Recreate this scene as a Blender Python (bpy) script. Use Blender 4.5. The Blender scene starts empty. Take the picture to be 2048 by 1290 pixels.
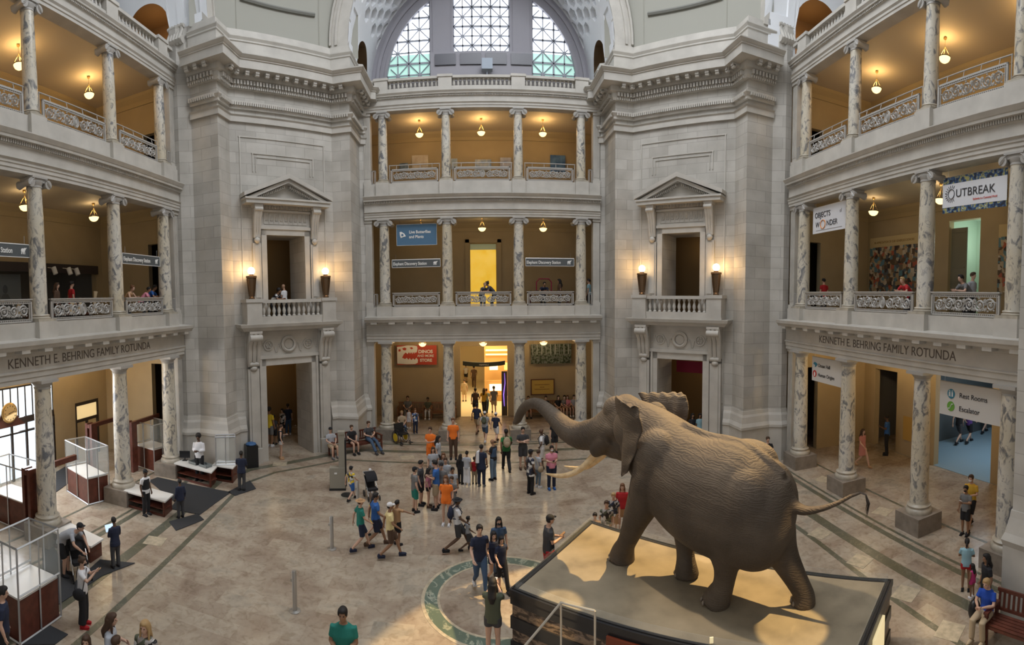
import bpy, math, random
from mathutils import Vector, Matrix
random.seed(7)
PI = math.pi
S = bpy.context.scene
COL = S.collection
# ------------------------------------------------------------------ camera (a swept cylindrical panorama, eye 7.06 m up on the gallery)
EYE = 7.06
F, X0, Y0 = 1000.0, 951.73, 643.55
PITCH, ROLL = math.radians(2.583), math.radians(0.567)
cp, sp, cr, sr = math.cos(PITCH), math.sin(PITCH), math.cos(ROLL), math.sin(ROLL)
R_ = Vector((cr, -sr*sp, -sr*cp)); U_ = Vector((sr, cr*sp, cr*cp)); F_ = Vector((0, cp, -sp))
cam = bpy.data.cameras.new('camera')
cam.type = 'PANO'
cam.panorama_type = 'CENTRAL_CYLINDRICAL'
cam.central_cylindrical_radius = 1.0
cam.central_cylindrical_range_u_min = (0 - X0) / F
cam.central_cylindrical_range_u_max = (2048 - X0) / F
cam.central_cylindrical_range_v_min = -(1290 - Y0) / F
cam.central_cylindrical_range_v_max = Y0 / F
cam.clip_end = 500
co = bpy.data.objects.new('camera', cam)
co.matrix_world = Matrix(((R_.x, U_.x, -F_.x, 0), (R_.y, U_.y, -F_.y, 0), (R_.z, U_.z, -F_.z, EYE), (0, 0, 0, 1)))
COL.objects.link(co); S.camera = co
# ------------------------------------------------------------------ light of the place
S.view_settings.view_transform = 'Standard'
S.view_settings.look = 'None'
S.view_settings.exposure = -0.12
S.view_settings.gamma = 1.0
try: S.cycles.max_bounces = 6; S.cycles.caustics_reflective = False; S.cycles.caustics_refractive = False
except Exception: pass
w = bpy.data.worlds.new('daylight'); S.world = w; w.use_nodes = True
wb = w.node_tree.nodes['Background']; wb.inputs[0].default_value = (0.90, 0.94, 1.0, 1); wb.inputs[1].default_value = 1.0

def lamp(name, kind, loc, energy, color, size=0.2, target=None, angle=60, blend=0.3):
    l = bpy.data.lights.new(name, kind); l.energy = energy; l.color = color
    if kind == 'AREA': l.size = size
    elif kind == 'SUN': l.angle = size
    else: l.shadow_soft_size = size
    if kind == 'SPOT': l.spot_size = math.radians(angle); l.spot_blend = blend
    o = bpy.data.objects.new(name, l); o.location = loc
    if target is not None:
        o.rotation_euler = (Vector(target) - Vector(loc)).to_track_quat('-Z', 'Y').to_euler()
    COL.objects.link(o); return o
WARM = (1.0, 0.72, 0.38)
lamp('dome_daylight', 'AREA', (2.0, 13.0, 27.0), 2600, (0.93, 0.96, 1.0), 9.0, (1, 12, 0))

lamp('elephant_spot', 'SPOT', (12.0, 15.0, 17.5), 30000, (1.0, 0.68, 0.30), 0.10, (3.0, 9.6, 1.3), 21, 0.12)
lamp('elephant_spot', 'SPOT', (-2.0, 16.5, 19.0), 9000, (1.0, 0.80, 0.55), 0.25, (4.4, 8.6, 3.8), 17, 0.6)
lamp('elephant_spot', 'SPOT', (7.6, 4.2, 19.5), 26000, (1.0, 0.70, 0.32), 0.06, (5.15, 6.85, 1.3), 4.0, 0.2)
lamp('elephant_spot', 'SPOT', (-1.5, 3.0, 19.0), 26000, (1.0, 0.74, 0.40), 0.06, (1.5, 9.05, 1.3), 3.0, 0.4)

# ------------------------------------------------------------------ helpers
def px_ray(x, y):
    a = (x - X0) / F; v = (Y0 - y) / F
    return R_ * math.sin(a) + F_ * math.cos(a) + U_ * v
def ground(x, y, z=0.0):
    d = px_ray(x, y); t = (z - EYE) / d.z
    return Vector((d.x*t, d.y*t, z))

_M = {}
def mat(name, col=(0.8, 0.8, 0.8), rough=0.6, metal=0.0, emit=None, es=0.0, bump=0.0, bscale=30, alpha=None, trans=0.0, var=0.0, vs=8.0):
    if name in _M: return _M[name]
    m = bpy.data.materials.new(name); m.use_nodes = True; n = m.node_tree.nodes; l = m.node_tree.links
    b = n['Principled BSDF']
    b.inputs['Base Color'].default_value = (*col, 1); b.inputs['Roughness'].default_value = rough; b.inputs['Metallic'].default_value = metal
    if emit: b.inputs['Emission Color'].default_value = (*emit, 1); b.inputs['Emission Strength'].default_value = es
    if alpha is not None: b.inputs['Alpha'].default_value = alpha
    if trans: b.inputs['Transmission Weight'].default_value = trans
    if bump or var:
        g = n.new('ShaderNodeNewGeometry'); t = n.new('ShaderNodeTexNoise'); t.inputs['Scale'].default_value = bscale if bump else vs; t.inputs['Detail'].default_value = 4
        l.new(g.outputs['Position'], t.inputs['Vector'])
        if bump:
            bp = n.new('ShaderNodeBump'); bp.inputs['Strength'].default_value = bump; bp.inputs['Distance'].default_value = 0.02
            l.new(t.outputs['Fac'], bp.inputs['Height']); l.new(bp.outputs['Normal'], b.inputs['Normal'])
        if var:
            t2 = n.new('ShaderNodeTexNoise'); t2.inputs['Scale'].default_value = vs; t2.inputs['Detail'].default_value = 3
            l.new(g.outputs['Position'], t2.inputs['Vector'])
            r = n.new('ShaderNodeValToRGB'); e = r.color_ramp.elements
            e[0].position = 0.3; e[1].position = 0.7
            e[0].color = (*[c*(1-var) for c in col], 1); e[1].color = (*[min(1, c*(1+var)) for c in col], 1)
            l.new(t2.outputs['Fac'], r.inputs['Fac']); l.new(r.outputs['Color'], b.inputs['Base Color'])
    _M[name] = m; return m

def ramp(n, stops):
    r = n.new('ShaderNodeValToRGB'); e = r.color_ramp.elements
    while len(e) < len(stops): e.new(0.5)
    for i, (p, c) in enumerate(stops): e[i].position = p; e[i].color = (*c, 1)
    return r

def stone_mat(name, c1, c2, bw=1.1, bh=0.55, mortar=(0.27, 0.25, 0.225), horizontal=False, msz=0.012, rough=0.6):
    """ashlar / paving: brick pattern laid along the surface, with cloudy tone shifts per block"""
    if name in _M: return _M[name]
    m = bpy.data.materials.new(name); m.use_nodes = True; n = m.node_tree.nodes; l = m.node_tree.links; b = n['Principled BSDF']
    g = n.new('ShaderNodeNewGeometry')
    if not horizontal:
        cr_ = n.new('ShaderNodeVectorMath'); cr_.operation = 'CROSS_PRODUCT'; cr_.inputs[0].default_value = (0, 0, 1); l.new(g.outputs['Normal'], cr_.inputs[1])
        dt = n.new('ShaderNodeVectorMath'); dt.operation = 'DOT_PRODUCT'; l.new(cr_.outputs[0], dt.inputs[0]); l.new(g.outputs['Position'], dt.inputs[1])
        sx = n.new('ShaderNodeSeparateXYZ'); l.new(g.outputs['Position'], sx.inputs[0])
        cx = n.new('ShaderNodeCombineXYZ'); l.new(dt.outputs['Value'], cx.inputs[0]); l.new(sx.outputs['Z'], cx.inputs[1]); vec = cx.outputs[0]
    else: vec = g.outputs['Position']
    br = n.new('ShaderNodeTexBrick'); l.new(vec, br.inputs['Vector']); br.inputs['Scale'].default_value = 1.0
    br.inputs['Brick Width'].default_value = bw; br.inputs['Row Height'].default_value = bh; br.inputs['Mortar Size'].default_value = msz
    br.inputs['Mortar Smooth'].default_value = 0.3
    br.inputs['Color1'].default_value = (*c1, 1); br.inputs['Color2'].default_value = (*c2, 1); br.inputs['Mortar'].default_value = (*mortar, 1)
    t = n.new('ShaderNodeTexNoise'); t.inputs['Scale'].default_value = 0.9; t.inputs['Detail'].default_value = 6; l.new(g.outputs['Position'], t.inputs['Vector'])
    r = ramp(n, [(0.3, (0.80, 0.79, 0.77)), (0.7, (1.1, 1.1, 1.1))]); l.new(t.outputs['Fac'], r.inputs['Fac'])
    mx = n.new('ShaderNodeMix'); mx.data_type = 'RGBA'; mx.blend_type = 'MULTIPLY'; mx.inputs[0].default_value = 1
    l.new(br.outputs['Color'], mx.inputs[6]); l.new(r.outputs['Color'], mx.inputs[7]); l.new(mx.outputs[2], b.inputs['Base Color'])
    bp = n.new('ShaderNodeBump'); bp.inputs['Strength'].default_value = 0.18; bp.inputs['Distance'].default_value = 0.01; bp.invert = True
    l.new(br.outputs['Fac'], bp.inputs['Height']); l.new(bp.outputs['Normal'], b.inputs['Normal'])
    b.inputs['Roughness'].default_value = rough
    _M[name] = m; return m

def floor_mat():
    m = bpy.data.materials.new('floor_marble'); m.use_nodes = True; n = m.node_tree.nodes; l = m.node_tree.links; b = n['Principled BSDF']
    g = n.new('ShaderNodeNewGeometry')
    br = n.new('ShaderNodeTexBrick'); l.new(g.outputs['Position'], br.inputs['Vector']); br.inputs['Scale'].default_value = 1.0
    br.inputs['Brick Width'].default_value = 0.92; br.inputs['Row Height'].default_value = 0.5; br.inputs['Mortar Size'].default_value = 0.004
    br.inputs['Color1'].default_value = (0.0, 0, 0, 1); br.inputs['Color2'].default_value = (1, 1, 1, 1); br.inputs['Mortar'].default_value = (0.2, 0.2, 0.2, 1)
    t = n.new('ShaderNodeTexNoise'); t.inputs['Scale'].default_value = 0.8; t.inputs['Detail'].default_value = 8; t.inputs['Roughness'].default_value = 0.6
    t.inputs['Distortion'].default_value = 0.6; l.new(g.outputs['Position'], t.inputs['Vector'])
    a = n.new('ShaderNodeMath'); a.operation = 'MULTIPLY_ADD'; l.new(br.outputs['Color'], a.inputs[0]); a.inputs[1].default_value = 0.20; l.new(t.outputs['Fac'], a.inputs[2])
    r = ramp(n, [(0.34, (0.25, 0.185, 0.138)), (0.47, (0.32, 0.252, 0.192)), (0.58, (0.37, 0.305, 0.235)), (0.68, (0.43, 0.365, 0.285)), (0.80, (0.33, 0.292, 0.236))])
    l.new(a.outputs[0], r.inputs['Fac'])
    t2 = n.new('ShaderNodeTexNoise'); t2.inputs['Scale'].default_value = 5; t2.inputs['Detail'].default_value = 8; t2.inputs['Distortion'].default_value = 1.2; l.new(g.outputs['Position'], t2.inputs['Vector'])
    r2 = ramp(n, [(0.34, (0.80, 0.77, 0.73)), (0.5, (1, 1, 1)), (0.68, (1.05, 1.04, 1.02))]); l.new(t2.outputs['Fac'], r2.inputs['Fac'])
    mx = n.new('ShaderNodeMix'); mx.data_type = 'RGBA'; mx.blend_type = 'MULTIPLY'; mx.inputs[0].default_value = 0.9
    l.new(r.outputs['Color'], mx.inputs[6]); l.new(r2.outputs['Color'], mx.inputs[7]); l.new(mx.outputs[2], b.inputs['Base Color'])
    b.inputs['Roughness'].default_value = 0.26; b.inputs['Specular IOR Level'].default_value = 0.45
    return m

def marble_mat(name, base, mid, vein, scale=2.2, rough=0.3, stretch=1.0, lo=0.40):
    m = bpy.data.materials.new(name); m.use_nodes = True; n = m.node_tree.nodes; l = m.node_tree.links; b = n['Principled BSDF']
    g = n.new('ShaderNodeNewGeometry'); mp = n.new('ShaderNodeMapping'); mp.inputs['Scale'].default_value = (1, 1, stretch); l.new(g.outputs['Position'], mp.inputs['Vector'])
    oi = n.new('ShaderNodeObjectInfo'); l.new(oi.outputs['Random'], mp.inputs['Location'])
    t = n.new('ShaderNodeTexNoise'); t.inputs['Scale'].default_value = scale; t.inputs['Detail'].default_value = 9; t.inputs['Roughness'].default_value = 0.62; t.inputs['Distortion'].default_value = 0.9
    l.new(mp.outputs[0], t.inputs['Vector'])
    r = ramp(n, [(lo-0.06, vein), (lo, mid), (lo+0.045, base), (0.58, base), (0.62, mid), (0.66, base)])
    l.new(t.outputs['Fac'], r.inputs['Fac'])
    t2 = n.new('ShaderNodeTexNoise'); t2.inputs['Scale'].default_value = 0.8; l.new(mp.outputs[0], t2.inputs['Vector'])
    r2 = ramp(n, [(0.35, (0.90, 0.84, 0.72)), (0.65, (1, 1, 1))]); l.new(t2.outputs['Fac'], r2.inputs['Fac'])
    mx = n.new('ShaderNodeMix'); mx.data_type = 'RGBA'; mx.blend_type = 'MULTIPLY'; mx.inputs[0].default_value = 1
    l.new(r.outputs['Color'], mx.inputs[6]); l.new(r2.outputs['Color'], mx.inputs[7]); l.new(mx.outputs[2], b.inputs['Base Color'])
    b.inputs['Roughness'].default_value = rough
    _M[name] = m; return m

class MB:
    def __init__(s): s.v = []; s.f = []; s.m = []; s.mi = 0
    def add(s, vs, fs):
        n = len(s.v); s.v += [tuple(v) for v in vs]
        for f in fs: s.f.append(tuple(i+n for i in f)); s.m.append(s.mi)
        return s
    def obox(s, o, ax, ay, az, a, b, c):
        """box spanned from point o along ax,ay,az over ranges a,b,c"""
        o = Vector(o); ax = Vector(ax); ay = Vector(ay); az = Vector(az)
        vs = [o + ax*a[i] + ay*b[j] + az*c[k] for k in (0, 1) for j in (0, 1) for i in (0, 1)]
        return s.add(vs, [(0, 2, 3, 1), (4, 5, 7, 6), (0, 1, 5, 4), (2, 6, 7, 3), (0, 4, 6, 2), (1, 3, 7, 5)])
    def box(s, x0, x1, y0, y1, z0, z1):
        return s.obox((0, 0, 0), (1, 0, 0), (0, 1, 0), (0, 0, 1), (x0, x1), (y0, y1), (z0, z1))
    def prism(s, pts, z0, z1):
        n = len(pts); vs = [(x, y, z0) for x, y in pts] + [(x, y, z1) for x, y in pts]
        return s.add(vs, [tuple(range(n-1, -1, -1)), tuple(range(n, 2*n))] + [(i, (i+1) % n, n+(i+1) % n, n+i) for i in range(n)])
    def poly3(s, pts, off):
        """flat polygon thickened by vector off"""
        n = len(pts); pts = [Vector(p) for p in pts]; off = Vector(off)
        return s.add(pts + [p+off for p in pts], [tuple(range(n-1, -1, -1)), tuple(range(n, 2*n))] + [(i, (i+1) % n, n+(i+1) % n, n+i) for i in range(n)])
    def lathe(s, prof, c=(0, 0, 0), n=16, ax=None, sq=1.0):
        cx, cy, cz = c; vs = []; fs = []; k = len(prof)
        for (r, z) in prof:
            for i in range(n):
                a = 2*PI*i/n; vs.append(Vector((r*math.cos(a), r*math.sin(a)*sq, z)))
        if ax is not None:
            q = Vector((0, 0, 1)).rotation_difference(Vector(ax)); vs = [q @ v for v in vs]
        vs = [v + Vector(c) for v in vs]
        for j in range(k-1):
            for i in range(n): fs.append((j*n+i, j*n+(i+1) % n, (j+1)*n+(i+1) % n, (j+1)*n+i))
        fs.append(tuple(range(n-1, -1, -1))); fs.append(tuple(range((k-1)*n, k*n)))
        return s.add(vs, fs)
    def tube(s, pts, rs, n=8, flat=1.0, up=None):
        pts = [Vector(p) for p in pts]; k = len(pts)
        if not hasattr(rs, '__len__'): rs = [rs]*k
        d0 = (pts[1]-pts[0]).normalized(); ref = Vector(up) if up else (Vector((0, 0, 1)) if abs(d0.z) < 0.9 else Vector((1, 0, 0)))
        vs = []; fs = []
        for j, p in enumerate(pts):
            d = (pts[min(j+1, k-1)] - pts[max(j-1, 0)]).normalized()
            a = d.cross(ref)
            if a.length < 1e-5: a = d.orthogonal()
            a.normalize(); b = a.cross(d).normalized()
            if not up: ref = b
            for i in range(n):
                t = 2*PI*i/n; vs.append(p + a*(rs[j]*math.cos(t)) + b*(rs[j]*flat*math.sin(t)))
        for j in range(k-1):
            for i in range(n): fs.append((j*n+i, j*n+(i+1) % n, (j+1)*n+(i+1) % n, (j+1)*n+i))
        fs.append(tuple(range(n-1, -1, -1))); fs.append(tuple(range((k-1)*n, k*n)))
        return s.add(vs, fs)
    def ell(s, c, r, n=12, m=8, q=None):
        vs = []; fs = []
        for j in range(1, m):
            p = PI*j/m
            for i in range(n):
                a = 2*PI*i/n; vs.append(Vector((r[0]*math.sin(p)*math.cos(a), r[1]*math.sin(p)*math.sin(a), -r[2]*math.cos(p))))
        vs += [Vector((0, 0, -r[2])), Vector((0, 0, r[2]))]
        if q is not None: vs = [q @ v for v in vs]
        vs = [v + Vector(c) for v in vs]
        for j in range(m-2):
            for i in range(n): fs.append((j*n+i, j*n+(i+1) % n, (j+1)*n+(i+1) % n, (j+1)*n+i))
        b = (m-1)*n
        for i in range(n): fs.append(((i+1) % n, i, b)); fs.append(((m-2)*n+i, (m-2)*n+(i+1) % n, b+1))
        return s.add(vs, fs)
    def sweep(s, path, prof, closed=False):
        """profile (out, z) swept along a plan polyline; out is to the right of travel"""
        P = [Vector((x, y)) for x, y in path]; k = len(P); nrm = []
        for i in range(k):
            ds = []
            if i > 0 or closed: ds.append((P[i]-P[i-1]).normalized())
            if i < k-1 or closed: ds.append((P[(i+1) % k]-P[i]).normalized())
            ns = [Vector((d.y, -d.x)) for d in ds]
            if len(ns) == 1: nrm.append(ns[0])
            else:
                m = (ns[0]+ns[1]).normalized(); nrm.append(m / max(0.35, m.dot(ns[0])))
        vs = []; fs = []; q = len(prof)
        for i in range(k):
            for (o, z) in prof: vs.append((P[i].x+nrm[i].x*o, P[i].y+nrm[i].y*o, z))
        for i in range(k if closed else k-1):
            a = i*q; b = ((i+1) % k)*q
            for j in range(q): jj = (j+1) % q; fs.append((a+j, b+j, b+jj, a+jj))
        if not closed: fs.append(tuple(range(q))); fs.append(tuple(range(k*q-1, (k-1)*q-1, -1)))
        return s.add(vs, fs)
    def build(s, name, mats, parent=None, M=None, smooth=False):
        me = bpy.data.meshes.new(name); me.from_pydata(s.v, [], s.f)
        if not isinstance(mats, (list, tuple)): mats = [mats]
        for m in mats: me.materials.append(m)
        if len(mats) > 1: me.polygons.foreach_set('material_index', s.m)
        import bmesh
        bm = bmesh.new(); bm.from_mesh(me); bmesh.ops.recalc_face_normals(bm, faces=bm.faces); bm.to_mesh(me); bm.free()
        if smooth:
            me.polygons.foreach_set('use_smooth', [True]*len(me.polygons))
            me.set_sharp_from_angle(angle=math.radians(40)) if smooth != 2 else None
        o = bpy.data.objects.new(name, me); COL.objects.link(o)
        if parent: o.parent = parent
        if M is not None: o.matrix_world = M
        return o

def tag(o, label=None, cat=None, group=None, kind=None):
    if label: o['label'] = label
    if cat: o['category'] = cat
    if group: o['group'] = group
    if kind: o['kind'] = kind
    return o
def struct(o): o['kind'] = 'structure'; return o
def empty(name, loc=(0, 0, 0), rz=0.0, label=None, cat=None, group=None, M=None):
    o = bpy.data.objects.new(name, None); COL.objects.link(o); o.empty_display_size = 0.1
    if M is not None: o.matrix_world = M
    else: o.location = loc; o.rotation_euler = (0, 0, rz)
    return tag(o, label, cat, group)
KIDS = {}
def copy_tree(o, parent=None):
    c = o.copy(); COL.objects.link(c); c.parent = parent
    for ch in list(o.children): copy_tree(ch, c)
    return c
def text(body, size, o, right, up, m, name='lettering', parent=None, align='LEFT', ext=0.006, sx=1.0, M=None, bold=0.0):
    cu = bpy.data.curves.new(name, 'FONT'); cu.body = body; cu.size = size; cu.align_x = align; cu.extrude = ext; cu.offset = bold
    t = bpy.data.objects.new(name, cu); COL.objects.link(t)
    dg = bpy.context.evaluated_depsgraph_get(); me = bpy.data.meshes.new_from_object(t.evaluated_get(dg)); bpy.data.objects.remove(t)
    r = Vector(right).normalized(); u = Vector(up).normalized(); nn = r.cross(u)
    me.transform(Matrix(((r.x*sx, u.x, nn.x, o[0]), (r.y*sx, u.y, nn.y, o[1]), (r.z*sx, u.z, nn.z, o[2]), (0, 0, 0, 1))))
    me.materials.clear(); me.materials.append(m); me.name = name
    ob = bpy.data.objects.new(name, me); COL.objects.link(ob)
    if parent: ob.parent = parent
    if M is not None: ob.matrix_world = M
    return ob

# materials
STONE = stone_mat('limestone_ashlar', (0.52, 0.50, 0.46), (0.43, 0.41, 0.375), 0.95, 0.47, (0.36, 0.34, 0.31))
PLAIN = mat('limestone_smooth', (0.50, 0.475, 0.43), 0.55, var=0.10, vs=1.7)
GREY = mat('grey_stone', (0.36, 0.345, 0.315), 0.5, var=0.12, vs=3)
PLINTH = mat('plinth_marble', (0.24, 0.205, 0.17), 0.4, var=0.2, vs=4)
PLAST = mat('vault_plaster', (0.82, 0.84, 0.87), 0.7)
DRUM = mat('pendentive_plaster', (0.35, 0.345, 0.30), 0.7)
OCHRE = mat('ochre_wall', (0.43, 0.34, 0.205), 0.7, var=0.06, vs=0.8)
CEIL = mat('gallery_ceiling', (0.60, 0.52, 0.40), 0.7)
FLOOR = floor_mat()
GREEN = marble_mat('green_marble', (0.115, 0.118, 0.088), (0.20, 0.19, 0.145), (0.06, 0.068, 0.052), 3.5, 0.3)
CREAM = mat('cream_marble', (0.47, 0.40, 0.29), 0.3, var=0.25, vs=7)
COLM = marble_mat('column_marble', (0.62, 0.59, 0.52), (0.36, 0.345, 0.325), (0.17, 0.18, 0.20), 4.0, 0.3, 0.6, 0.43)
WOODM = mat('cherry_wood', (0.115, 0.034, 0.021), 0.35, var=0.25, vs=6)
DKWOOD = mat('dark_wood', (0.075, 0.025, 0.015), 0.35)
BLACK = mat('black_paint', (0.012, 0.013, 0.015), 0.35)
BRONZE = mat('bronze', (0.16, 0.10, 0.055), 0.35, 0.7)
STEEL = mat('brushed_steel', (0.50, 0.49, 0.47), 0.35, 0.8)
WHITE = mat('white_top', (0.78, 0.77, 0.74), 0.35)
DARK = mat('dark_recess', (0.03, 0.022, 0.015), 0.8)
GLASS = mat('clear_glass', (0.9, 0.97, 0.95), 0.03, alpha=0.07)
mat('screen_glow', (0.7, 0.85, 1), 0.4, emit=(0.55, 0.75, 1.0), es=0.9)
GLOW = mat('lamp_glow', (1, 0.85, 0.5), 0.5, emit=(1.0, 0.74, 0.30), es=2.6)
RAILM = mat('cast_railing', (0.40, 0.385, 0.36), 0.45)
# ------------------------------------------------------------------ plan frames: u right, v away from the hall, z up
def frame(o, u):
    u = Vector((u[0], u[1], 0)).normalized(); v = Vector((-u.y, u.x, 0))
    return Matrix(((u.x, v.x, 0, o[0]), (u.y, v.y, 0, o[1]), (0, 0, 1, 0), (0, 0, 0, 1)))
CX = 0.39
MC = frame((CX, 25.0), (1, 0))
ML = frame((-11.84, 11.77), (-0.054, 0.9985))
MR = frame((12.335, 11.575), (-0.1045, -0.9945))
GAL = {'center': (MC, [-4.945, -1.78, 1.78, 4.945], 5.9), 'left': (ML, [-5.24, -1.93, 1.93, 5.24], 6.2), 'right': (MR, [-5.27, -1.93, 1.9, 5.25], 6.2)}
BV = 4.8
def on_v(M, x, y, v):
    """local (u, z) where the sight line through photo pixel x,y meets the plane v of a frame"""
    I = M.inverted(); d = I.to_3x3() @ px_ray(x, y); o = I @ Vector((0, 0, EYE)); t = (v-o.y)/d.y; p = o+d*t
    return p.x, p.z

# floor
m = MB(); m.box(-30, 30, -4, 46, -0.3, 0)
struct(m.build('floor', FLOOR))

# ------------------------------------------------------------------ piers
PL = [(-12.15, 17.98), (-11.85, 17.98), (-11.39, 18.3), (-10.11, 18.3), (-10.11, 19.29), (-6.61, 22.91), (-5.73, 22.91), (-5.73, 24.8), (-5.51, 24.9), (-5.51, 25.4)]
PR = [(0.811-x, y) for x, y in PL][::-1]
PK, PZ = 1.04, -0.28            # the pier mouldings are drawn at 1/1.04 size and start just below the paving
def zm(prof): return [(o*PK, z*PK+PZ) for o, z in prof]
def wall_ops(mb, p, q, z0, z1, th, ops=()):
    """wall slab from p to q; ops = (s0, s1, za, zb) openings measured from p"""
    p = Vector((*p, 0)); q = Vector((*q, 0)); L = (q-p).length; d = (q-p)/L; nb = Vector((-d.y, d.x, 0)); up = Vector((0, 0, 1))
    cuts = sorted({0.0, L, *[a for o in ops for a in o[:2]]})
    for a, b in zip(cuts, cuts[1:]):
        mid = (a+b)/2; z = z0
        for o in sorted([o for o in ops if o[0] < mid < o[1]], key=lambda o: o[2]):
            if o[2] > z: mb.obox(p, d, nb, up, (a, b), (0, th), (z, o[2]))
            z = o[3]
        if z < z1: mb.obox(p, d, nb, up, (a, b), (0, th), (z, z1))
def circ_pts(cx, cz, r, a0, a1, n): return [(cx+r*math.cos(a0+(a1-a0)*i/n), cz+r*math.sin(a0+(a1-a0)*i/n)) for i in range(n+1)]

def on_path(path, gap, start=0.0):
    """points every gap along a polyline: (pos, dir, right normal)"""
    out = []
    for a, b in zip(path, path[1:]):
        a = Vector(a); b = Vector(b); L = (b-a).length; d = (b-a)/L; k = max(1, int(L/gap)); st = L/k
        for i in range(k): out.append((a+d*(st*(i+0.5)), d, Vector((d.y, -d.x))))
    return out
def pier(side, P):
    i = 4                                   # the diagonal face runs P[i] -> P[i+1]
    A, B = Vector(P[i]), Vector(P[i+1]); L = (B-A).length; h = L/2
    m = MB()
    wall_ops(m, P[i], P[i+1], 0, 18.86, 1.6, [(h-1.13, h+1.13, 0, 4.28), (h-0.94, h+0.94, 6.17, 10.08)])
    slab = [(0, 0), (0, 18.86), (-0.3, 18.86), (-0.3, 0)]
    m.sweep(P[:i+1], slab); m.sweep(P[i+1:], slab)
    struct(m.build('wall_%s_pier' % side, STONE))
    d = (B-A)/L
    lo, hi = A + d*0.38, B - d*0.38
    m = MB()
    base = [(-0.05, 0), (0.16, 0), (0.16, 1.66), (0.20, 1.70), (0.20, 1.80), (0.13, 1.95), (0.09, 2.2), (0.05, 2.3), (0.03, 2.45), (-0.05, 2.45)]
    pa, pb = (list(P[:i+1])+[tuple(lo)]), ([tuple(hi)]+list(P[i+1:]))
    if side == 'right': pass
    m.sweep(pa, zm(base)); m.sweep(pb, zm(base))
    struct(m.build('trim_%s_pier_base' % side, PLAIN))
    Q = P[2:] if side == 'left' else P[:-2]
    m = MB()
    m.sweep(Q, zm([(-0.05, 14.6), (0.10, 14.6), (0.10, 14.82), (0.16, 14.88), (0.0, 14.95), (-0.05, 14.95)]))
    m.sweep(Q, zm([(-0.05, 15.12), (0.10, 15.12), (0.10, 15.22), (0.20, 15.36), (0.20, 15.42), (0.0, 15.46), (-0.05, 15.46)]))
    m.sweep(Q, zm([(-0.05, 15.92), (0.14, 15.92), (0.18, 16.04), (0.18, 16.22), (0.30, 16.28), (0.30, 16.5), (0.72, 16.52), (0.72, 16.84), (0.76, 16.86), (0.76, 16.89), (0.80, 16.92), (0.88, 17.01), (0.88, 17.05), (0.20, 17.16),
                (0.10, 17.3), (0.10, 17.86), (0.14, 17.88), (0.14, 17.94), (0.20, 18.04), (0.20, 18.08), (0.06, 18.14), (0.04, 18.4), (-0.05, 18.4)]))
    for p, dd, n in on_path(Q, 0.145):
        m.obox((p.x, p.y, PZ), (dd.x, dd.y, 0), (n.x*PK, n.y*PK, 0), (0, 0, PK), (-0.045, 0.045), (0.1, 0.31), (16.06, 16.22))
    for p, dd, n in on_path(Q, 0.10):
        m.obox((p.x, p.y, PZ), (dd.x, dd.y, 0), (n.x*PK, n.y*PK, 0), (0, 0, PK), (-0.035, 0.035), (0.1, 0.225), (15.24, 15.37))
        m.obox((p.x, p.y, PZ), (dd.x, dd.y, 0), (n.x*PK, n.y*PK, 0), (0, 0, PK), (-0.035, 0.035), (0.1, 0.22), (15.93, 16.03))
    for p, dd, n in on_path(Q, 0.42):
        v3 = (p.x, p.y, PZ); a3 = (dd.x, dd.y, 0); n3 = (n.x, n.y, 0)
        m.obox(v3, a3, n3, (0, 0, PK), (-0.085, 0.085), (0.2, 0.66), (16.40, 16.52))
        m.tube([Vector(v3)+Vector(a3)*(-0.085)+Vector(n3)*0.56+Vector((0, 0, 16.37*PK)), Vector(v3)+Vector(a3)*0.085+Vector(n3)*0.56+Vector((0, 0, 16.37*PK))], 0.075, 8)
    struct(m.build('trim_%s_pier_cornice' % side, PLAIN))
    # sunk panels drawn by narrow mouldings on the diagonal face
    M = frame(((A.x+B.x)/2, (A.y+B.y)/2), (d.x, d.y)) @ Matrix.Translation((0, 0, PZ)) @ Matrix.Scale(PK, 4)
    m = MB()
    for (hw, zt, zb, t) in ((1.98, 14.0, 2.6, 0.05), (1.42, 13.35, 12.6, 0.04), (1.28, 13.2, 12.6, 0.03)):
        m.box(-hw-t, hw+t, -0.035, 0, zt, zt+t)
        for s in (-1, 1): m.box(s*hw-t*0.5, s*hw+t*0.5, -0.035, 0, zb, zt)
    struct(m.build('trim_%s_pier_panel' % side, PLAIN, M=M))
    # lower door case
    root = empty('door_surround', M=M); struct(root)
    m = MB()
    for s in (-1, 1):
        x0, x1 = sorted((s*1.09, s*1.39)); m.box(x0, x1, -0.10, 0, 0, 4.7)
        x0, x1 = sorted((s*1.30, s*1.40)); m.box(x0, x1, -0.15, 0, 0, 4.75)
        x0, x1 = sorted((s*1.42, s*1.98)); m.box(x0, x1, -0.30, 0, 0, 0.9); m.box(x0+0.03, x1-0.03, -0.2, 0, 0.9, 4.3)
        x0, x1 = sorted((s*1.55, s*1.85)); m.box(x0, x1, -0.24, 0, 1.0, 4.2)
    m.box(-1.39, 1.39, -0.10, 0, 4.38, 4.68); m.box(-1.45, 1.45, -0.17, 0, 4.68, 4.82); m.box(-1.55, 1.55, -0.05, 0, 4.82, 5.72); m.box(-1.55, 1.55, -0.12, 0, 5.72, 5.9)
    m.build('door_case', PLAIN, root, smooth=False)
    m = MB()                                                        # carved wreath and rosettes
    m.tube([(0.30*math.cos(a), -0.09, 5.27+0.30*math.sin(a)) for a in [2*PI*k/24 for k in range(25)]], 0.075, 6)
    m.lathe([(0.2, 0), (0.2, 0.03)], (0, -0.05, 5.27), 20, (0, -1, 0))
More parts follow.
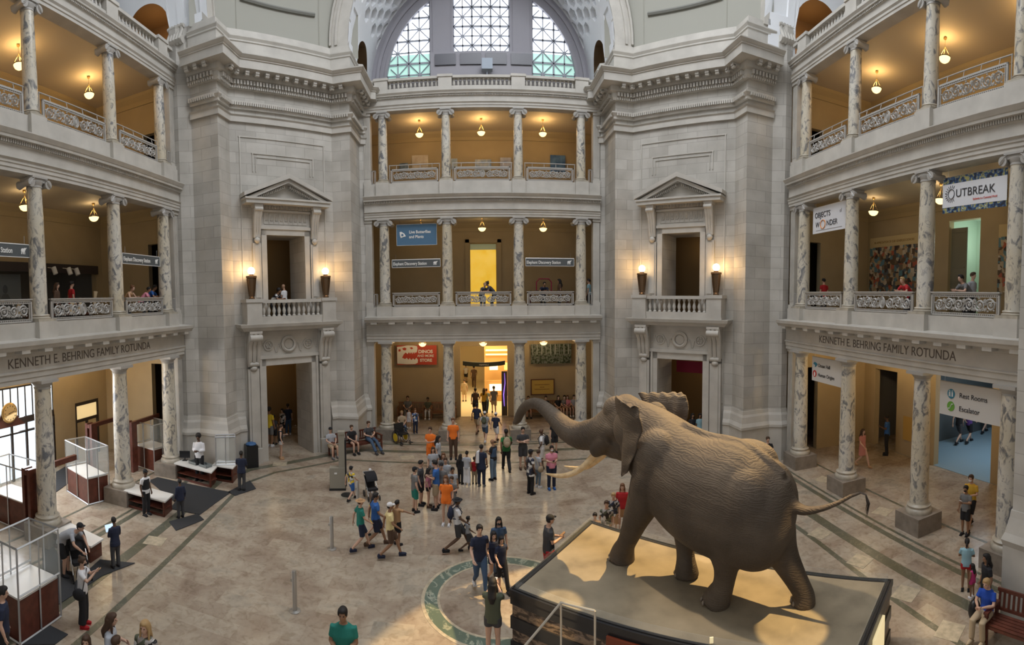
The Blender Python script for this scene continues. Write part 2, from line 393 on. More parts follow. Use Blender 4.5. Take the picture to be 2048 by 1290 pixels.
    for s in (-1, 1):
        m.tube([(s*0.95+0.21*math.cos(a), -0.07, 5.25+0.21*math.sin(a)) for a in [2*PI*k/20 for k in range(21)]], 0.035, 5)
        for k in range(6):
            a = PI*k/3; m.ell((s*0.95+0.10*math.cos(a), -0.07, 5.25+0.10*math.sin(a)), (0.055, 0.04, 0.055), 6, 5)
        m.tube([(s*(0.38+0.03*k), -0.06, 5.1+0.18*math.sin(k*0.7)) for k in range(12)], 0.03, 5)
        m.tube([(s*(1.2+0.02*k), -0.06, 5.25+0.2*math.sin(k*0.6)) for k in range(12)], 0.03, 5)
    m.build('wreath_relief', PLAIN, root, smooth=True)
    for s in (-1, 1):                                               # scrolled consoles
        m = MB(); x = s*1.70
        for k in range(3):
            xx = x-0.19+k*0.19
            m.tube([(xx, -0.20, 4.42), (xx, -0.26, 4.7), (xx, -0.30, 5.0), (xx, -0.34, 5.3), (xx, -0.52, 5.62), (xx, -0.50, 5.84)], [0.07, 0.10, 0.11, 0.10, 0.13, 0.10], 8)
        m.box(x-0.28, x+0.28, -0.62, 0, 5.80, 5.9); m.box(x-0.25, x+0.25, -0.25, 0, 4.5, 5.8)
        m.tube([(x-0.27, -0.56, 5.62), (x+0.27, -0.56, 5.62)], 0.14, 12); m.tube([(x-0.2, -0.24, 4.5), (x+0.2, -0.24, 4.5)], 0.1, 10)
        m.ell((x, -0.22, 4.32), (0.16, 0.13, 0.12), 10, 6)
        m.build('console', PLAIN, root, smooth=True)
    m = MB(); m.sweep([(-2.2, 0.0), (-2.2, -0.52), (2.2, -0.52), (2.2, 0.0)], [(-0.3, 5.9), (0.0, 5.9), (0.06, 5.98), (0.10, 6.02), (0.16, 6.06), (0.2, 6.18), (0.2, 6.2), (-0.3, 6.2)])
    m.box(-2.1, 2.1, -0.5, 0, 5.92, 6.2)
    m.build('ledge', PLAIN, root)
    # balcony
    lab = 'stone balcony with short balusters under the %s pedimented window' % side
    br = empty('balcony', M=M @ Matrix.Translation((0, 0, 6.2)), label=lab, cat='balcony', group='pier balconies')
    m = MB(); m.box(-1.42, 1.42, -0.60, -0.34, 0, 0.30); m.build('plinth', PLAIN, br)
    for s in (-1, 1):
        m = MB(); x = s*1.75
        m.box(x-0.33, x+0.33, -0.66, 0.0, 0, 0.9); m.box(x-0.38, x+0.38, -0.70, 0.0, 0.9, 1.04); m.box(x-0.35, x+0.35, -0.67, 0.0, 0, 0.1)
        m.build('pedestal', PLAIN, br)
    m = MB(); m.box(-1.42, 1.42, -0.62, -0.30, 0.86, 1.0); m.build('top_rail', PLAIN, br)
    bal = None
    for k in range(12):
        x = -1.28+k*2.56/11
        if bal is None:
            mb = MB(); mb.lathe([(0.075, 0), (0.075, 0.05), (0.045, 0.08), (0.05, 0.12), (0.082, 0.24), (0.055, 0.36), (0.036, 0.44), (0.06, 0.49), (0.075, 0.52), (0.075, 0.57)], (0, 0, 0), 10)
            bal = mb.build('baluster', PLAIN, br, smooth=True); bal.location = (x, -0.46, 0.29)
        else:
            c = bal.copy(); COL.objects.link(c); c.parent = br; c.location = (x, -0.46, 0.29)
    # window case
    root = empty('window_surround', M=M); struct(root)
    m = MB()
    for s in (-1, 1):
        x0, x1 = sorted((s*0.9, s*1.14)); m.box(x0, x1, -0.08, 0, 6.2, 10.2)
        x0, x1 = sorted((s*1.18, s*1.55)); m.box(x0, x1, -0.12, 0, 7.2, 9.6)
        x0, x1 = sorted((s*1.25, s*1.48)); m.box(x0, x1, -0.15, 0, 7.3, 9.5)
    m.box(-1.14, 1.14, -0.08, 0, 9.96, 10.2); m.box(-1.18, 1.18, -0.13, 0, 10.2, 10.33); m.box(-1.18, 1.18, -0.05, 0, 10.33, 10.92); m.box(-1.18, 1.18, -0.14, 0, 10.92, 11.02)
    for k in range(34): m.box(-1.16+k*0.07, -1.16+k*0.07+0.035, -0.22, 0, 11.04, 11.2)
    m.box(-1.62, 1.62, -0.18, 0, 11.18, 11.22)
    m.build('window_case', PLAIN, root)
    m = MB()                                                        # Greek key
    for k in range(9):
        x = -1.0+k*0.225; y0 = -0.075
        for (a, b, c, e) in ((0, 0.19, 10.84, 10.87), (0, 0.03, 10.42, 10.87), (0.16, 0.19, 10.56, 10.87), (0.08, 0.19, 10.56, 10.59), (0.08, 0.11, 10.56, 10.72), (0, 0.225, 10.42, 10.45)):
            m.box(x+a, x+b, y0, 0, c, e)
    m.build('key_relief', PLAIN, root)
    for s in (-1, 1):
        m = MB(); x = s*1.36
        for k in range(3):
            xx = x-0.11+k*0.11; m.tube([(xx, -0.13, 9.82), (xx, -0.18, 10.2), (xx, -0.24, 10.6), (xx, -0.38, 10.95), (xx, -0.4, 11.1)], [0.05, 0.065, 0.07, 0.09, 0.08], 8)
        m.box(x-0.19, x+0.19, -0.46, 0, 11.08, 11.2); m.box(x-0.15, x+0.15, -0.18, 0, 9.85, 11.1); m.tube([(x-0.18, -0.4, 10.98), (x+0.18, -0.4, 10.98)], 0.1, 10)
        m.ell((x, -0.15, 9.72), (0.14, 0.1, 0.13), 10, 6)
        m.build('console', PLAIN, root, smooth=True)
    m = MB()                                                        # pediment
    W_, ap, eav = 1.95, 12.42, 11.46
    m.box(-W_, W_, -0.55, 0, 11.2, 11.36); m.box(-W_-0.05, W_+0.05, -0.6, 0, 11.36, 11.44)
    m.poly3([(-W_+0.2, -0.14, 11.44), (W_-0.2, -0.14, 11.44), (0, -0.14, 12.2)], (0, 0.14, 0))
    for s in (-1, 1):
        m.poly3([(s*(W_+0.1), -0.62, eav), (s*(W_+0.1), -0.62, eav+0.16), (0, -0.62, ap+0.06), (0, -0.62, ap-0.14)], (0, 0.62, 0))
        m.poly3([(s*(W_-0.1), -0.5, eav), (0, -0.5, ap-0.14), (0, -0.5, ap-0.30), (s*(W_-0.45), -0.5, eav)], (0, 0.5, 0))
        for k in range(16):
            t = (k+1.2)/18; x = s*(W_-0.5)*(1-t); z = eav+(ap-0.36-eav)*t-0.04; m.box(x-0.025, x+0.025, -0.36, 0, z-0.05, z+0.05)
    m.build('pediment', PLAIN, root)
    # dim lobbies behind the two openings
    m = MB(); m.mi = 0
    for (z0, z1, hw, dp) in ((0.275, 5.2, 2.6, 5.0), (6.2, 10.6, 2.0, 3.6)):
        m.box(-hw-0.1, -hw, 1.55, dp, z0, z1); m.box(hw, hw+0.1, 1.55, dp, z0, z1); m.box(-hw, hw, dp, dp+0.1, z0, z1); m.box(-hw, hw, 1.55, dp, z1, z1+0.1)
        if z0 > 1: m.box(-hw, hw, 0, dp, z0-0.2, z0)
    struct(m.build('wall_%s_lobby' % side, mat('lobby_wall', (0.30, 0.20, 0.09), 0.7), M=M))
    return M
MPL = pier('left', PL); MPR = pier('right', PR)

# ------------------------------------------------------------------ columns
def ionic(r, h, base_h=0.22):
    """(base, shaft, capital) mesh builders at the origin, total height h"""
    b = MB(); b.box(-r*1.35, r*1.35, -r*1.35, r*1.35, 0, base_h*0.35)
    b.lathe([(r*1.3, base_h*0.35), (r*1.33, base_h*0.5), (r*1.2, base_h*0.62), (r*1.12, base_h*0.68), (r*1.22, base_h*0.8), (r*1.15, base_h*0.95), (r*1.02, base_h)], n=24)
    s = MB(); rt = r*0.86; s.lathe([(r, base_h), (r*0.995, base_h+(h-base_h)*0.3), (r*0.94, base_h+(h-base_h)*0.65), (rt, h-0.30)], n=24)
    c = MB(); c.lathe([(rt*1.06, h-0.32), (rt*1.06, h-0.27), (rt*1.0, h-0.26), (rt*1.25, h-0.15), (rt*1.25, h-0.12)], n=24)
    c.box(-rt*1.35, rt*1.35, -rt*1.25, rt*1.25, h-0.06, h)
    c.box(-rt*1.45, rt*1.45, -rt*1.05, rt*1.05, h-0.17, h-0.06)
    for sx in (-1, 1):
        for y in (-1,):
            c.tube([(sx*rt*1.5, -rt*1.22, h-0.21), (sx*rt*1.5, -rt*0.4, h-0.2), (sx*rt*1.5, rt*0.4, h-0.2), (sx*rt*1.5, rt*1.22, h-0.21)], [0.135, 0.09, 0.09, 0.135], 14)
        for yy in (-rt*1.25, rt*1.25):
            pts = []
            for k in range(26):
                a = k*0.42; q = 0.125-0.0045*k; pts.append((sx*(rt*1.5-q*math.cos(a)*1.0)+0, yy, h-0.21+q*math.sin(a+1.2)))
            c.tube(pts, 0.017, 4)
    return b, s, c
def tuscan(r, h, base_h=0.30):
    b = MB(); b.lathe([(r*1.42, 0), (r*1.45, 0.07), (r*1.35, 0.13), (r*1.22, 0.16), (r*1.22, 0.19), (r*1.28, 0.23), (r*1.05, 0.27), (r, base_h)], n=28)
    s = MB(); rt = r*0.86; s.lathe([(r, base_h), (r*0.99, h*0.33), (r*0.94, h*0.66), (rt, h-0.26)], n=28)
    c = MB(); c.lathe([(rt*1.05, h-0.28), (rt*1.05, h-0.24), (rt, h-0.22), (rt*1.3, h-0.12), (rt*1.32, h-0.09)], n=28); c.box(-rt*1.42, rt*1.42, -rt*1.42, rt*1.42, h-0.09, h)
    return b, s, c
def proto_col(kind, r, z0, z1, plinth=None):
    b, s, c = (tuscan if kind == 't' else ionic)(r, z1-z0)
    e = bpy.data.objects.new('column', None); COL.objects.link(e)
    parts = [s.build('shaft', COLM, e, smooth=True), b.build('base', mat('base_marble', (0.42, 0.38, 0.31), 0.4, var=0.2, vs=4), e, smooth=True), c.build('capital', RAILM, e, smooth=True)]
    if plinth: q = MB(); q.box(-0.52, 0.52, -0.52, 0.52, -plinth, 0); parts.append(q.build('plinth', PLINTH, e))
    return e
C1 = proto_col('t', 0.30, 0.55, 4.97, 0.55); C2 = proto_col('i', 0.27, 6.74, 11.10); C3 = proto_col('i', 0.235, 12.89, 16.40)
ORD = {'center': ['leftmost', 'second from left', 'third from left', 'rightmost'], 'left': ['nearest', 'second nearest', 'third nearest', 'farthest'], 'right': ['farthest', 'third nearest', 'second nearest', 'nearest']}
FLN = {1: ('ground floor', C1, 0.55), 2: ('middle storey', C2, 6.74), 3: ('top storey', C3, 12.89)}
used = set()
for side, (M, us, hw) in GAL.items():
    for fl, (fn, pr, z) in FLN.items():
        for k, u in enumerate(us):
            if side == 'left' and k == 0: continue
            if side == 'right' and k == 3 and False: continue
            c = pr if fl not in used else copy_tree(pr); used.add(fl)
            c.matrix_world = M @ Matrix.Translation((u, 0, z))
            nm = ORD[side][k]
            tag(c, '%s veined marble column of the %s %s' % (nm, side if side != 'center' else 'facing', {1: 'ground-floor colonnade', 2: 'middle gallery', 3: 'top gallery'}[fl]), 'column', '%s columns' % fn, 'thing')

# ------------------------------------------------------------------ galleries
E1 = [(-0.3, 4.97), (0.26, 4.97), (0.26, 5.10), (0.29, 5.12), (0.29, 5.27), (0.33, 5.29), (0.33, 5.33), (0.27, 5.36), (0.27, 5.80), (0.36, 5.86), (0.36, 5.95), (0.66, 5.97), (0.70, 6.05), (0.76, 6.10), (0.78, 6.22), (0.22, 6.26), (0.22, 6.72), (-0.3, 6.72)]
E2 = [(-0.28, 11.1), (0.24, 11.1), (0.24, 11.2), (0.27, 11.22), (0.27, 11.32), (0.30, 11.34), (0.30, 11.42), (0.36, 11.46), (0.25, 11.5), (0.25, 11.84), (0.30, 11.86), (0.30, 11.98), (0.44, 11.99), (0.45, 12.07), (0.47, 12.08), (0.55, 12.2), (0.55, 12.23), (0.22, 12.28), (0.22, 12.87), (-0.28, 12.87)]
E3 = [(-0.25, 16.4), (0.22, 16.4), (0.22, 16.5), (0.25, 16.52), (0.25, 16.60), (0.30, 16.66), (0.23, 16.68), (0.23, 16.96), (0.27, 16.98), (0.27, 17.04), (0.36, 17.05), (0.37, 17.10), (0.43, 17.18), (0.43, 17.2), (0.20, 17.24), (0.20, 17.44), (-0.25, 17.44)]
def scroll_panel(w, h, nsc):
    """pierced cast panel: frame, bead rows and running scrolls, centred on u, bottom at 0"""
    m = MB(); t = 0.028
    for (a, b, c, e) in ((-w/2, w/2, 0, t*1.6), (-w/2, w/2, h-t*2, h), (-w/2, -w/2+t*2, 0, h), (w/2-t*2, w/2, 0, h)): m.box(a, b, -0.03, 0.03, c, e)
    for z in (0.085, h-0.10): m.box(-w/2, w/2, -0.018, 0.018, z-0.012, z+0.012)
    for x in (-w/2+0.10, w/2-0.10): m.box(x-0.012, x+0.012, -0.018, 0.018, 0, h)
    n = int(w/0.07)
    for k in range(n):
        x = -w/2+(k+0.5)*w/n
        m.box(x-0.014, x+0.014, -0.02, 0.02, 0.045, 0.085); m.box(x-0.014, x+0.014, -0.02, 0.02, h-0.10, h-0.055)
    H = h-0.20; R = min(H/2, (w-0.3)/(2*nsc))*0.97; xs = [(-nsc/2+0.5+k)*(w-0.26)/nsc for k in range(nsc)]
    for k, x in enumerate(xs):
        if nsc % 2 and k == nsc//2:
            m.tube([(x+R*0.72*math.cos(a), 0, h/2+R*0.95*math.sin(a)) for a in [2*PI*j/18 for j in range(19)]], 0.026, 4)
            for s in (-1, 1): m.tube([(x+s*R*(0.1+0.3*math.sin(j*0.5)), 0, h/2-R*0.8+j*R*0.26) for j in range(7)], 0.026, 4)
            m.ell((x, 0, h/2), (R*0.25, 0.03, R*0.5), 8, 6); continue
        s = 1 if k % 2 else -1; pts = []
        for j in range(24):
            a = j*0.50; q = R*(1-0.037*j); pts.append((x+q*math.cos(a)*(1 if k < nsc/2 else -1), 0, h/2+s*q*math.sin(a)))
        m.tube(pts, [0.034-0.0004*j for j in range(24)], 4)
        for j in range(5):
            a = j*1.26+0.4; m.ell((x+R*0.97*math.cos(a), 0, h/2+R*1.05*math.sin(a)), (R*0.20, 0.022, R*0.13), 6, 5)
        m.ell((x, 0, h/2), (R*0.24, 0.035, R*0.24), 6, 5)
        xm = x+(w-0.26)/nsc/2
        if k < nsc-1:
            for e in (-1, 1):
                for q_ in (-1, 0, 1): m.ell((xm+q_*R*0.22, 0, h/2+e*(R*0.72-abs(q_)*R*0.12)), (R*0.13, 0.02, R*0.30), 6, 5)
        for j in range(3):
            a = 0.8+j*1.9; m.tube([(x+R*0.6*math.cos(a), 0, h/2+R*0.6*math.sin(a)), (x+R*0.75*math.cos(a+0.4), 0, h/2+R*0.85*math.sin(a+0.4))], [0.05, 0.015], 4)
    return m
def pane_label(side, fl, k):
    fn = {2: 'middle gallery', 3: 'top gallery'}[fl]; sd = {'center': 'facing', 'left': 'left', 'right': 'right'}[side]
    return sd, fn
BALM = None
BN = {'center': ['left', 'middle', 'right'], 'left': ['near', 'middle', 'far'], 'right': ['far', 'middle', 'near']}
def gallery(side):
    global BALM
    M, us, hw = GAL[side]
    def st(name, mb, mt, sm=False): return struct(mb.build(name, mt, M=M, smooth=sm))
    P = [(-hw, 0), (hw, 0)]
    m = MB(); m.sweep(P, E1); m.sweep(P, E2); m.sweep(P, E3)
    n = int(2*hw/0.86)
    for k in range(n):
        u = -hw+(k+0.5)*2*hw/n; m.box(u-0.16, u+0.16, -0.66, -0.3, 5.87, 5.97)
    for (z0, z1, o, g) in ((11.88, 11.98, 0.36, 0.085), (16.97, 17.04, 0.32, 0.075)):
        n = int(2*hw/g)
        for k in range(n): u = -hw+(k+0.5)*2*hw/n; m.box(u-g*0.27, u+g*0.27, -o, -0.24, z0, z1)
    for u in us:
        m.box(u-0.38, u+0.38, -0.40, 0.3, 6.24, 6.74); m.box(u-0.33, u+0.33, -0.36, 0.28, 12.24, 12.89)
    st('trim_%s_entablatures' % side, m, PLAIN)
    m = MB()
    for (z0, z1) in ((0, 4.97), (6.72, 11.1), (12.87, 16.4)):
        for s in (-1, 1):
            x0, x1 = sorted((s*hw, s*(hw-0.34))); m.box(x0, x1, -0.12, 0.3, z0, z1); m.box(x0-0.03, x1+0.03, -0.17, 0.3, z1-0.14, z1); m.box(x0-0.03, x1+0.03, -0.17, 0.3, z0, z0+0.16)
            for k in range(4): m.box(x0+0.03+k*0.08, x0+0.065+k*0.08, -0.145, 0, z0+0.3, z1-0.25)
    st('trim_%s_pilasters' % side, m, PLAIN)
    for nm_, (a_, b_, z0_, z1_) in (('floor_%s_middle', (0.28, BV+4.5, 5.75, 6.42)), ('floor_%s_upper', (0.26, BV+4.5, 12.0, 12.5)), ('floor_%s_roof', (0.2, BV+1, 17.1, 17.24)), ('ceiling_%s_ground', (0.28, BV, 5.36, 5.5)), ('ceiling_%s_middle', (0.26, BV, 11.55, 11.7)), ('ceiling_%s_upper', (0.24, BV, 16.87, 17.0))):
        m = MB(); m.box(-7, 7, a_, b_, z0_, z1_); st(nm_ % side, m, CEIL)
    m = MB()                                                        # crown mouldings under each ceiling
    for z in (5.36, 11.55, 16.87):
        m.sweep([(-6.95, 0.3), (-6.95, BV), (6.95, BV), (6.95, 0.3)], [(0, z-0.5), (0.05, z-0.5), (0.06, z-0.3), (0.2, z-0.12), (0.25, z), (0, z)])
        m.box(-hw, hw, 0.3, 0.5, z-0.14, z)
    for z in (6.42, 12.5): m.box(-hw, -2.6, BV-0.03, BV, z, z+0.5)
    st('trim_%s_gallery_crown' % side, m, mat('ochre_trim', (0.42, 0.33, 0.19), 0.6))
    # railings between the columns
    for fl, (zb, h, hr, v) in {2: (6.74, 0.66, 0, -0.1), 3: (12.89, 0.69, 0.2, -0.08)}.items():
        for k in range(3):
            if side == 'left' and k == 0 and fl == 3: pass
            a, b = us[k]+0.40, us[k+1]-0.40; w_ = b-a
            sd, fn = pane_label(side, fl, k)
            r = empty('railing', M=M @ Matrix.Translation(((a+b)/2, v, zb)), label='grey scrollwork railing in the %s bay of the %s %s' % (BN[side][k], sd, fn), cat='railing', group='scrollwork railings')
            scroll_panel(w_, h, 7 if k == 1 else 6).build('panel', RAILM, r)
            q = MB()
            if hr:
                q.tube([(-w_/2-0.1, 0.05, h+hr), (w_/2+0.1, 0.05, h+hr)], 0.022, 8)
                for j in range(4): u = -w_/2+w_*(j+0.5)/4; q.tube([(u, 0.05, h+hr), (u, 0, h-0.02)], 0.012, 6)
                for s in (-1, 1): q.tube([(s*(w_/2+0.07), 0.05, 0), (s*(w_/2+0.07), 0.05, h+hr)], 0.018, 6)
                q.build('handrail', RAILM, r)
            else:
                q.box(-w_/2-0.02, w_/2+0.02, -0.06, 0.06, h, h+0.035); q.build('top_rail', RAILM, r)
        for s in (-1, 1):
            e = us[-1] if s > 0 else us[0]
            if side == 'left' and s < 0: continue
            if side == 'right' and s > 0: continue
            a, b = (e+0.36, hw-0.36) if s > 0 else (-hw+0.36, e-0.36)
            if b-a < 0.12: a, b = (a+b)/2-0.1, (a+b)/2+0.1
            q = MB(); w_ = b-a
            for t_ in (0, 0.06): q.box(a+t_, a+t_+0.025, v-0.02, v+0.02, zb, zb+h); q.box(b-t_-0.025, b-t_, v-0.02, v+0.02, zb, zb+h)
            q.box(a, b, v-0.02, v+0.02, zb+h-0.04, zb+h); q.box(a, b, v-0.02, v+0.02, zb, zb+0.04)
            st('trim_%s_end_grille' % side, q, RAILM)
    # balustrade on top
    cuts = [(-hw+0.1, us[0]-0.3)] + [(us[k]+0.33, us[k+1]-0.33) for k in range(3)] + [(us[3]+0.3, hw-0.1)]
    q = MB(); q.box(-hw, hw, -0.26, 0.12, 17.24, 17.44)
    for u in us: q.box(u-0.33, u+0.33, -0.30, 0.16, 17.2, 17.86); q.box(u-0.37, u+0.37, -0.34, 0.2, 17.86, 17.98)
    st('trim_%s_balustrade_pedestals' % side, q, PLAIN)
    for k, (a, b) in enumerate(cuts):
        if side == 'left' and k < 1: continue
        if side == 'right' and k > 3: continue
        nb = max(2, int((b-a)/0.205)); w_ = b-a
        nm = 'short end' if k in (0, 4) else BN[side][k-1]
        if k == 0: nm = 'short leftmost' if side == 'center' else 'short far-end'
        if k == 4: nm = 'short rightmost' if side == 'center' else 'short far-end'
        r = empty('balustrade', M=M @ Matrix.Translation(((a+b)/2, -0.07, 17.42)), label='%s run of stone balusters above the %s top gallery' % (nm, {'center': 'facing'}.get(side, side)), cat='balustrade', group='top balustrades')
        t_ = MB(); t_.box(-w_/2-0.02, w_/2+0.02, -0.15, 0.15, 0.42, 0.54); t_.build('rail', PLAIN, r)
        if BALM is None:
            t_ = MB(); t_.lathe([(0.062, 0), (0.062, 0.04), (0.035, 0.06), (0.068, 0.16), (0.05, 0.26), (0.03, 0.33), (0.055, 0.37), (0.062, 0.39), (0.062, 0.43)], n=8); bb = t_.build('baluster', PLAIN, r, smooth=True); BALM = bb.data
            bb.location = (-w_/2+w_*0.5/nb, 0, 0); j0 = 1
        else: j0 = 0
        for j in range(j0, nb):
            bb = bpy.data.objects.new('baluster', BALM); COL.objects.link(bb); bb.parent = r; bb.location = (-w_/2+w_*(j+0.5)/nb, 0, 0)
    return st
stC = gallery('center'); stL = gallery('left'); stR = gallery('right')

# back and end walls of the galleries, with their openings given as u ranges
HI = 6.95
def back(side, ops, ends):
    M, us, hw = GAL[side]
    m = MB(); wall_ops(m, (-HI-0.1, BV), (HI+0.1, BV), 0, 17.1, 0.3, [(a+HI+0.1, b+HI+0.1, c, d) for a, b, c, d in ops]); struct(m.build('wall_%s_gallery' % side, OCHRE, M=M))
    m = MB()
    for s, eo in ends:   # end walls at u = s*hw; openings as v ranges
        if s > 0: wall_ops(m, (HI, BV), (HI, 0.3), 0, 17.1, -0.0+0.3, [(BV-b, BV-a, c, d) for a, b, c, d in eo])
        else: wall_ops(m, (-HI, 0.3), (-HI, BV), 0, 17.1, 0.3, [(a-0.3, b-0.3, c, d) for a, b, c, d in eo])
    struct(m.build('wall_%s_gallery_ends' % side, OCHRE, M=M))
back('center', [(-1.35, 1.49, 0, 4.26), (-0.69, 0.86, 6.2, 10.37)], [(1, []), (-1, [])])
back('left', [(-3.3, 3.2, 0, 3.95), (4.61, 6.3, 0, 2.66), (-2.4, 6.5, 6.2, 9.15)], [(1, [(0.9, 2.0, 0, 4.4), (0.9, 1.95, 6.2, 9.95), (0.9, 2.0, 12.34, 15.0)]), (-1, [])])
back('right', [(-6.1, -4.5, 0, 3.8), (-2.0, 1.1, 0, 4.4), (-1.5, 0.2, 6.2, 10.6)], [(-1, [(0.8, 1.95, 0, 3.95), (0.85, 1.95, 6.2, 9.8), (0.7, 1.95, 12.34, 15.0)]), (1, [])])

def room(side, u0, u1, z0, z1, d, mt, mf=None, v=BV+0.3, name='wall_back_room'):
    M = GAL[side][0]; m = MB(); t = 0.08
    m.box(u0-t, u0, v, v+d, z0, z1); m.box(u1, u1+t, v, v+d, z0, z1); m.box(u0, u1, v+d, v+d+t, z0, z1); m.box(u0, u1, v, v+d, z1, z1+t)
    struct(m.build(name, mt, M=M))
    if mf: m = MB(); m.box(u0, u1, v-0.3, v+d, z0, z0+0.012); struct(m.build('floor_back_room', mf, M=M))
HALLW = mat('warm_hall_wall', (0.86, 0.74, 0.48), 0.6)
HALLF = mat('warm_hall_floor', (0.85, 0.74, 0.50), 0.35)
GREYW = mat('grey_room_wall', (0.22, 0.21, 0.19), 0.7)
room('center', -2.6, 3.4, 0, 5.2, 13, HALLW, HALLF, name='wall_mammal_hall')
room('center', -1.1, 1.3, 6.2, 10.6, 1.0, OCHRE)
room('left', -3.9, 3.5, 0, 4.6, 2.6, mat('pale_porch', (0.60, 0.62, 0.60), 0.6))
room('left', 3.8, 6.9, 0, 3.2, 2.2, OCHRE)
room('left', -3.0, 6.9, 6.2, 9.6, 2.5, GREYW)
room('right', -6.9, -4.5, 0, 4.4, 3.5, GREYW)
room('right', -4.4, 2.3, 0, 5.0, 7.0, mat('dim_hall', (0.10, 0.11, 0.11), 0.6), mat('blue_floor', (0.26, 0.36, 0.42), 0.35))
room('right', -2.0, 0.8, 6.2, 11.0, 2.2, mat('pale_green_room', (0.50, 0.60, 0.52), 0.6))
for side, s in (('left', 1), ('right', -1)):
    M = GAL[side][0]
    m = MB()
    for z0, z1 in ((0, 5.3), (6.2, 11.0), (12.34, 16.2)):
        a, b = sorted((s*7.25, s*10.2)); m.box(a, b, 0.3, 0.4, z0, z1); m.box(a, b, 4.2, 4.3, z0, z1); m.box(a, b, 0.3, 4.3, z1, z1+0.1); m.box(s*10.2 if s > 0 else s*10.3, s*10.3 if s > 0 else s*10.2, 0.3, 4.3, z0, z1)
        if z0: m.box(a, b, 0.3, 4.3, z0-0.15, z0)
    struct(m.build('wall_%s_stair_hall' % side, mat('stair_hall', (0.16, 0.11, 0.06), 0.7), M=M))

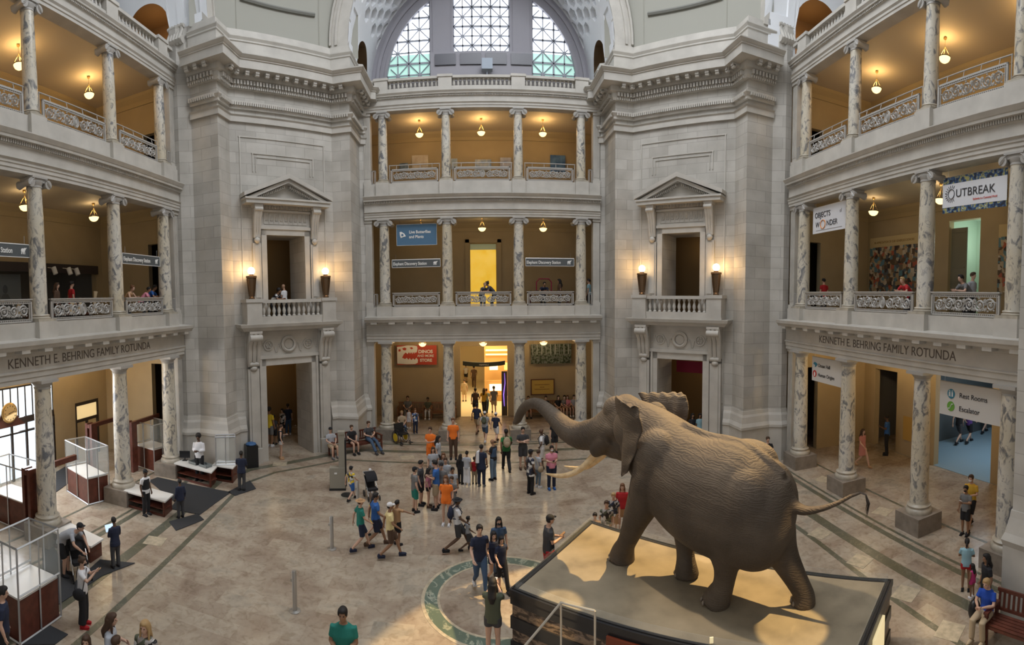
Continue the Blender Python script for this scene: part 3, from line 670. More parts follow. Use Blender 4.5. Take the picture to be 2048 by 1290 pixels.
# ------------------------------------------------------------------ barrel vaults over the galleries
ZS = 18.95
def vault(side, v0, v1, holes):
    M, us, hw = GAL[side]; Rr = 6.12 if side == 'center' else 6.5
    L = PI*Rr
    def pt(s, v, dr=0.0):
        a = s/Rr; r = Rr+dr; return (-r*math.cos(a), v, ZS+r*math.sin(a))
    m = MB()
    def cell(poly, dps=((0.76, 0.20), (0.52, 0.36))):
        c = (sum(p[0] for p in poly)/len(poly), sum(p[1] for p in poly)/len(poly)); k = len(poly)
        rings = [[pt(*p) for p in poly]]; d0 = 0
        for (f, d) in dps:
            q = [(c[0]+(p[0]-c[0])*f, c[1]+(p[1]-c[1])*f) for p in poly]
            rings.append([pt(*p, d0) for p in q]); q = [(c[0]+(p[0]-c[0])*(f-0.03), c[1]+(p[1]-c[1])*(f-0.03)) for p in poly]; rings.append([pt(*p, d) for p in q]); d0 = d
        vs = [p for r in rings for p in r]; fs = []
        for j in range(len(rings)-1):
            for i in range(k): fs.append((j*k+i, j*k+(i+1) % k, (j+1)*k+(i+1) % k, (j+1)*k+i))
        fs.append(tuple((len(rings)-1)*k+i for i in range(k))); m.add(vs, fs)
    hole_r = 1.14; hv = holes; hz = 19.25; s_lo = 2.05
    vb = v0+1.45                    # end of the panelled front band
    # low band along both springings, pierced by a round-headed opening
    vs_ = [vb] + [hv-hole_r+hole_r*2*i/16 for i in range(17)] + [v1]
    for i in range(len(vs_)-1):
        a, b = vs_[i], vs_[i+1]
        def top(v): q = hole_r**2-(v-hv)**2; return (hz-ZS+math.sqrt(max(q, 0))) if q > 1e-6 else 0.0
        ta, tb = top(a), top(b); hole = 1 <= i <= 16
        n = 5
        for mir in (0, 1):
            for j in range(n):
                sa0 = (ta if hole else 0); sb0 = (tb if hole else 0)
                f0, f1 = j/n, (j+1)/n; q = [(sa0+(s_lo-sa0)*f0, a), (sb0+(s_lo-sb0)*f0, b), (sb0+(s_lo-sb0)*f1, b), (sa0+(s_lo-sa0)*f1, a)]
                if mir: q = [(L-x, y) for x, y in q]
                m.add([pt(*p) for p in q], [(0, 1, 2, 3)])
    # front band of rectangular panels
    n = 9
    for i in range(n):
        s0, s1 = L*i/n, L*(i+1)/n
        for q in range(1):
            sm = (s0+s1)/2; poly = [(s0, v0), (sm, v0), (s1, v0), (s1, vb), (sm, vb), (s0, vb)]
            k = 6; c = (sm, (v0+vb)/2); outer = [pt(*p) for p in poly]
            inn = [(c[0]+(p[0]-c[0])*0.72, c[1]+(p[1]-c[1])*0.55) for p in poly]; in2 = [(c[0]+(p[0]-c[0])*0.70, c[1]+(p[1]-c[1])*0.50) for p in poly]
            vs2 = outer+[pt(*p) for p in inn]+[pt(*p, 0.07) for p in in2]; fs = []
            for j in range(2):
                for e in range(k): fs.append((j*k+e, j*k+(e+1) % k, (j+1)*k+(e+1) % k, (j+1)*k+e))
            fs.append(tuple(2*k+e for e in range(k))); m.add(vs2, fs)
    # hexagonal coffers tiling the rest
    a_ = 0.46; W_ = v1-vb; ncol = max(2, round(W_/(1.5*a_))); a_ = W_/(1.5*ncol); hh = a_*math.sqrt(3)/2
    nrow = round((L-2*s_lo)/(2*hh)); hs = (L-2*s_lo)/(2*nrow)
    for c_ in range(ncol+1):
        for r_ in range(nrow+1):
            vc = vb+c_*1.5*a_; sc = s_lo+(2*r_+(1 if c_ % 2 else 0))*hs
            poly = []
            for j in range(6):
                t_ = j*PI/3; v = vc+a_*math.cos(t_); s = sc+hs*2/math.sqrt(3)*math.sin(t_)
                poly.append((min(max(s, s_lo), L-s_lo), min(max(v, vb), v1)))
            if max(p[0] for p in poly)-min(p[0] for p in poly) < 0.05 or max(p[1] for p in poly)-min(p[1] for p in poly) < 0.05: continue
            full = sc-hs > s_lo-0.05 and sc+hs < L-s_lo+0.05 and vc-a_*0.6 > vb-0.4 and vc+a_*0.6 < v1+0.4
            if full: cell(poly)
            else: m.add([pt(*p) for p in poly], [tuple(range(6))])
    struct(m.build('ceiling_%s_vault' % side, PLAST, M=M))
    # front archivolt + back recess walls behind the openings
    m = MB(); n = 40
    for (r0, r1, y0, y1) in ((Rr, Rr+0.85, v0, v0+0.25), (Rr+0.5, Rr+0.62, v0-0.06, v0), (Rr+0.78, Rr+0.88, v0-0.10, v0)):
        for i in range(n):
            a0, a1 = PI*i/n, PI*(i+1)/n
            q = [(-r*math.cos(a), ZS+r*math.sin(a)) for (r, a) in ((r0, a0), (r0, a1), (r1, a1), (r1, a0))]
            m.poly3([(x, y0, z) for x, z in q], (0, y1-y0, 0))
    for s in (-1, 1): x0, x1 = sorted((s*Rr, s*(Rr+0.85))); m.box(x0, x1, v0, v0+0.3, 18.7, ZS)
    struct(m.build('trim_%s_archivolt' % side, PLAIN, M=M))
    m = MB()
    for s in (-1, 1):
        x0, x1 = sorted((s*(Rr+0.05), s*(Rr+2.6)))
        m.box(x0, x1, hv+1.4, hv+1.5, 17.2, 21); m.box(x0, x1, hv-1.5, hv-1.4, 17.2, 21); m.box(x0, x1, hv-1.5, hv+1.5, 20.9, 21); m.box(x1-0.1 if s > 0 else x0, x1 if s > 0 else x0+0.1, hv-1.5, hv+1.5, 17.2, 21)
        m.box(x0, x1, hv-1.5, hv+1.5, 17.1, 17.2)
    struct(m.build('wall_%s_vault_niches' % side, mat('niche', (0.30, 0.19, 0.09), 0.7), M=M))
    # lower walls between gallery roof and springing
    m = MB()
    for s in (-1, 1):
        x0, x1 = sorted((s*Rr, s*(Rr+0.3)))
        for (a, b) in ((v0+0.2, hv-hole_r), (hv+hole_r, v1)): m.box(x0, x1, a, b, 17.2, ZS)
    struct(m.build('wall_%s_vault_springing' % side, PLAST, M=M))
vault('center', -2.09, 3.1, 0.9); vault('left', -1.73, 3.3, 1.25); vault('right', -1.42, 3.3, 1.25)

# ------------------------------------------------------------------ lunette windows
SKYG = mat('bright_pane', (1, 1, 1), 0.3, emit=(0.90, 0.95, 1.0), es=3.4)
TEAL = mat('teal_pane', (0.5, 0.8, 0.7), 0.3, emit=(0.42, 0.68, 0.60), es=0.75)
def lunette(side, idx):
    M, us, hw = GAL[side]; v = 3.1 if side == 'center' else 3.3; zc, r = 18.95, 5.3; cu = 0.06
    root = empty('window_%d' % idx, M=M @ Matrix.Translation((0, v, 0))); struct(root)
    m = MB(); n = 36
    for (r0, r1, y0, y1) in ((r, 6.7, 0, 0.3), (r-0.02, r+0.14, -0.08, 0), (5.72, 5.9, -0.1, 0)):
        for i in range(n):
            a0, a1 = PI*i/n, PI*(i+1)/n; q = [(cu-q_*math.cos(a), zc+q_*math.sin(a)) for (q_, a) in ((r0, a0), (r0, a1), (r1, a1), (r1, a0))]
            m.poly3([(x, y0, z) for x, z in q], (0, y1-y0, 0))
    m.box(-6.3, 6.3, -0.1, 0.3, 17.2, 19.3)
    for (a, b) in ((-2.75, -1.48), (1.62, 2.86)): m.box(a, b, -0.15, 0.3, 18.9, 24.2); m.box(a+0.15, b-0.15, -0.22, 0, 18.9, 24.1)
    m.build('window_frame', mat('window_stone', (0.37, 0.36, 0.40), 0.6), root)
    def ztop(x): return zc+math.sqrt(max(0.0, r*r-(x-cu)**2))
    for (a, b, nx) in ((-5.2, -2.75, 4), (-1.48, 1.62, 6), (2.86, 5.3, 4)):
        m = MB(); n = 10; vs = []; cut = 20.72
        for i in range(n+1): x = a+(b-a)*i/n; vs.append((x, 0.2, max(cut, ztop(x))))
        m.add([(a, 0.2, cut)]+vs+[(b, 0.2, cut)], [tuple(range(n+3))]); p = m.build('pane', SKYG, root)
        m = MB(); vs = [(a+(b-a)*i/n, 0.2, min(cut, max(18.96, ztop(a+(b-a)*i/n)))) for i in range(n+1)]
        m.add([(a, 0.2, 18.96)]+vs+[(b, 0.2, 18.96)], [tuple(range(n+3))]); m.build('lower_pane', TEAL, root)
        m = MB(); st_ = (b-a)/nx; zz = 18.96
        for i in range(nx+1):
            x = a+st_*i; t = 0.06 if i in (0, nx) else (0.032 if i % 2 else 0.05)
            if ztop(x)-zz > 0.1: m.box(x-t, x+t, 0.10, 0.17, zz, ztop(x))
        k = 0; z = zz
        while z < zc+r:
            t = 0.05 if k % 2 == 0 else 0.03
            h_ = math.sqrt(max(0, r*r-(z-zc)**2)); x0, x1 = max(a, cu-h_), min(b, cu+h_)
            if x1-x0 > 0.1: m.box(x0, x1, 0.10, 0.17, z-t, z+t)
            if k % 2 == 0:
                for i in range(0, nx, 2):
                    for (p0, p1) in (((a+st_*i, z), (a+st_*(i+2), z+2*st_)), ((a+st_*i, z+2*st_), (a+st_*(i+2), z))):
                        N = 6
                        for j in range(N):
                            q0 = [p0[e]+(p1[e]-p0[e])*j/N for e in (0, 1)]; q1 = [p0[e]+(p1[e]-p0[e])*(j+1)/N for e in (0, 1)]
                            if q0[1] < ztop(q0[0]) and q1[1] < ztop(q1[0]): m.tube([(q0[0], 0.13, q0[1]), (q1[0], 0.13, q1[1])], 0.034, 4)
                    m.ell((a+st_*(i+1), 0.12, z+st_), (0.09, 0.03, 0.09), 8, 5)
            z += st_; k += 1
        m.build('glazing_bars', mat('window_bars', (0.42, 0.44, 0.50), 0.5), root)
    return root
lunette('center', 1); lunette('left', 2); lunette('right', 3)
m = MB(); m.box(-5.9, 5.9, 2.15, 2.25, 17.24, 18.7)  # strip added behind the balusters, shade of the gaps put into its dark colour
struct(m.build('wall_vault_shade_strip', mat('sill_shade', (0.13, 0.12, 0.115), 0.7), M=MC))
m = MB(); m.box(-2.7, 2.75, 2.4, 2.6, 17.24, 20.35)
struct(m.build('wall_vault_parapet', mat('window_stone'), M=MC))
for k in range(4):
    a = -2.45+k*1.36; m = MB(); m.box(a, a+1.12, 2.31, 2.385, 19.62, 20.2); m.build('display_screen', mat('dark_screen', (0.05, 0.05, 0.07), 0.3), M=MC)
    o = bpy.context.scene.collection.objects[-1]; tag(o, '%s dark grey screen in the row under the arched window' % ['leftmost', 'second', 'third', 'rightmost'][k], 'screen', 'screens under the arched window')
m = MB(); m.box(0.05, 0.62, 1.7, 2.1, 19.1, 19.65); m.tube([(0.33, 1.9, 17.2), (0.33, 1.9, 19.1)], 0.03, 8)
tag(m.build('floodlight_box', mat('pale_blue_box', (0.38, 0.44, 0.52), 0.5), M=MC), 'small pale blue box on a pole before the arched window', 'light box')

# ------------------------------------------------------------------ drum above the piers: curved pendentive panels and spandrels
for side, P in (('left', PL), ('right', PR)):
    A, B = P[4], P[5]
    A = Vector((*A, 0)); B = Vector((*B, 0)); L = (B-A).length; d = (B-A)/L; nb = Vector((-d.y, d.x, 0)); m = MB(); vs = []; NU, NZ = 16, 14
    def pp(s, z):
        q = (z-18.75)/8.0; bow = 0.45*math.sin(PI*min(max(s/L, 0), 1)); return A + d*s + nb*(bow*(0.5+q) + 0.02 - 1.6*q*q*0.6) + Vector((0, 0, z))
    m2 = []
    for j in range(NZ+1):
        for i in range(NU+1): m2.append(pp(-1.6+(L+3.2)*i/NU, 18.75+8.5*j/NZ))
    m.add(m2, [(j*(NU+1)+i, j*(NU+1)+i+1, (j+1)*(NU+1)+i+1, (j+1)*(NU+1)+i) for j in range(NZ) for i in range(NU)])
    struct(m.build('wall_%s_pendentive' % side, DRUM, smooth=True))
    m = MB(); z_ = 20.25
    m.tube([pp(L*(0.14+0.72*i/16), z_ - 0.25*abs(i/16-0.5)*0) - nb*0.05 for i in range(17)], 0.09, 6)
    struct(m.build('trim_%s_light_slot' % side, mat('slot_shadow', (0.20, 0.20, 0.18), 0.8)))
    m = MB()
    for k in (0.10, 0.90):
        m.tube([pp(L*k, 18.9+0.5*i) - nb*0.0 for i in range(16)], 0.03, 5)
    struct(m.build('trim_%s_pendentive_edge' % side, DRUM))

# scrolled brackets on the attic beside the side galleries
for side, sx in (('left', -1), ('right', 1)):
    m = MB(); x0 = (-11.9 if sx < 0 else 0.81+11.9)
    for k in range(5):
        x = x0-0.30+k*0.15; m.tube([(x, 18.25, 18.15), (x, 18.0, 18.12), (x, 17.9, 18.25), (x, 17.98, 18.45), (x, 18.12, 18.7), (x, 18.10, 18.92), (x, 18.3, 18.98)], [0.05, 0.08, 0.085, 0.07, 0.07, 0.08, 0.06], 8)
    m.tube([(x0-0.40, 18.02, 18.25), (x0+0.40, 18.02, 18.25)], 0.16, 12); m.tube([(x0-0.40, 18.12, 18.88), (x0+0.40, 18.12, 18.88)], 0.09, 10)
    m.box(x0-0.42, x0+0.42, 18.05, 18.4, 17.5, 18.1)
    tag(m.build('scroll_bracket', PLAIN, smooth=True), 'carved stone scroll bracket on the cornice beside the %s top gallery' % side, 'bracket', 'scroll brackets', 'structure')
# white chamfer wall between side vault and pier
# rear of the hall, behind the eye, so the daylight stays in the room
m = MB()
RB = [(11.3, 5.35), (9.95, 5.22), (9.8, 3.4), (6.8, -0.3), (6.2, -0.6), (6.2, -2.6), (-5.6, -2.6), (-5.6, -0.6), (-6.2, -0.3), (-9.3, 3.6), (-9.5, 4.7), (-11.0, 4.9)]
for k in (2, 9, 8, 10): 
    wall_ops(m, RB[k], RB[k+1], 0, 26, 0.4)
m.sweep(RB[:3], [(0, 0), (0, 26), (-0.4, 26), (-0.4, 0)]); wall_ops(m, RB[5], RB[6], 0, 5.4, 0.4); wall_ops(m, RB[5], RB[6], 10.5, 26, 0.4)
struct(m.build('wall_rear', STONE))
m = MB(); m.sweep([(11.3, 5.35), (9.95, 5.22), (9.8, 3.4)], [(-0.05, 0), (0.16, 0), (0.16, 1.66), (0.20, 1.80), (0.13, 1.95), (0.05, 2.3), (0.03, 2.45), (-0.05, 2.45)])
struct(m.build('trim_rear_pier_base', PLAIN))

# ------------------------------------------------------------------ inlaid bands of the floor (octagonal rings and a compass circle)
def octo(k, w_, z=0.004):
    """ring following the hall outline, k metres inside the column line, w_ wide"""
    cxm, cym = 0.35, 11.7
    base = [(-11.0, 3.0), (-12.1, 17.3), (-8.9, 20.3), (-5.6, 23.6), (6.4, 23.6), (9.7, 20.3), (12.9, 17.3), (11.4, 3.0)]
    return base
def band(pts, w_, mt, z=0.004):
    m = MB(); m.sweep(pts, [(-w_/2, 0.0), (-w_/2, z), (w_/2, z), (w_/2, 0.0)]); struct(m.build('trim_floor_band', mt))
G1 = [(-6.1, 3.2), (-9.35, 17.3), (-9.30, 18.7), (-6.9, 21.6), (-5.3, 22.7), (6.0, 22.7), (7.7, 21.6), (10.1, 18.7), (10.3, 17.3), (9.9, 12.5), (8.3, 3.0)]
G1 = [(-7.35, 4.6), (-8.85, 17.3), (-8.2, 18.9), (-5.9, 21.25), (6.7, 21.25), (9.0, 18.9), (9.65, 17.3), (9.2, 11.0), (8.4, 4.6)]
band(G1, 0.16, GREEN)
G2 = [(-8.6, 4.6), (-9.9, 17.15), (-9.35, 18.9), (-8.9, 19.4), (-6.8, 21.7), (-5.9, 22.4), (-5.3, 22.8), (6.0, 22.8), (6.6, 22.4), (7.5, 21.7), (9.7, 19.3), (10.1, 18.4), (10.6, 17.2), (10.1, 11.0), (9.6, 4.6)]
band(G2, 0.34, GREEN)
for M, us, hw in GAL.values():
    for v, w_ in ((-0.75, 0.10), (0.75, 0.10), (-1.05, 0.2)):
        m = MB(); m.box(-hw, hw, v-w_/2, v+w_/2, 0, 0.004); struct(m.build('trim_floor_band', GREEN, M=M))
m = MB()
for r0, r1, mi in ((1.50, 1.80, 0), (1.44, 1.50, 1), (1.80, 1.88, 1)):
    m.mi = mi; n = 64; c = (0.52, 11.55)
    for i in range(n):
        a0, a1 = 2*PI*i/n, 2*PI*(i+1)/n
        m.poly3([(c[0]+r*math.cos(a), c[1]+r*math.sin(a), 0.0) for r, a in ((r0, a0), (r1, a0), (r1, a1), (r0, a1))], (0, 0, 0.005))
struct(m.build('trim_floor_ring', [marble_mat('ring_marble', (0.12, 0.17, 0.14), (0.42, 0.45, 0.36), (0.05, 0.07, 0.06), 2.5, 0.3), CREAM]))
for k, (x, y) in enumerate([(590-280, 1082), (560, 928), (905-90, 937-22), (1640, 1067), (1720, 1122), (1812, 1187), (1765, 1023), (1647, 959), (1900, 1262)]):
    p = ground(x, y); m = MB(); q = 0.30
    m.obox((p.x, p.y, 0), (0.96, 0.28, 0), (-0.28, 0.96, 0), (0, 0, 1), (-q, q), (-q*0.9, q*0.9), (0, 0.007)); struct(m.build('trim_floor_inset', CREAM))
# ------------------------------------------------------------------ pendant lamps
def bowl_lamp(drop):
    e = bpy.data.objects.new('pendant_lamp', None); COL.objects.link(e)
    m = MB(); m.lathe([(0.02, -0.165), (0.09, -0.15), (0.16, -0.10), (0.205, -0.02), (0.215, 0.03), (0.20, 0.035)], n=18); m.build('glass_bowl', GLOW, e, smooth=True)
    m = MB(); m.lathe([(0.22, 0.02), (0.225, 0.05), (0.20, 0.055)], n=18); m.build('bowl_rim', BRONZE, e)
    m = MB()
    if drop > 0.3:
        top = min(0.42, drop*0.7)
        for k in range(3): a = 2*PI*k/3+0.5; m.tube([(0.2*math.cos(a), 0.2*math.sin(a), 0.05), (0.012, 0, top)], 0.006, 5)
        m.tube([(0, 0, top), (0, 0, drop)], 0.006, 5)
    else: m.tube([(0, 0, 0.0), (0, 0, drop)], 0.03, 6)
    m.lathe([(0.06, drop-0.05), (0.02, drop-0.09)][::-1]+[(0.065, drop)], n=10)
    m.build('chains', mat('brass', (0.55, 0.36, 0.13), 0.35, 0.6), e)
    return e
LP = {1: (bowl_lamp(0.62), 4.62, 5.24), 2: (bowl_lamp(0.6), 10.93, 11.53), 3: (bowl_lamp(0.75), 16.1, 16.85)}
lused = set()
for side, (M, us, hw) in GAL.items():
    du = 3.37 if side == 'center' else 3.9
    for fl, (pr, z, zc) in LP.items():
        for k, u in enumerate((-du, 0, du)):
            if side == 'left' and k == 0: 
                p = M @ Vector((u, 2.6, z+0.3)); lamp('gallery_light', 'POINT', p, 60 if fl == 3 else 20, (1.0, 0.62, 0.24), 0.12); continue
            c = pr if fl not in lused else copy_tree(pr); lused.add(fl)
            c.matrix_world = M @ Matrix.Translation((u, 2.6, z))
            sd = {'center': 'facing'}.get(side, side)
            tag(c, 'glowing bowl lamp hanging in the %s bay of the %s %s' % (BN[side][k], sd, {1: 'ground-floor colonnade', 2: 'middle gallery', 3: 'top gallery'}[fl]), 'pendant lamp', 'bowl pendant lamps')
            p = M @ Vector((u, 2.6, z+0.22)); lamp('gallery_light', 'POINT', p, {3: 50, 2: 15, 1: (95 if side != 'center' else 60)}[fl], (1.0, 0.63, 0.25) if fl == 3 else WARM, 0.12)
# torch lamps on the balcony pedestals
def torch():
    e = bpy.data.objects.new('torch_lamp', None); COL.objects.link(e)
    m = MB(); m.lathe([(0.13, 0), (0.13, 0.06), (0.09, 0.10), (0.10, 0.15), (0.19, 0.82), (0.19, 0.86), (0.24, 0.88), (0.24, 0.96), (0.1, 0.98), (0.1, 1.03)], n=8)
    for k in range(4):
        a = PI/4+k*PI/2; m.tube([(0.12*math.cos(a), 0.12*math.sin(a), 0.1), (0.21*math.cos(a), 0.21*math.sin(a), 0.86)], 0.02, 5)
    m.build('lamp_body', BRONZE, e)
    m = MB(); m.ell((0, 0, 1.17), (0.15, 0.15, 0.16), 18, 12); m.build('globe', mat('globe_glow', (1, 0.9, 0.7), 0.4, emit=(1.0, 0.80, 0.48), es=9.0), e, smooth=True)
    return e
T0 = torch(); first = True
for side, M in (('left', MPL), ('right', MPR)):
    for s, w_ in ((-1, 'left'), (1, 'right')):
        c = T0 if first else copy_tree(T0); first = False
        c.matrix_world = M @ Matrix.Translation((s*1.75, -0.36, 7.24))
        tag(c, 'lit globe torch lamp at the %s end of the %s balcony' % (w_, side), 'torch lamp', 'balcony torch lamps')
        lamp('torch_light', 'POINT', M @ Vector((s*1.75, -0.62, 8.46)), 24, (1, 0.56, 0.18), 0.14)
        lamp('torch_light', 'POINT', M @ Vector((s*1.98, -0.32, 8.46)), 13, (1, 0.56, 0.18), 0.14)

# ------------------------------------------------------------------ banners and signs (drawn in gallery frames)
TXW = mat('sign_white', (0.80, 0.80, 0.78), 0.6); TXK = mat('sign_black', (0.03, 0.03, 0.035), 0.6)
SLATE = mat('slate_banner', (0.085, 0.095, 0.10), 0.6); BLUE = mat('blue_banner', (0.07, 0.16, 0.27), 0.6)
REDB = mat('red_banner', (0.52, 0.06, 0.03), 0.6); OFFW = mat('offwhite_sign', (0.62, 0.60, 0.57), 0.6)
def board(side, name, label, cat, u0, u1, z0, z1, v, mt, border=None, group=None, th=0.02, hang=True):
    M = GAL[side][0]; r = empty(name, M=M @ Matrix.Translation(((u0+u1)/2, v, z0)), label=label, cat=cat, group=group)
    w_, h = u1-u0, z1-z0
    m = MB(); m.box(-w_/2, w_/2, 0, th, 0, h); m.build('panel', mt, r)
    if border:
        m = MB(); t = 0.018
        for (a, b, c, d) in ((-w_/2, w_/2, 0, t), (-w_/2, w_/2, h-t, h), (-w_/2, -w_/2+t, 0, h), (w_/2-t, w_/2, 0, h)): m.box(a, b, -0.008, 0.0, c, d)
        m.build('border', border, r)
    if hang:
        m = MB()
        for s in (-1, 1): m.tube([(s*w_*0.42, 0.01, h), (s*w_*0.42, 0.01, h+0.25)], 0.006, 4)
        m.tube([(-w_/2, 0.01, h), (w_/2, 0.01, h)], 0.014, 6); m.build('hanging_rod', STEEL, r)
    return r, w_, h
def sign_text(r, body, size, x, z, m=TXW, sx=1.0, align='LEFT', name='lettering', bold=0.0):
    t = text(body, size, (x, -0.012, z), (1, 0, 0), (0, 0, 1), m, name, r, align, 0.003, sx, bold=bold); return t
def flat(pts, m, name, r, y=-0.012):
    b = MB(); b.poly3([(x, y, z) for x, z in pts], (0, 0.008, 0)); return b.build(name, m, r)
def disc(cx_, cz_, rad, m, name, r, y=-0.012, n=24): return flat([(cx_+rad*math.cos(2*PI*k/n), cz_+rad*math.sin(2*PI*k/n)) for k in range(n)], m, name, r, y)
def little_elephant(r, x, z, s, m=TXW):
    pts = [(0, 0.55), (0.08, 0.8), (0.3, 0.88), (0.55, 0.85), (0.66, 0.98), (0.8, 0.9), (0.98, 1.0), (1.12, 0.92), (1.0, 0.93), (0.86, 0.72), (0.80, 0.58), (0.72, 0.5), (0.74, 0.0), (0.60, 0.0), (0.58, 0.32), (0.50, 0.36), (0.46, 0.0), (0.33, 0.0), (0.32, 0.36), (0.22, 0.36), (0.16, 0.0), (0.02, 0.0), (0.06, 0.35)]
    flat([(x+a*s*1.1, z+b*s) for a, b in pts], m, 'elephant_emblem', r)
def eds(side, u0, u1, z0, where):
    r, w_, h = board(side, 'banner', 'dark grey "Elephant Discovery Station" banner %s' % where, 'banner', u0, u1, z0, z0+0.40, 0.05, SLATE, TXW, 'discovery station banners')
    sign_text(r, 'Elephant Discovery Station', 0.215, -w_/2+0.06, 0.12, sx=0.73*w_/2.46, bold=0.004); little_elephant(r, w_/2-0.36, 0.10, 0.20)
eds('center', -4.59, -2.13, 8.7, 'in the left bay of the facing gallery'); eds('center', 2.12, 4.61, 8.7, 'in the right bay of the facing gallery')
eds('left', -4.65, -2.17, 8.68, 'cut by the photo edge in the left gallery'); eds('left', 2.42, 4.98, 8.7, 'in the far bay of the left gallery')
r, w_, h = board('center', 'banner', 'blue "Live Butterflies and Plants" banner with a white butterfly', 'banner', -4.33, -2.29, 9.8, 10.86, 0.06, BLUE, mat('pale_border', (0.5, 0.55, 0.6), 0.6))
sign_text(r, 'Live Butterflies', 0.205, -0.38, 0.60, sx=0.88, bold=0.004); sign_text(r, 'and Plants', 0.205, -0.38, 0.36, sx=0.88, bold=0.004)
flat([(-0.86, 0.68), (-0.78, 0.70), (-0.62, 0.60), (-0.54, 0.46), (-0.66, 0.44), (-0.80, 0.38), (-0.84, 0.5)], TXW, 'butterfly_emblem', r); disc(-0.72, 0.53, 0.06, BLUE, 'wing_spot', r, -0.02)
r, w_, h = board('center', 'banner', 'red "Dinos and More Store" banner with a white dinosaur skull', 'banner', -5.14, -2.74, 3.19, 4.36, 4.55, REDB, None)
sign_text(r, 'DINOS', 0.27, 0.10, 0.70, sx=1.05, bold=0.010); sign_text(r, 'AND MORE', 0.20, 0.04, 0.47, sx=0.95, bold=0.004); sign_text(r, 'STORE', 0.24, 0.20, 0.19, sx=1.0, bold=0.010)
flat([(-1.18, 1.08), (-0.9, 1.10), (-0.55, 1.16), (-0.2, 1.15), (0.03, 1.12), (0.06, 1.0), (0.02, 0.78), (-0.06, 0.70), (-0.1, 0.78), (-0.15, 0.66), (-0.2, 0.78), (-0.26, 0.64), (-0.32, 0.76), (-0.4, 0.66), (-0.46, 0.76), (-0.55, 0.64), (-0.66, 0.74), (-0.78, 0.62), (-0.88, 0.42), (-0.7, 0.34), (-0.6, 0.42), (-0.5, 0.30), (-0.42, 0.40), (-0.32, 0.28), (-0.22, 0.38), (-0.12, 0.30), (-0.02, 0.42), (0.08, 0.30), (0.06, 0.12), (-0.1, 0.04), (-0.6, 0.03), (-1.18, 0.06)], TXW, 'skull_emblem', r)
flat([(-0.86, 0.98), (-0.72, 1.04), (-0.6, 0.98), (-0.66, 0.86), (-0.8, 0.88)], REDB, 'skull_opening', r, -0.02); flat([(-0.42, 1.02), (-0.28, 1.06), (-0.2, 0.98), (-0.3, 0.92)], REDB, 'skull_opening', r, -0.02); flat([(-1.1, 0.9), (-0.98, 0.96), (-0.95, 0.82), (-1.08, 0.78)], REDB, 'skull_opening', r, -0.02)
def noisy(name, stops, scale=6, rough=0.5, coord='Object', emit=0):
    m = bpy.data.materials.new(name); m.use_nodes = True; n = m.node_tree.nodes; l = m.node_tree.links; b = n['Principled BSDF']
    t = n.new('ShaderNodeTexNoise'); t.inputs['Scale'].default_value = scale; t.inputs['Detail'].default_value = 5; g = n.new('ShaderNodeTexCoord'); l.new(g.outputs[coord], t.inputs['Vector'])
    r = ramp(n, stops); l.new(t.outputs['Fac'], r.inputs['Fac']); l.new(r.outputs['Color'], b.inputs['Base Color']); b.inputs['Roughness'].default_value = rough
    if emit: l.new(r.outputs['Color'], b.inputs['Emission Color']); b.inputs['Emission Strength'].default_value = emit
    return m
FORP = noisy('forest_picture', [(0.35, (0.01, 0.015, 0.01)), (0.48, (0.05, 0.07, 0.03)), (0.55, (0.22, 0.26, 0.22)), (0.62, (0.06, 0.035, 0.02)), (0.7, (0.3, 0.34, 0.36))], 7)
r, w_, h = board('center', 'picture_banner', 'dark forest picture banner on the right of the facing wall', 'banner', 2.87, 5.33, 3.17, 4.35, 4.55, FORP, None)
m = MB()
for k in range(9): m.box(-1.15+k*0.27, -1.11+k*0.27+0.02*(k % 3), -0.006, 0, 0.55, 1.17)
m.build('tree_trunks', mat('pale_trunks', (0.30, 0.32, 0.30), 0.7), r)
r, w_, h = board('center', 'plaque', 'framed yellow plaque with fine lettering on the facing wall', 'plaque', 2.89, 4.29, 1.28, 2.2, 4.72, mat('yellow_plaque', (0.62, 0.42, 0.09), 0.5), None, hang=False)
m = MB()
for (a, b, c, d) in ((-0.72, 0.72, -0.02, 0.03), (-0.72, 0.72, 0.89, 0.94), (-0.72, -0.67, 0, 0.92), (0.67, 0.72, 0, 0.92)): m.box(a, b, -0.03, 0.0, c, d)
m.build('frame', WOODM, r)
BRL = mat('brown_letters', (0.25, 0.13, 0.03), 0.6)
m = MB()
for z, hw_ in ((0.60, 0.48), (0.45, 0.16), (0.32, 0.48)):
    n = int(hw_*2/0.07)
    for k in range(n): x = -hw_+k*0.07; m.box(x, x+0.045, -0.008, 0, z-0.025, z+0.025)
m.build('fine_print', BRL, r)
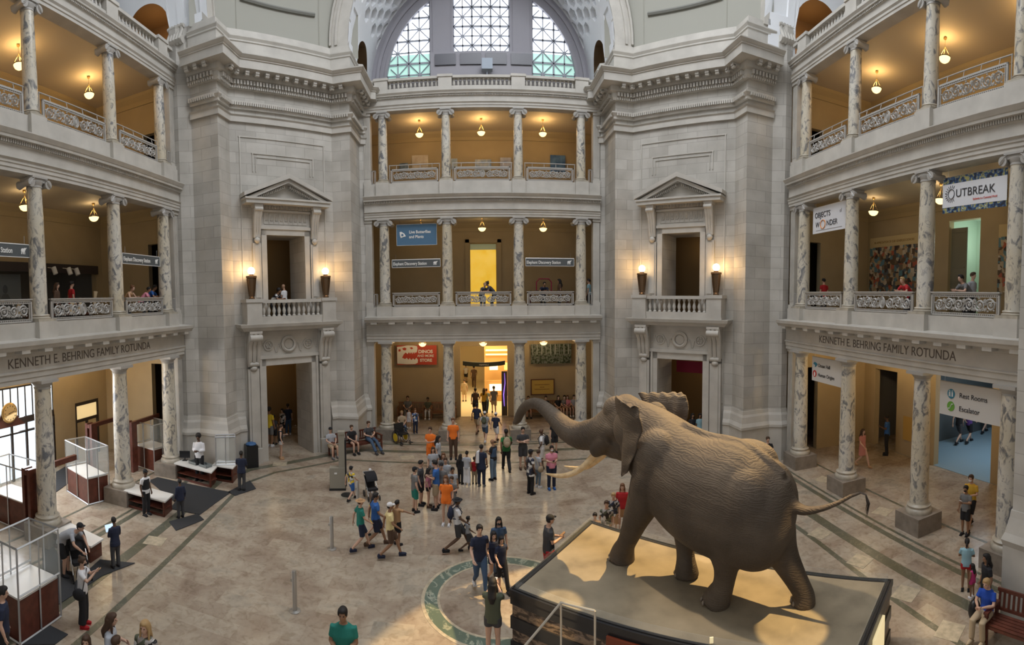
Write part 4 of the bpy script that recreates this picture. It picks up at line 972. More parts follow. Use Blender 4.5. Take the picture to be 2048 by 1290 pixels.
# pictures on the top gallery wall
for k, (u0, u1, z0, z1, c1, c2, lb) in enumerate([(-4.8, -4.3, 14.7, 15.16, (0.05, 0.10, 0.2), (0.3, 0.4, 0.5), 'small dark blue picture at the left end of the top facing gallery'), (-4.07, -3.1, 14.7, 15.58, (0.62, 0.58, 0.52), (0.5, 0.42, 0.35), 'large cream chart in the left bay of the top facing gallery'),
        (-1.75, -1.38, 14.7, 15.32, (0.3, 0.42, 0.6), (0.55, 0.6, 0.65), 'narrow pale blue picture left in the middle bay upstairs'), (-0.35, 0.6, 14.6, 15.24, (0.25, 0.35, 0.55), (0.65, 0.68, 0.7), 'wide pale blue picture in the middle bay upstairs'), (1.13, 1.78, 14.65, 15.35, (0.35, 0.38, 0.55), (0.6, 0.62, 0.7), 'lilac picture right in the middle bay upstairs'),
        (4.1, 5.0, 14.6, 15.57, (0.03, 0.10, 0.30), (0.15, 0.3, 0.55), 'deep blue picture in the right bay of the top facing gallery')]):
    board('center', 'wall_picture', lb, 'picture', u0, u1, z0, z1, 4.7, noisy('picture_print', [(0.35, c1), (0.65, c2)], 3), None, hang=False)
# right gallery
r, w_, h = board('right', 'banner', 'white "Objects of Wonder" banner in the far bay', 'banner', -4.66, -2.38, 9.8, 10.85, 0.04, mat('white_banner', (0.66, 0.67, 0.70), 0.6), None)
sign_text(r, 'OBJECTS', 0.30, -0.99, 0.62, TXK, 0.95); sign_text(r, 'W', 0.30, -0.92, 0.24, TXK, 0.9); sign_text(r, 'NDER', 0.30, -0.14, 0.24, TXK, 0.95); sign_text(r, 'of', 0.20, 0.74, 0.66, mat('grey_ink', (0.3, 0.3, 0.32), 0.6), 0.8)
m = MB(); m.tube([(-0.39+0.17*math.cos(2*PI*k/20), -0.012, 0.33+0.17*math.sin(2*PI*k/20)) for k in range(21)], 0.025, 5, 0.4); m.build('orange_ring', mat('orange_ring', (0.75, 0.28, 0.05), 0.6), r)
m = MB(); m.box(-0.9, 0.9, -0.01, 0, 0.10, 0.115); m.build('fine_print', mat('grey_ink'), r)
OBP = noisy('outbreak_edge', [(0.4, (0.01, 0.015, 0.03)), (0.5, (0.03, 0.10, 0.25)), (0.56, (0.45, 0.42, 0.12)), (0.64, (0.02, 0.06, 0.10)), (0.7, (0.5, 0.6, 0.7))], 7)
r, w_, h = board('right', 'banner', 'white "Outbreak" banner with dark blue patterned edges', 'banner', 2.5, 4.86, 9.78, 10.83, 0.04, OBP, None)
flat([(-1.18, 0.16), (1.18, 0.16), (1.18, 0.84), (-1.18, 0.84)], mat('white_banner'), 'white_field', r, -0.010)
sign_text(r, 'UTBREAK', 0.33, -0.66, 0.43, TXK, 1.02).location.y -= 0.008
m = MB(); m.tube([(-0.83+0.12*math.cos(2*PI*k/20), -0.018, 0.54+0.14*math.sin(2*PI*k/20)) for k in range(21)], 0.018, 5, 0.4)
for k in range(14):
    a = PI*0.35+k*PI*1.3/13; m.tube([(-0.83+0.17*math.cos(a), -0.018, 0.54+0.17*math.sin(a)), (-0.83+0.25*math.cos(a), -0.018, 0.54+0.25*math.sin(a))], 0.010, 4)
m.build('burst_letter_o', TXK, r)
sign_text(r, 'Epidemics in a Connected World', 0.085, 0.0, 0.28, mat('red_ink', (0.6, 0.08, 0.05), 0.6), 0.75).location.y -= 0.008
r, w_, h = board('right', 'hanging_sign', 'off-white "Ocean Hall, Human Origins" sign', 'sign', -4.5, -2.15, 3.80, 4.79, 0.04, OFFW, None)
sign_text(r, 'Ocean Hall', 0.20, -0.72, 0.60, TXK, 0.95); sign_text(r, 'Human Origins', 0.20, -0.72, 0.22, TXK, 0.95)
flat([(-1.08, 0.70), (-0.98, 0.78), (-0.84, 0.75), (-0.76, 0.70), (-0.86, 0.60), (-0.96, 0.56), (-0.94, 0.64)], mat('sea_blue', (0.03, 0.20, 0.30), 0.6), 'whale_emblem', r)
disc(-0.96, 0.30, 0.14, mat('emblem_red', (0.5, 0.04, 0.03), 0.6), 'round_emblem', r); flat([(-1.0, 0.2), (-0.92, 0.2), (-0.9, 0.3), (-0.94, 0.38), (-1.0, 0.34)], TXW, 'face_emblem', r, -0.02)
r, w_, h = board('right', 'hanging_sign', 'off-white "Rest Rooms, Escalator" sign', 'sign', 2.62, 4.90, 3.76, 4.76, 0.04, OFFW, None)
sign_text(r, 'Rest Rooms', 0.21, -0.36, 0.59, TXK, 1.0); sign_text(r, 'Escalator', 0.21, -0.36, 0.20, TXK, 1.0)
disc(-0.68, 0.66, 0.145, mat('sea_blue'), 'round_emblem', r); disc(-0.68, 0.29, 0.145, mat('leaf_green', (0.14, 0.36, 0.05), 0.6), 'round_emblem', r)
m = MB()
for x in (-0.74, -0.62): m.box(x-0.02, x+0.02, -0.022, -0.012, 0.58, 0.72); m.ell((x, -0.017, 0.75), (0.02, 0.006, 0.02), 8, 5)
m.box(-0.685, -0.675, -0.022, -0.012, 0.57, 0.76); m.tube([(-0.77, -0.018, 0.22), (-0.72, -0.018, 0.22), (-0.64, -0.018, 0.36), (-0.59, -0.018, 0.36)], 0.014, 4); m.build('pictogram', TXW, r)
# frieze inscriptions, cut dark into the stone
INK = mat('incised_letters', (0.12, 0.10, 0.085), 0.8)
for side, u0, u1 in (('left', -3.49, 3.58), ('right', -3.56, 3.49)):
    M = GAL[side][0]
    t = text('KENNETH E. BEHRING FAMILY ROTUNDA', 0.40, (0, 0, 0), (1, 0, 0), (0, 0, 1), INK, 'frieze_inscription', None, 'LEFT', 0.004, 1.0)
    wd = max(v.co.x for v in t.data.vertices); k = (u1-u0)/wd
    t.data.transform(Matrix.Diagonal((k, 1, 1, 1))); t.matrix_world = M @ Matrix.Translation((u0, -0.274, 5.45))
    tag(t, 'dark incised family name inscription along the %s frieze' % side, 'inscription', 'frieze inscriptions')
# glowing yellow opening of the facing middle gallery, with pale top strip
m = MB(); m.box(-0.69, 0.86, 5.16, 5.2, 6.22, 10.02); r = tag(m.build('yellow_screen', noisy('yellow_glow', [(0.3, (0.95, 0.62, 0.10)), (0.7, (0.85, 0.50, 0.03))], 1.4, emit=0.75), M=MC), 'glowing yellow screen filling the tall opening upstairs', 'screen')
m = MB(); m.box(-0.69, 0.86, 5.16, 5.2, 10.02, 10.36); tag(m.build('pale_blind', mat('pale_blind', (0.42, 0.44, 0.28), 0.6, emit=(0.45, 0.46, 0.25), es=0.25), M=MC), 'pale green strip above the glowing yellow screen', 'blind')
m = MB()
for s in (-1, 1): x = 0.085+s*0.95; m.box(x-0.12, x+0.12, 4.72, 4.8, 6.2, 10.6)
m.box(-1.0, 1.17, 4.72, 4.8, 10.4, 10.65); struct(m.build('trim_center_opening', mat('ochre_trim'), M=MC))
# mammal hall beyond the facing door
for k, (u0, u1, z0, z1, v, c, e_, lb) in enumerate([(0.3, 2.6, 3.3, 3.42, 11, (1, 0.72, 0.3), 2.0, 'upper glowing strip light in the hall beyond the door'), (0.3, 2.6, 3.0, 3.1, 11, (1, 0.72, 0.3), 2.0, 'lower glowing strip light in the hall beyond the door'),
        (0.55, 1.15, 2.0, 2.45, 10.5, (1, 0.8, 0.5), 1.6, 'square lit display case in the hall beyond the door'), (1.6, 2.3, 2.0, 2.5, 10.5, (1, 0.55, 0.15), 1.3, 'orange lit display case in the hall beyond the door'),
        (0.5, 1.6, 0.75, 1.2, 9.15, (1, 0.85, 0.55), 1.8, 'low wide lit display panel in the hall beyond the door')]):
    m = MB(); m.box(u0, u1, v, v+0.1, z0, z1); tag(m.build('lit_display', mat('lit_display_%d' % k, c, 0.5, emit=c, es=e_), M=MC), lb, 'display')
m = MB(); m.box(0.2, 2.9, 11.2, 11.4, 0, 4.4); m.box(0.3, 2.2, 9.6, 9.7, 0.3, 1.4); m.box(0.9, 1.5, 9.3, 9.6, 0, 0.45); tag(m.build('display_wall', mat('orange_display_wall', (0.60, 0.36, 0.13), 0.6), M=MC), 'orange partition wall with lit cases in the hall beyond', 'partition')
m = MB(); m.box(1.12, 1.47, 4.95, 5.0, 0, 2.7); m.box(1.12, 1.16, 4.85, 5.0, 0, 2.7)
r = tag(m.build('glass_door_leaf', mat('dark_bronze_leaf', (0.10, 0.07, 0.04), 0.4), M=MC), 'open dark door leaf with a violet light streak', 'door leaf')
m = MB(); m.tube([(1.28, 4.90, 0.6), (1.24, 4.90, 1.3), (1.33, 4.90, 2.0), (1.30, 4.90, 2.6)], [0.05, 0.09, 0.06, 0.03], 6, 0.3); m.build('violet_light', mat('violet_glow', (0.4, 0.2, 0.9), 0.5, emit=(0.35, 0.18, 0.9), es=1.6), r)
lamp('hall_light', 'AREA', MC @ Vector((0.4, 9.0, 5.0)), 330, (1.0, 0.80, 0.50), 3.0, MC @ Vector((0.4, 9.0, 0)))
r = empty('hall_sign', M=MC @ Matrix.Translation((0.08, 5.5, 3.05)), label='curved dark green "Mammals" sign hanging in the facing doorway', cat='sign')
m = MB(); n = 14
for i in range(n):
    x0, x1 = -1.3+2.6*i/n, -1.3+2.6*(i+1)/n; f = lambda x: 0.10*(x/1.3)**2
    m.poly3([(x0, 0, f(x0)-0.13), (x1, 0, f(x1)-0.13), (x1, 0, f(x1)+0.13), (x0, 0, f(x0)+0.13)], (0, 0.06, 0))
m.build('panel', mat('dark_green_sign', (0.03, 0.035, 0.02), 0.5), r); sign_text(r, 'MAMMALS', 0.14, 0, -0.06, TXW, 0.9, 'CENTER')
# right: book-wall murals, open door leaf, plaque, lit shop sign
def mural(name, cols):
    m = bpy.data.materials.new(name); m.use_nodes = True; n = m.node_tree.nodes; l = m.node_tree.links; b = n['Principled BSDF']
    g = n.new('ShaderNodeTexCoord'); sx = n.new('ShaderNodeSeparateXYZ'); l.new(g.outputs['Object'], sx.inputs[0]); cx = n.new('ShaderNodeCombineXYZ'); l.new(sx.outputs[0], cx.inputs[0]); l.new(sx.outputs[2], cx.inputs[1])
    v = n.new('ShaderNodeTexVoronoi'); v.distance = 'CHEBYCHEV'; v.inputs['Scale'].default_value = 5.5; l.new(cx.outputs[0], v.inputs['Vector'])
    r = ramp(n, cols); r.color_ramp.interpolation = 'CONSTANT'; sp_ = n.new('ShaderNodeSeparateXYZ'); l.new(v.outputs['Color'], sp_.inputs[0]); l.new(sp_.outputs[0], r.inputs['Fac']); l.new(r.outputs['Color'], b.inputs['Base Color']); return m
MU = mural('specimen_mural', [(0, (0.12, 0.08, 0.05)), (0.15, (0.45, 0.32, 0.18)), (0.3, (0.10, 0.12, 0.14)), (0.42, (0.5, 0.42, 0.3)), (0.52, (0.45, 0.12, 0.07)), (0.6, (0.2, 0.14, 0.09)), (0.72, (0.12, 0.25, 0.3)), (0.8, (0.6, 0.52, 0.4)), (0.9, (0.05, 0.04, 0.04))])
for k, (u0, u1, lb) in enumerate(((-6.65, -3.05, 'mosaic wall panel of small specimen pictures under a cream header'), (1.2, 4.6, 'second mosaic wall panel, right of the open door upstairs'))):
    r, w_, h = board('right', 'wall_panel', lb, 'wall panel', u0, u1, 7.6, 9.75, 4.70, MU, None, hang=False)
    m = MB(); m.box(-w_/2, w_/2, -0.01, 0.02, h, h+0.48); m.build('header', mat('cream_header', (0.62, 0.50, 0.27), 0.6), r)
    if k == 0: sign_text(r, 'IN APPRECIATION OF OUR GENEROUS DONORS', 0.15, -w_/2+0.35, h+0.17, BRL, 0.85)
m = MB(); m.box(-1.48, -0.62, 4.95, 5.0, 6.22, 10.3)
for z in (6.5, 8.6): m.box(-1.4, -0.72, 4.93, 4.95, z, z+0.05); m.box(-1.4, -0.72, 4.93, 4.95, z+1.5, z+1.55)
tag(m.build('door_leaf', mat('grey_green_door', (0.20, 0.19, 0.14), 0.5), M=MR), 'tall grey-green panelled door leaf standing open upstairs', 'door leaf')
board('right', 'plaque', 'flat gold plaque between two doorways of the right colonnade', 'plaque', -3.95, -3.3, 0.75, 1.85, 4.74, mat('gold_plaque', (0.50, 0.32, 0.09), 0.4), None, hang=False)
r, w_, h = board('right', 'lit_shop_sign', 'brightly lit sign strip behind the Rest Rooms sign', 'sign', -0.9, 0.9, 4.05, 4.3, 5.6, mat('white_glow', (1, 1, 1), 0.5, emit=(0.95, 0.97, 1.0), es=1.5), None, hang=False)
m = MB(); m.box(-1.25, -0.95, -0.02, 0, -0.1, 0.4); m.build('red_picture', noisy('lit_picture', [(0.4, (0.5, 0.08, 0.04)), (0.6, (0.9, 0.8, 0.6))], 8, emit=0.6), r)
lamp('hall_light', 'AREA', MR @ Vector((-0.3, 8.0, 4.8)), 170, (0.70, 0.86, 1.0), 2.5, MR @ Vector((-0.3, 8.0, 0)))
lamp('hall_light', 'POINT', MR @ Vector((-0.6, 6.3, 9.8)), 60, (0.85, 1.0, 0.85), 0.4)
m = MB(); m.box(-5.4, -4.6, 8.2, 8.3, 1.6, 3.6); tag(m.build('red_poster', mat('red_poster', (0.45, 0.06, 0.03), 0.6), M=MR), 'dark red poster inside the narrow right doorway', 'poster')

for M, s_ in ((ML, 1), (MR, -1)):
    p = M @ Vector((s_*7.9, 1.5, 19.6)); lamp('niche_light', 'POINT', p, 26, (1.0, 0.62, 0.28), 0.15)

for M in (MPL, MPR):
    lamp('lobby_fill', 'POINT', M @ Vector((0.4, 3.4, 4.3)), 26, (1, 0.72, 0.40), 0.25); lamp('lobby_fill', 'POINT', M @ Vector((-0.2, 2.8, 9.6)), 5, (1, 0.72, 0.40), 0.25)  # unseen fill lamps, added to brighten the walls inside the lobbies
# ------------------------------------------------------------------ remeshing helper: fuse a mesh into one continuous skin
def remesh(mb, name, mats, voxel, parent=None, smooth_it=2, M=None):
    o = mb.build(name+'_raw', mats)
    md = o.modifiers.new('r', 'REMESH'); md.mode = 'VOXEL'; md.voxel_size = voxel; md.use_smooth_shade = True
    if smooth_it: ms = o.modifiers.new('s', 'SMOOTH'); ms.iterations = smooth_it; ms.factor = 0.6
    dg = bpy.context.evaluated_depsgraph_get(); me = bpy.data.meshes.new_from_object(o.evaluated_get(dg)); old = o.data
    bpy.data.objects.remove(o); bpy.data.meshes.remove(old)
    me.materials.clear(); me.materials.append(mats); me.name = name
    q = bpy.data.objects.new(name, me); COL.objects.link(q)
    if parent: q.parent = parent
    if M is not None: q.matrix_world = M
    return q
def spline(pts, n):
    """Catmull-Rom through tuples of any length"""
    out = []; k = len(pts)
    for i in range(n):
        t = (k-1)*i/(n-1); j = min(int(t), k-2); f = t-j; p0, p1, p2, p3 = pts[max(j-1, 0)], pts[j], pts[j+1], pts[min(j+2, k-1)]
        out.append(tuple(0.5*(2*b+(c-a)*f+(2*a-5*b+4*c-d)*f*f+(3*b-a-3*c+d)*f**3) for a, b, c, d in zip(p0, p1, p2, p3)))
    return out

# ------------------------------------------------------------------ display pedestal
PA, PB, PC, PD = (0.60, 9.67), (2.90, 12.45), (7.69, 6.76), (5.52, 5.51)
PH = 1.30
ped = empty('display_pedestal', (0, 0, 0), label='large angular display pedestal of black and mottled marble stripes under the elephant', cat='pedestal')
def inset(pts, d):
    out = []; k = len(pts)
    for i in range(k):
        a, b, c = Vector(pts[i-1]), Vector(pts[i]), Vector(pts[(i+1) % k]); d1 = (b-a).normalized(); d2 = (c-b).normalized(); n1 = Vector((d1.y, -d1.x)); n2 = Vector((d2.y, -d2.x))
        m_ = (n1+n2).normalized(); out.append(tuple(b+m_*(d/max(0.3, m_.dot(n1)))))
    return out
quad = [PA, PB, PC, PD]      # clockwise seen from above, so the right hand normal points inwards
MOT = marble_mat('mottled_marble', (0.30, 0.22, 0.16), (0.17, 0.125, 0.095), (0.06, 0.045, 0.035), 3.5, 0.35, 3.0, 0.5)
BLK = mat('black_granite', (0.028, 0.028, 0.03), 0.3)
for k in range(5):
    m = MB(); z1 = PH-0.05-k*0.25; m.prism(inset(quad, 0.02 if k % 2 == 0 else 0.05), max(0, z1-0.25), z1); m.build('dark_band' if k % 2 == 0 else 'marble_band', BLK if k % 2 == 0 else MOT, ped)
SAND = noisy('sand_ground', [(0.3, (0.19, 0.155, 0.105)), (0.5, (0.26, 0.215, 0.145)), (0.7, (0.31, 0.255, 0.175))], 1.6, 0.8)
m = MB(); m.prism(inset(quad, 0.14), PH-0.06, PH-0.005); m.build('sand_top', SAND, ped)
m = MB(); m.sweep(quad, [(0.0, PH-0.12), (0.0, PH), (0.13, PH), (0.13, PH-0.12)], closed=True)
m.sweep(quad, [(0.045, PH), (0.045, PH+0.02), (0.055, PH+0.02), (0.055, PH)], closed=True); m.build('edge_frame', BLK, ped)
m = MB(); m.sweep(quad, [(0.09, PH), (0.09, PH+0.16), (0.10, PH+0.16), (0.10, PH)], closed=True); m.build('glass_edge', GLASS, ped)
E_ = Vector((PD[0]-PA[0], PD[1]-PA[1], 0)).normalized(); N_ = Vector((E_.y, -E_.x, 0)); N_ = N_ if N_.y < 0 else -N_
p0 = Vector((*PA, 0))
m = MB(); m.obox(p0, E_, N_, (0, 0, 1), (2.15, 3.6), (0.0, 0.05), (0.35, 1.12)); m.build('red_panel', mat('red_panel', (0.20, 0.045, 0.02), 0.35), ped)
q = (Vector((*PD, 0))-Vector((*PC, 0))); L_ = q.length; q.normalize(); nn = Vector((-q.y, q.x, 0)); nn = nn if (nn.x > 0) else -nn
m = MB(); m.obox(Vector((*PC, 0)), q, nn, (0, 0, 1), (0.95, 1.7), (0.0, 0.05), (0.55, 1.12)); m.build('lit_label_panel', mat('lit_label', (0.9, 0.8, 0.55), 0.5, emit=(0.85, 0.68, 0.36), es=0.8), ped)
# handrail in front of it
hp = [ground(*p, z) for p, z in (((1030, 1315), 1.15), ((1122, 1205), 1.98), ((1190, 1222), 1.98))]
m = MB(); m.tube(hp, 0.022, 8); tagr = m
m.tube([hp[2], Vector((hp[2].x, hp[2].y, 0.0))], 0.020, 8); m.tube([hp[1], Vector((hp[1].x, hp[1].y, 0.0))], 0.018, 8)
tag(m.build('handrail', mat('pale_rail', (0.62, 0.60, 0.54), 0.3, 0.5), smooth=True), 'pale metal handrail at the front of the elephant pedestal', 'handrail')
m = MB(); pc = ground(1423, 1286, PH); m.obox((pc.x, pc.y, PH), (0.95, -0.3, 0), (0.3, 0.95, 0), (0, 0, 1), (-0.03, 0.03), (-0.01, 0.01), (0, 0.10)); tag(m.build('label_card', mat('lit_label')), 'tiny bright label card standing on the pedestal front edge', 'label card')

# ------------------------------------------------------------------ elephant, in its own axes: s forward, t to its right (away from the eye), z up
EA = Vector((5.05, 7.7)); ED = (Vector((3.67, 9.83))-EA).normalized(); EN = Vector((ED.y, -ED.x))
ME = Matrix(((ED.x, EN.x, 0, EA.x), (ED.y, EN.y, 0, EA.y), (0, 0, 1, PH), (0, 0, 0, 1)))
def hide_mat():
    m = bpy.data.materials.new('elephant_hide'); m.use_nodes = True; n = m.node_tree.nodes; l = m.node_tree.links; b = n['Principled BSDF']
    g = n.new('ShaderNodeTexCoord'); mp = n.new('ShaderNodeMapping'); mp.inputs['Scale'].default_value = (1.0, 1.0, 2.2); mp.inputs['Rotation'].default_value = (0, 0.45, 0); l.new(g.outputs['Object'], mp.inputs[0])
    t = n.new('ShaderNodeTexNoise'); t.inputs['Scale'].default_value = 1.2; t.inputs['Detail'].default_value = 6; l.new(g.outputs['Object'], t.inputs[0])
    r = ramp(n, [(0.3, (0.056, 0.040, 0.027)), (0.5, (0.082, 0.060, 0.041)), (0.7, (0.118, 0.089, 0.062))]); l.new(t.outputs['Fac'], r.inputs[0]); l.new(r.outputs[0], b.inputs['Base Color'])
    wv = n.new('ShaderNodeTexWave'); wv.inputs['Scale'].default_value = 3.4; wv.inputs['Distortion'].default_value = 16; wv.inputs['Detail'].default_value = 4; wv.inputs['Detail Scale'].default_value = 0.9; wv.bands_direction = 'Z'; l.new(mp.outputs[0], wv.inputs[0])
    v = n.new('ShaderNodeTexVoronoi'); v.feature = 'DISTANCE_TO_EDGE'; v.inputs['Scale'].default_value = 16; l.new(mp.outputs[0], v.inputs[0])
    mn = n.new('ShaderNodeMath'); mn.operation = 'MINIMUM'; l.new(v.outputs[0], mn.inputs[0]); mn.inputs[1].default_value = 0.12
    a = n.new('ShaderNodeMath'); a.operation = 'MULTIPLY_ADD'; l.new(mn.outputs[0], a.inputs[0]); a.inputs[1].default_value = 3.0; l.new(wv.outputs['Fac'], a.inputs[2])
    bp = n.new('ShaderNodeBump'); bp.inputs['Strength'].default_value = 0.30; bp.inputs['Distance'].default_value = 0.018; l.new(a.outputs[0], bp.inputs['Height']); l.new(bp.outputs[0], b.inputs['Normal'])
    b.inputs['Roughness'].default_value = 0.75; return m
HIDE = hide_mat()
ele = empty('elephant', M=ME, label='huge grey-brown African elephant striding with its trunk raised on the display pedestal', cat='elephant')
Z = PH
m = MB()
ST = [(-0.62, 3.45, 2.95, 0.20), (-0.5, 3.75, 2.55, 0.50), (-0.3, 3.93, 2.2, 0.74), (0, 4.14, 2.05, 0.86), (0.35, 4.34, 2.05, 0.92), (0.75, 4.40, 2.08, 0.96), (1.2, 4.38, 2.15, 0.98), (1.65, 4.48, 2.28, 0.93), (2.05, 4.64, 2.45, 0.82), (2.4, 4.76, 2.7, 0.70), (2.75, 4.84, 3.05, 0.58), (3.1, 4.88, 3.45, 0.48)]
vs = []; NN = 28; S_ = spline(ST, 40)
for (s, top, bot, rt) in S_:
    zc, rz = (top+bot)/2-Z, (top-bot)/2
    for i in range(NN):
        a = 2*PI*i/NN; c_, s_ = math.cos(a), math.sin(a)
        wdt = rt*(1-0.16*max(s_, 0)**2+0.05*max(-s_, 0)); vs.append((s, wdt*c_*abs(c_)**(-0.12) if abs(c_) > 1e-3 else 0, zc+rz*s_))
fs = [(j*NN+i, j*NN+(i+1) % NN, (j+1)*NN+(i+1) % NN, (j+1)*NN+i) for j in range(len(S_)-1) for i in range(NN)]
fs += [tuple(range(NN-1, -1, -1)), tuple(range((len(S_)-1)*NN, len(S_)*NN))]; m.add(vs, fs)
def T(pts, n=24, k=14, wob=0, wl=0.1):
    q = spline(pts, n); P = [(a[0], a[1], a[2]-Z) for a in q]
    if wob:
        d = 0; rs = [q[0][3]]
        for i in range(1, n): d += (Vector(P[i])-Vector(P[i-1])).length; rs.append(q[i][3]*(1+wob*math.sin(d/wl*2*PI)*min(1, d)))
    else: rs = [a[3] for a in q]
    m.tube(P, [max(r, 0.02) for r in rs], k)
# head
def EL(c, r): m.ell((c[0], c[1], c[2]-Z), r, 20, 14)
EL((3.28, 0, 4.36), (0.52, 0.47, 0.58)); EL((3.55, 0, 4.22), (0.50, 0.45, 0.50)); EL((3.42, 0.16, 4.62), (0.36, 0.26, 0.30)); EL((3.42, -0.16, 4.62), (0.36, 0.26, 0.30)); EL((3.8, 0, 4.1), (0.42, 0.40, 0.44))
EL((3.60, 0, 3.75), (0.45, 0.30, 0.30)); EL((3.35, 0, 3.85), (0.45, 0.36, 0.4))
for t in (-1, 1):
    EL((3.42, t*0.40, 4.22), (0.22, 0.10, 0.16)); T([(3.62, t*0.26, 3.95, 0.24), (3.85, t*0.27, 3.72, 0.20), (4.02, t*0.28, 3.55, 0.13)], 8)
    EL((2.85, t*0.50, 4.35), (0.35, 0.22, 0.42))
T([(3.5, 0, 4.15, 0.50), (3.85, 0, 4.02, 0.46), (4.12, 0.00, 3.92, 0.40), (4.41, 0.00, 3.84, 0.36), (4.74, 0.00, 3.76, 0.325), (5.13, 0.00, 3.80, 0.285), (5.44, 0.00, 3.93, 0.245), (5.74, 0.00, 4.08, 0.21), (6.01, 0.00, 4.20, 0.185), (6.29, 0.00, 4.28, 0.162), (6.61, 0.00, 4.25, 0.142), (6.89, 0.00, 4.10, 0.132), (7.07, 0.00, 3.91, 0.125), (7.2, 0.00, 3.70, 0.115)], 130, 18, 0.045, 0.115)
for t in (-1, 1): T([(7.15, t*0.03, 3.74, 0.09), (7.27, t*0.05, 3.62, 0.07), (7.38, t*0.03, 3.60 if t < 0 else 3.52, 0.03)], 8)
# legs
EL((2.1, -0.42, 3.75), (0.62, 0.42, 0.72))
T([(2.2, -0.40, 3.75, 0.36), (2.25, -0.43, 3.45, 0.42), (2.45, -0.40, 2.95, 0.37), (2.72, -0.34, 2.45, 0.285), (2.95, -0.27, 2.0, 0.225), (3.10, -0.23, 1.72, 0.21), (3.22, -0.18, 1.50, 0.26), (3.27, -0.17, 1.31, 0.30)], 30, 20)
EL((2.1, 0.42, 3.7), (0.6, 0.42, 0.7))
T([(2.2, 0.36, 3.6, 0.36), (2.22, 0.38, 3.1, 0.40), (2.05, 0.32, 2.55, 0.29), (1.90, 0.26, 2.0, 0.215), (1.83, 0.20, 1.68, 0.195), (1.78, 0.15, 1.48, 0.235), (1.77, 0.15, 1.31, 0.27)], 30, 20)
EL((0.25, -0.36, 3.25), (0.68, 0.55, 0.82))
T([(0.25, -0.36, 3.3, 0.40), (0.38, -0.42, 2.9, 0.50), (0.52, -0.42, 2.45, 0.36), (0.56, -0.38, 2.05, 0.235), (0.62, -0.36, 1.72, 0.205), (0.72, -0.34, 1.48, 0.25), (0.80, -0.34, 1.31, 0.29)], 30, 20)
EL((0.05, 0.34, 3.2), (0.62, 0.52, 0.8))
T([(0.05, 0.32, 3.1, 0.40), (-0.08, 0.32, 2.65, 0.46), (-0.30, 0.32, 2.2, 0.31), (-0.52, 0.33, 1.85, 0.235), (-0.68, 0.35, 1.58, 0.205), (-0.72, 0.37, 1.44, 0.22), (-0.70, 0.38, 1.31, 0.25)], 30, 20)
# tail root, hip bones, spine
T([(-0.3, 0, 3.6, 0.30), (-0.54, 0.00, 3.36, 0.16), (-0.79, 0.00, 3.27, 0.10), (-1.03, 0.00, 3.31, 0.072), (-1.26, 0.00, 3.40, 0.058), (-1.49, 0.00, 3.52, 0.048), (-1.67, 0.00, 3.64, 0.042), (-1.86, 0.00, 3.73, 0.034)], 30, 10)
EL((0.50, 0.48, 3.93), (0.60, 0.32, 0.36))
T([(-0.4, 0, 3.82, 0.12), (0.1, 0, 4.17, 0.11), (0.6, 0, 4.34, 0.10), (1.2, 0, 4.36, 0.10), (1.8, 0, 4.5, 0.1)], 16, 8)
body = remesh(m, 'body', HIDE, 0.03, ele, 7)
body.matrix_parent_inverse = Matrix()
for nm, rows, sgn in (('ear', [(5.02, 3.15, 2.60), (4.95, 3.18, 2.38), (4.78, 3.14, 2.28), (4.5, 3.06, 2.24), (4.2, 3.0, 2.32), (3.9, 2.98, 2.46), (3.65, 2.97, 2.58), (3.42, 2.94, 2.78)], -1), ('ear', [(4.90, 3.35, 2.62), (4.84, 3.3, 2.5), (4.7, 3.2, 2.42), (4.5, 3.1, 2.36), (4.2, 3.0, 2.4), (3.9, 2.95, 2.5), (3.6, 2.9, 2.62)], 1)):
    m = MB(); R_rows = spline(rows, 26); NC = 18; front = []; 
    for side_ in (0, 1):
        for j, (z, s0, s1) in enumerate(R_rows):
            fz = j/(len(R_rows)-1)
            for i in range(NC):
                f = i/(NC-1); s = s0+(s1-s0)*f
                if sgn < 0: t = -0.50-0.30*math.sin(f*PI*0.55)*(1-0.15*fz) - 0.05*math.sin(fz*PI) + 0.03*math.sin(fz*26+f*3)*f*f - 0.05*math.sin(f*PI*2)*0.5
                else: t = 0.48+0.66*f**0.8*(1-0.25*fz) + 0.035*math.sin(fz*8+f*18)*f
                zz = z + (0.02*math.sin(f*26) if sgn > 0 else 0)*(1-fz) + 0.015*math.sin(fz*40)*f*f - (0.10*f*f if sgn < 0 and fz < 0.1 else 0)
                m.v.append((s, t+(0.035 if side_ else 0), zz-Z))
    A_ = len(R_rows)*NC
    for side_ in (0, 1):
        for j in range(len(R_rows)-1):
            for i in range(NC-1):
                b_ = side_*A_; m.f.append((b_+j*NC+i, b_+j*NC+i+1, b_+(j+1)*NC+i+1, b_+(j+1)*NC+i)); m.m.append(0)
    rim = [i for i in range(NC)] + [j*NC+NC-1 for j in range(1, len(R_rows))] + [(len(R_rows)-1)*NC+i for i in range(NC-2, -1, -1)] + [j*NC for j in range(len(R_rows)-2, 0, -1)]
    for i in range(len(rim)): a_, b_ = rim[i], rim[(i+1) % len(rim)]; m.f.append((a_, b_, b_+A_, a_+A_)); m.m.append(0)
    m.build('ear', HIDE, ele, smooth=2)
IV = noisy('ivory', [(0.3, (0.55, 0.36, 0.17)), (0.6, (0.78, 0.60, 0.36)), (0.75, (0.62, 0.44, 0.24))], 5, 0.35)
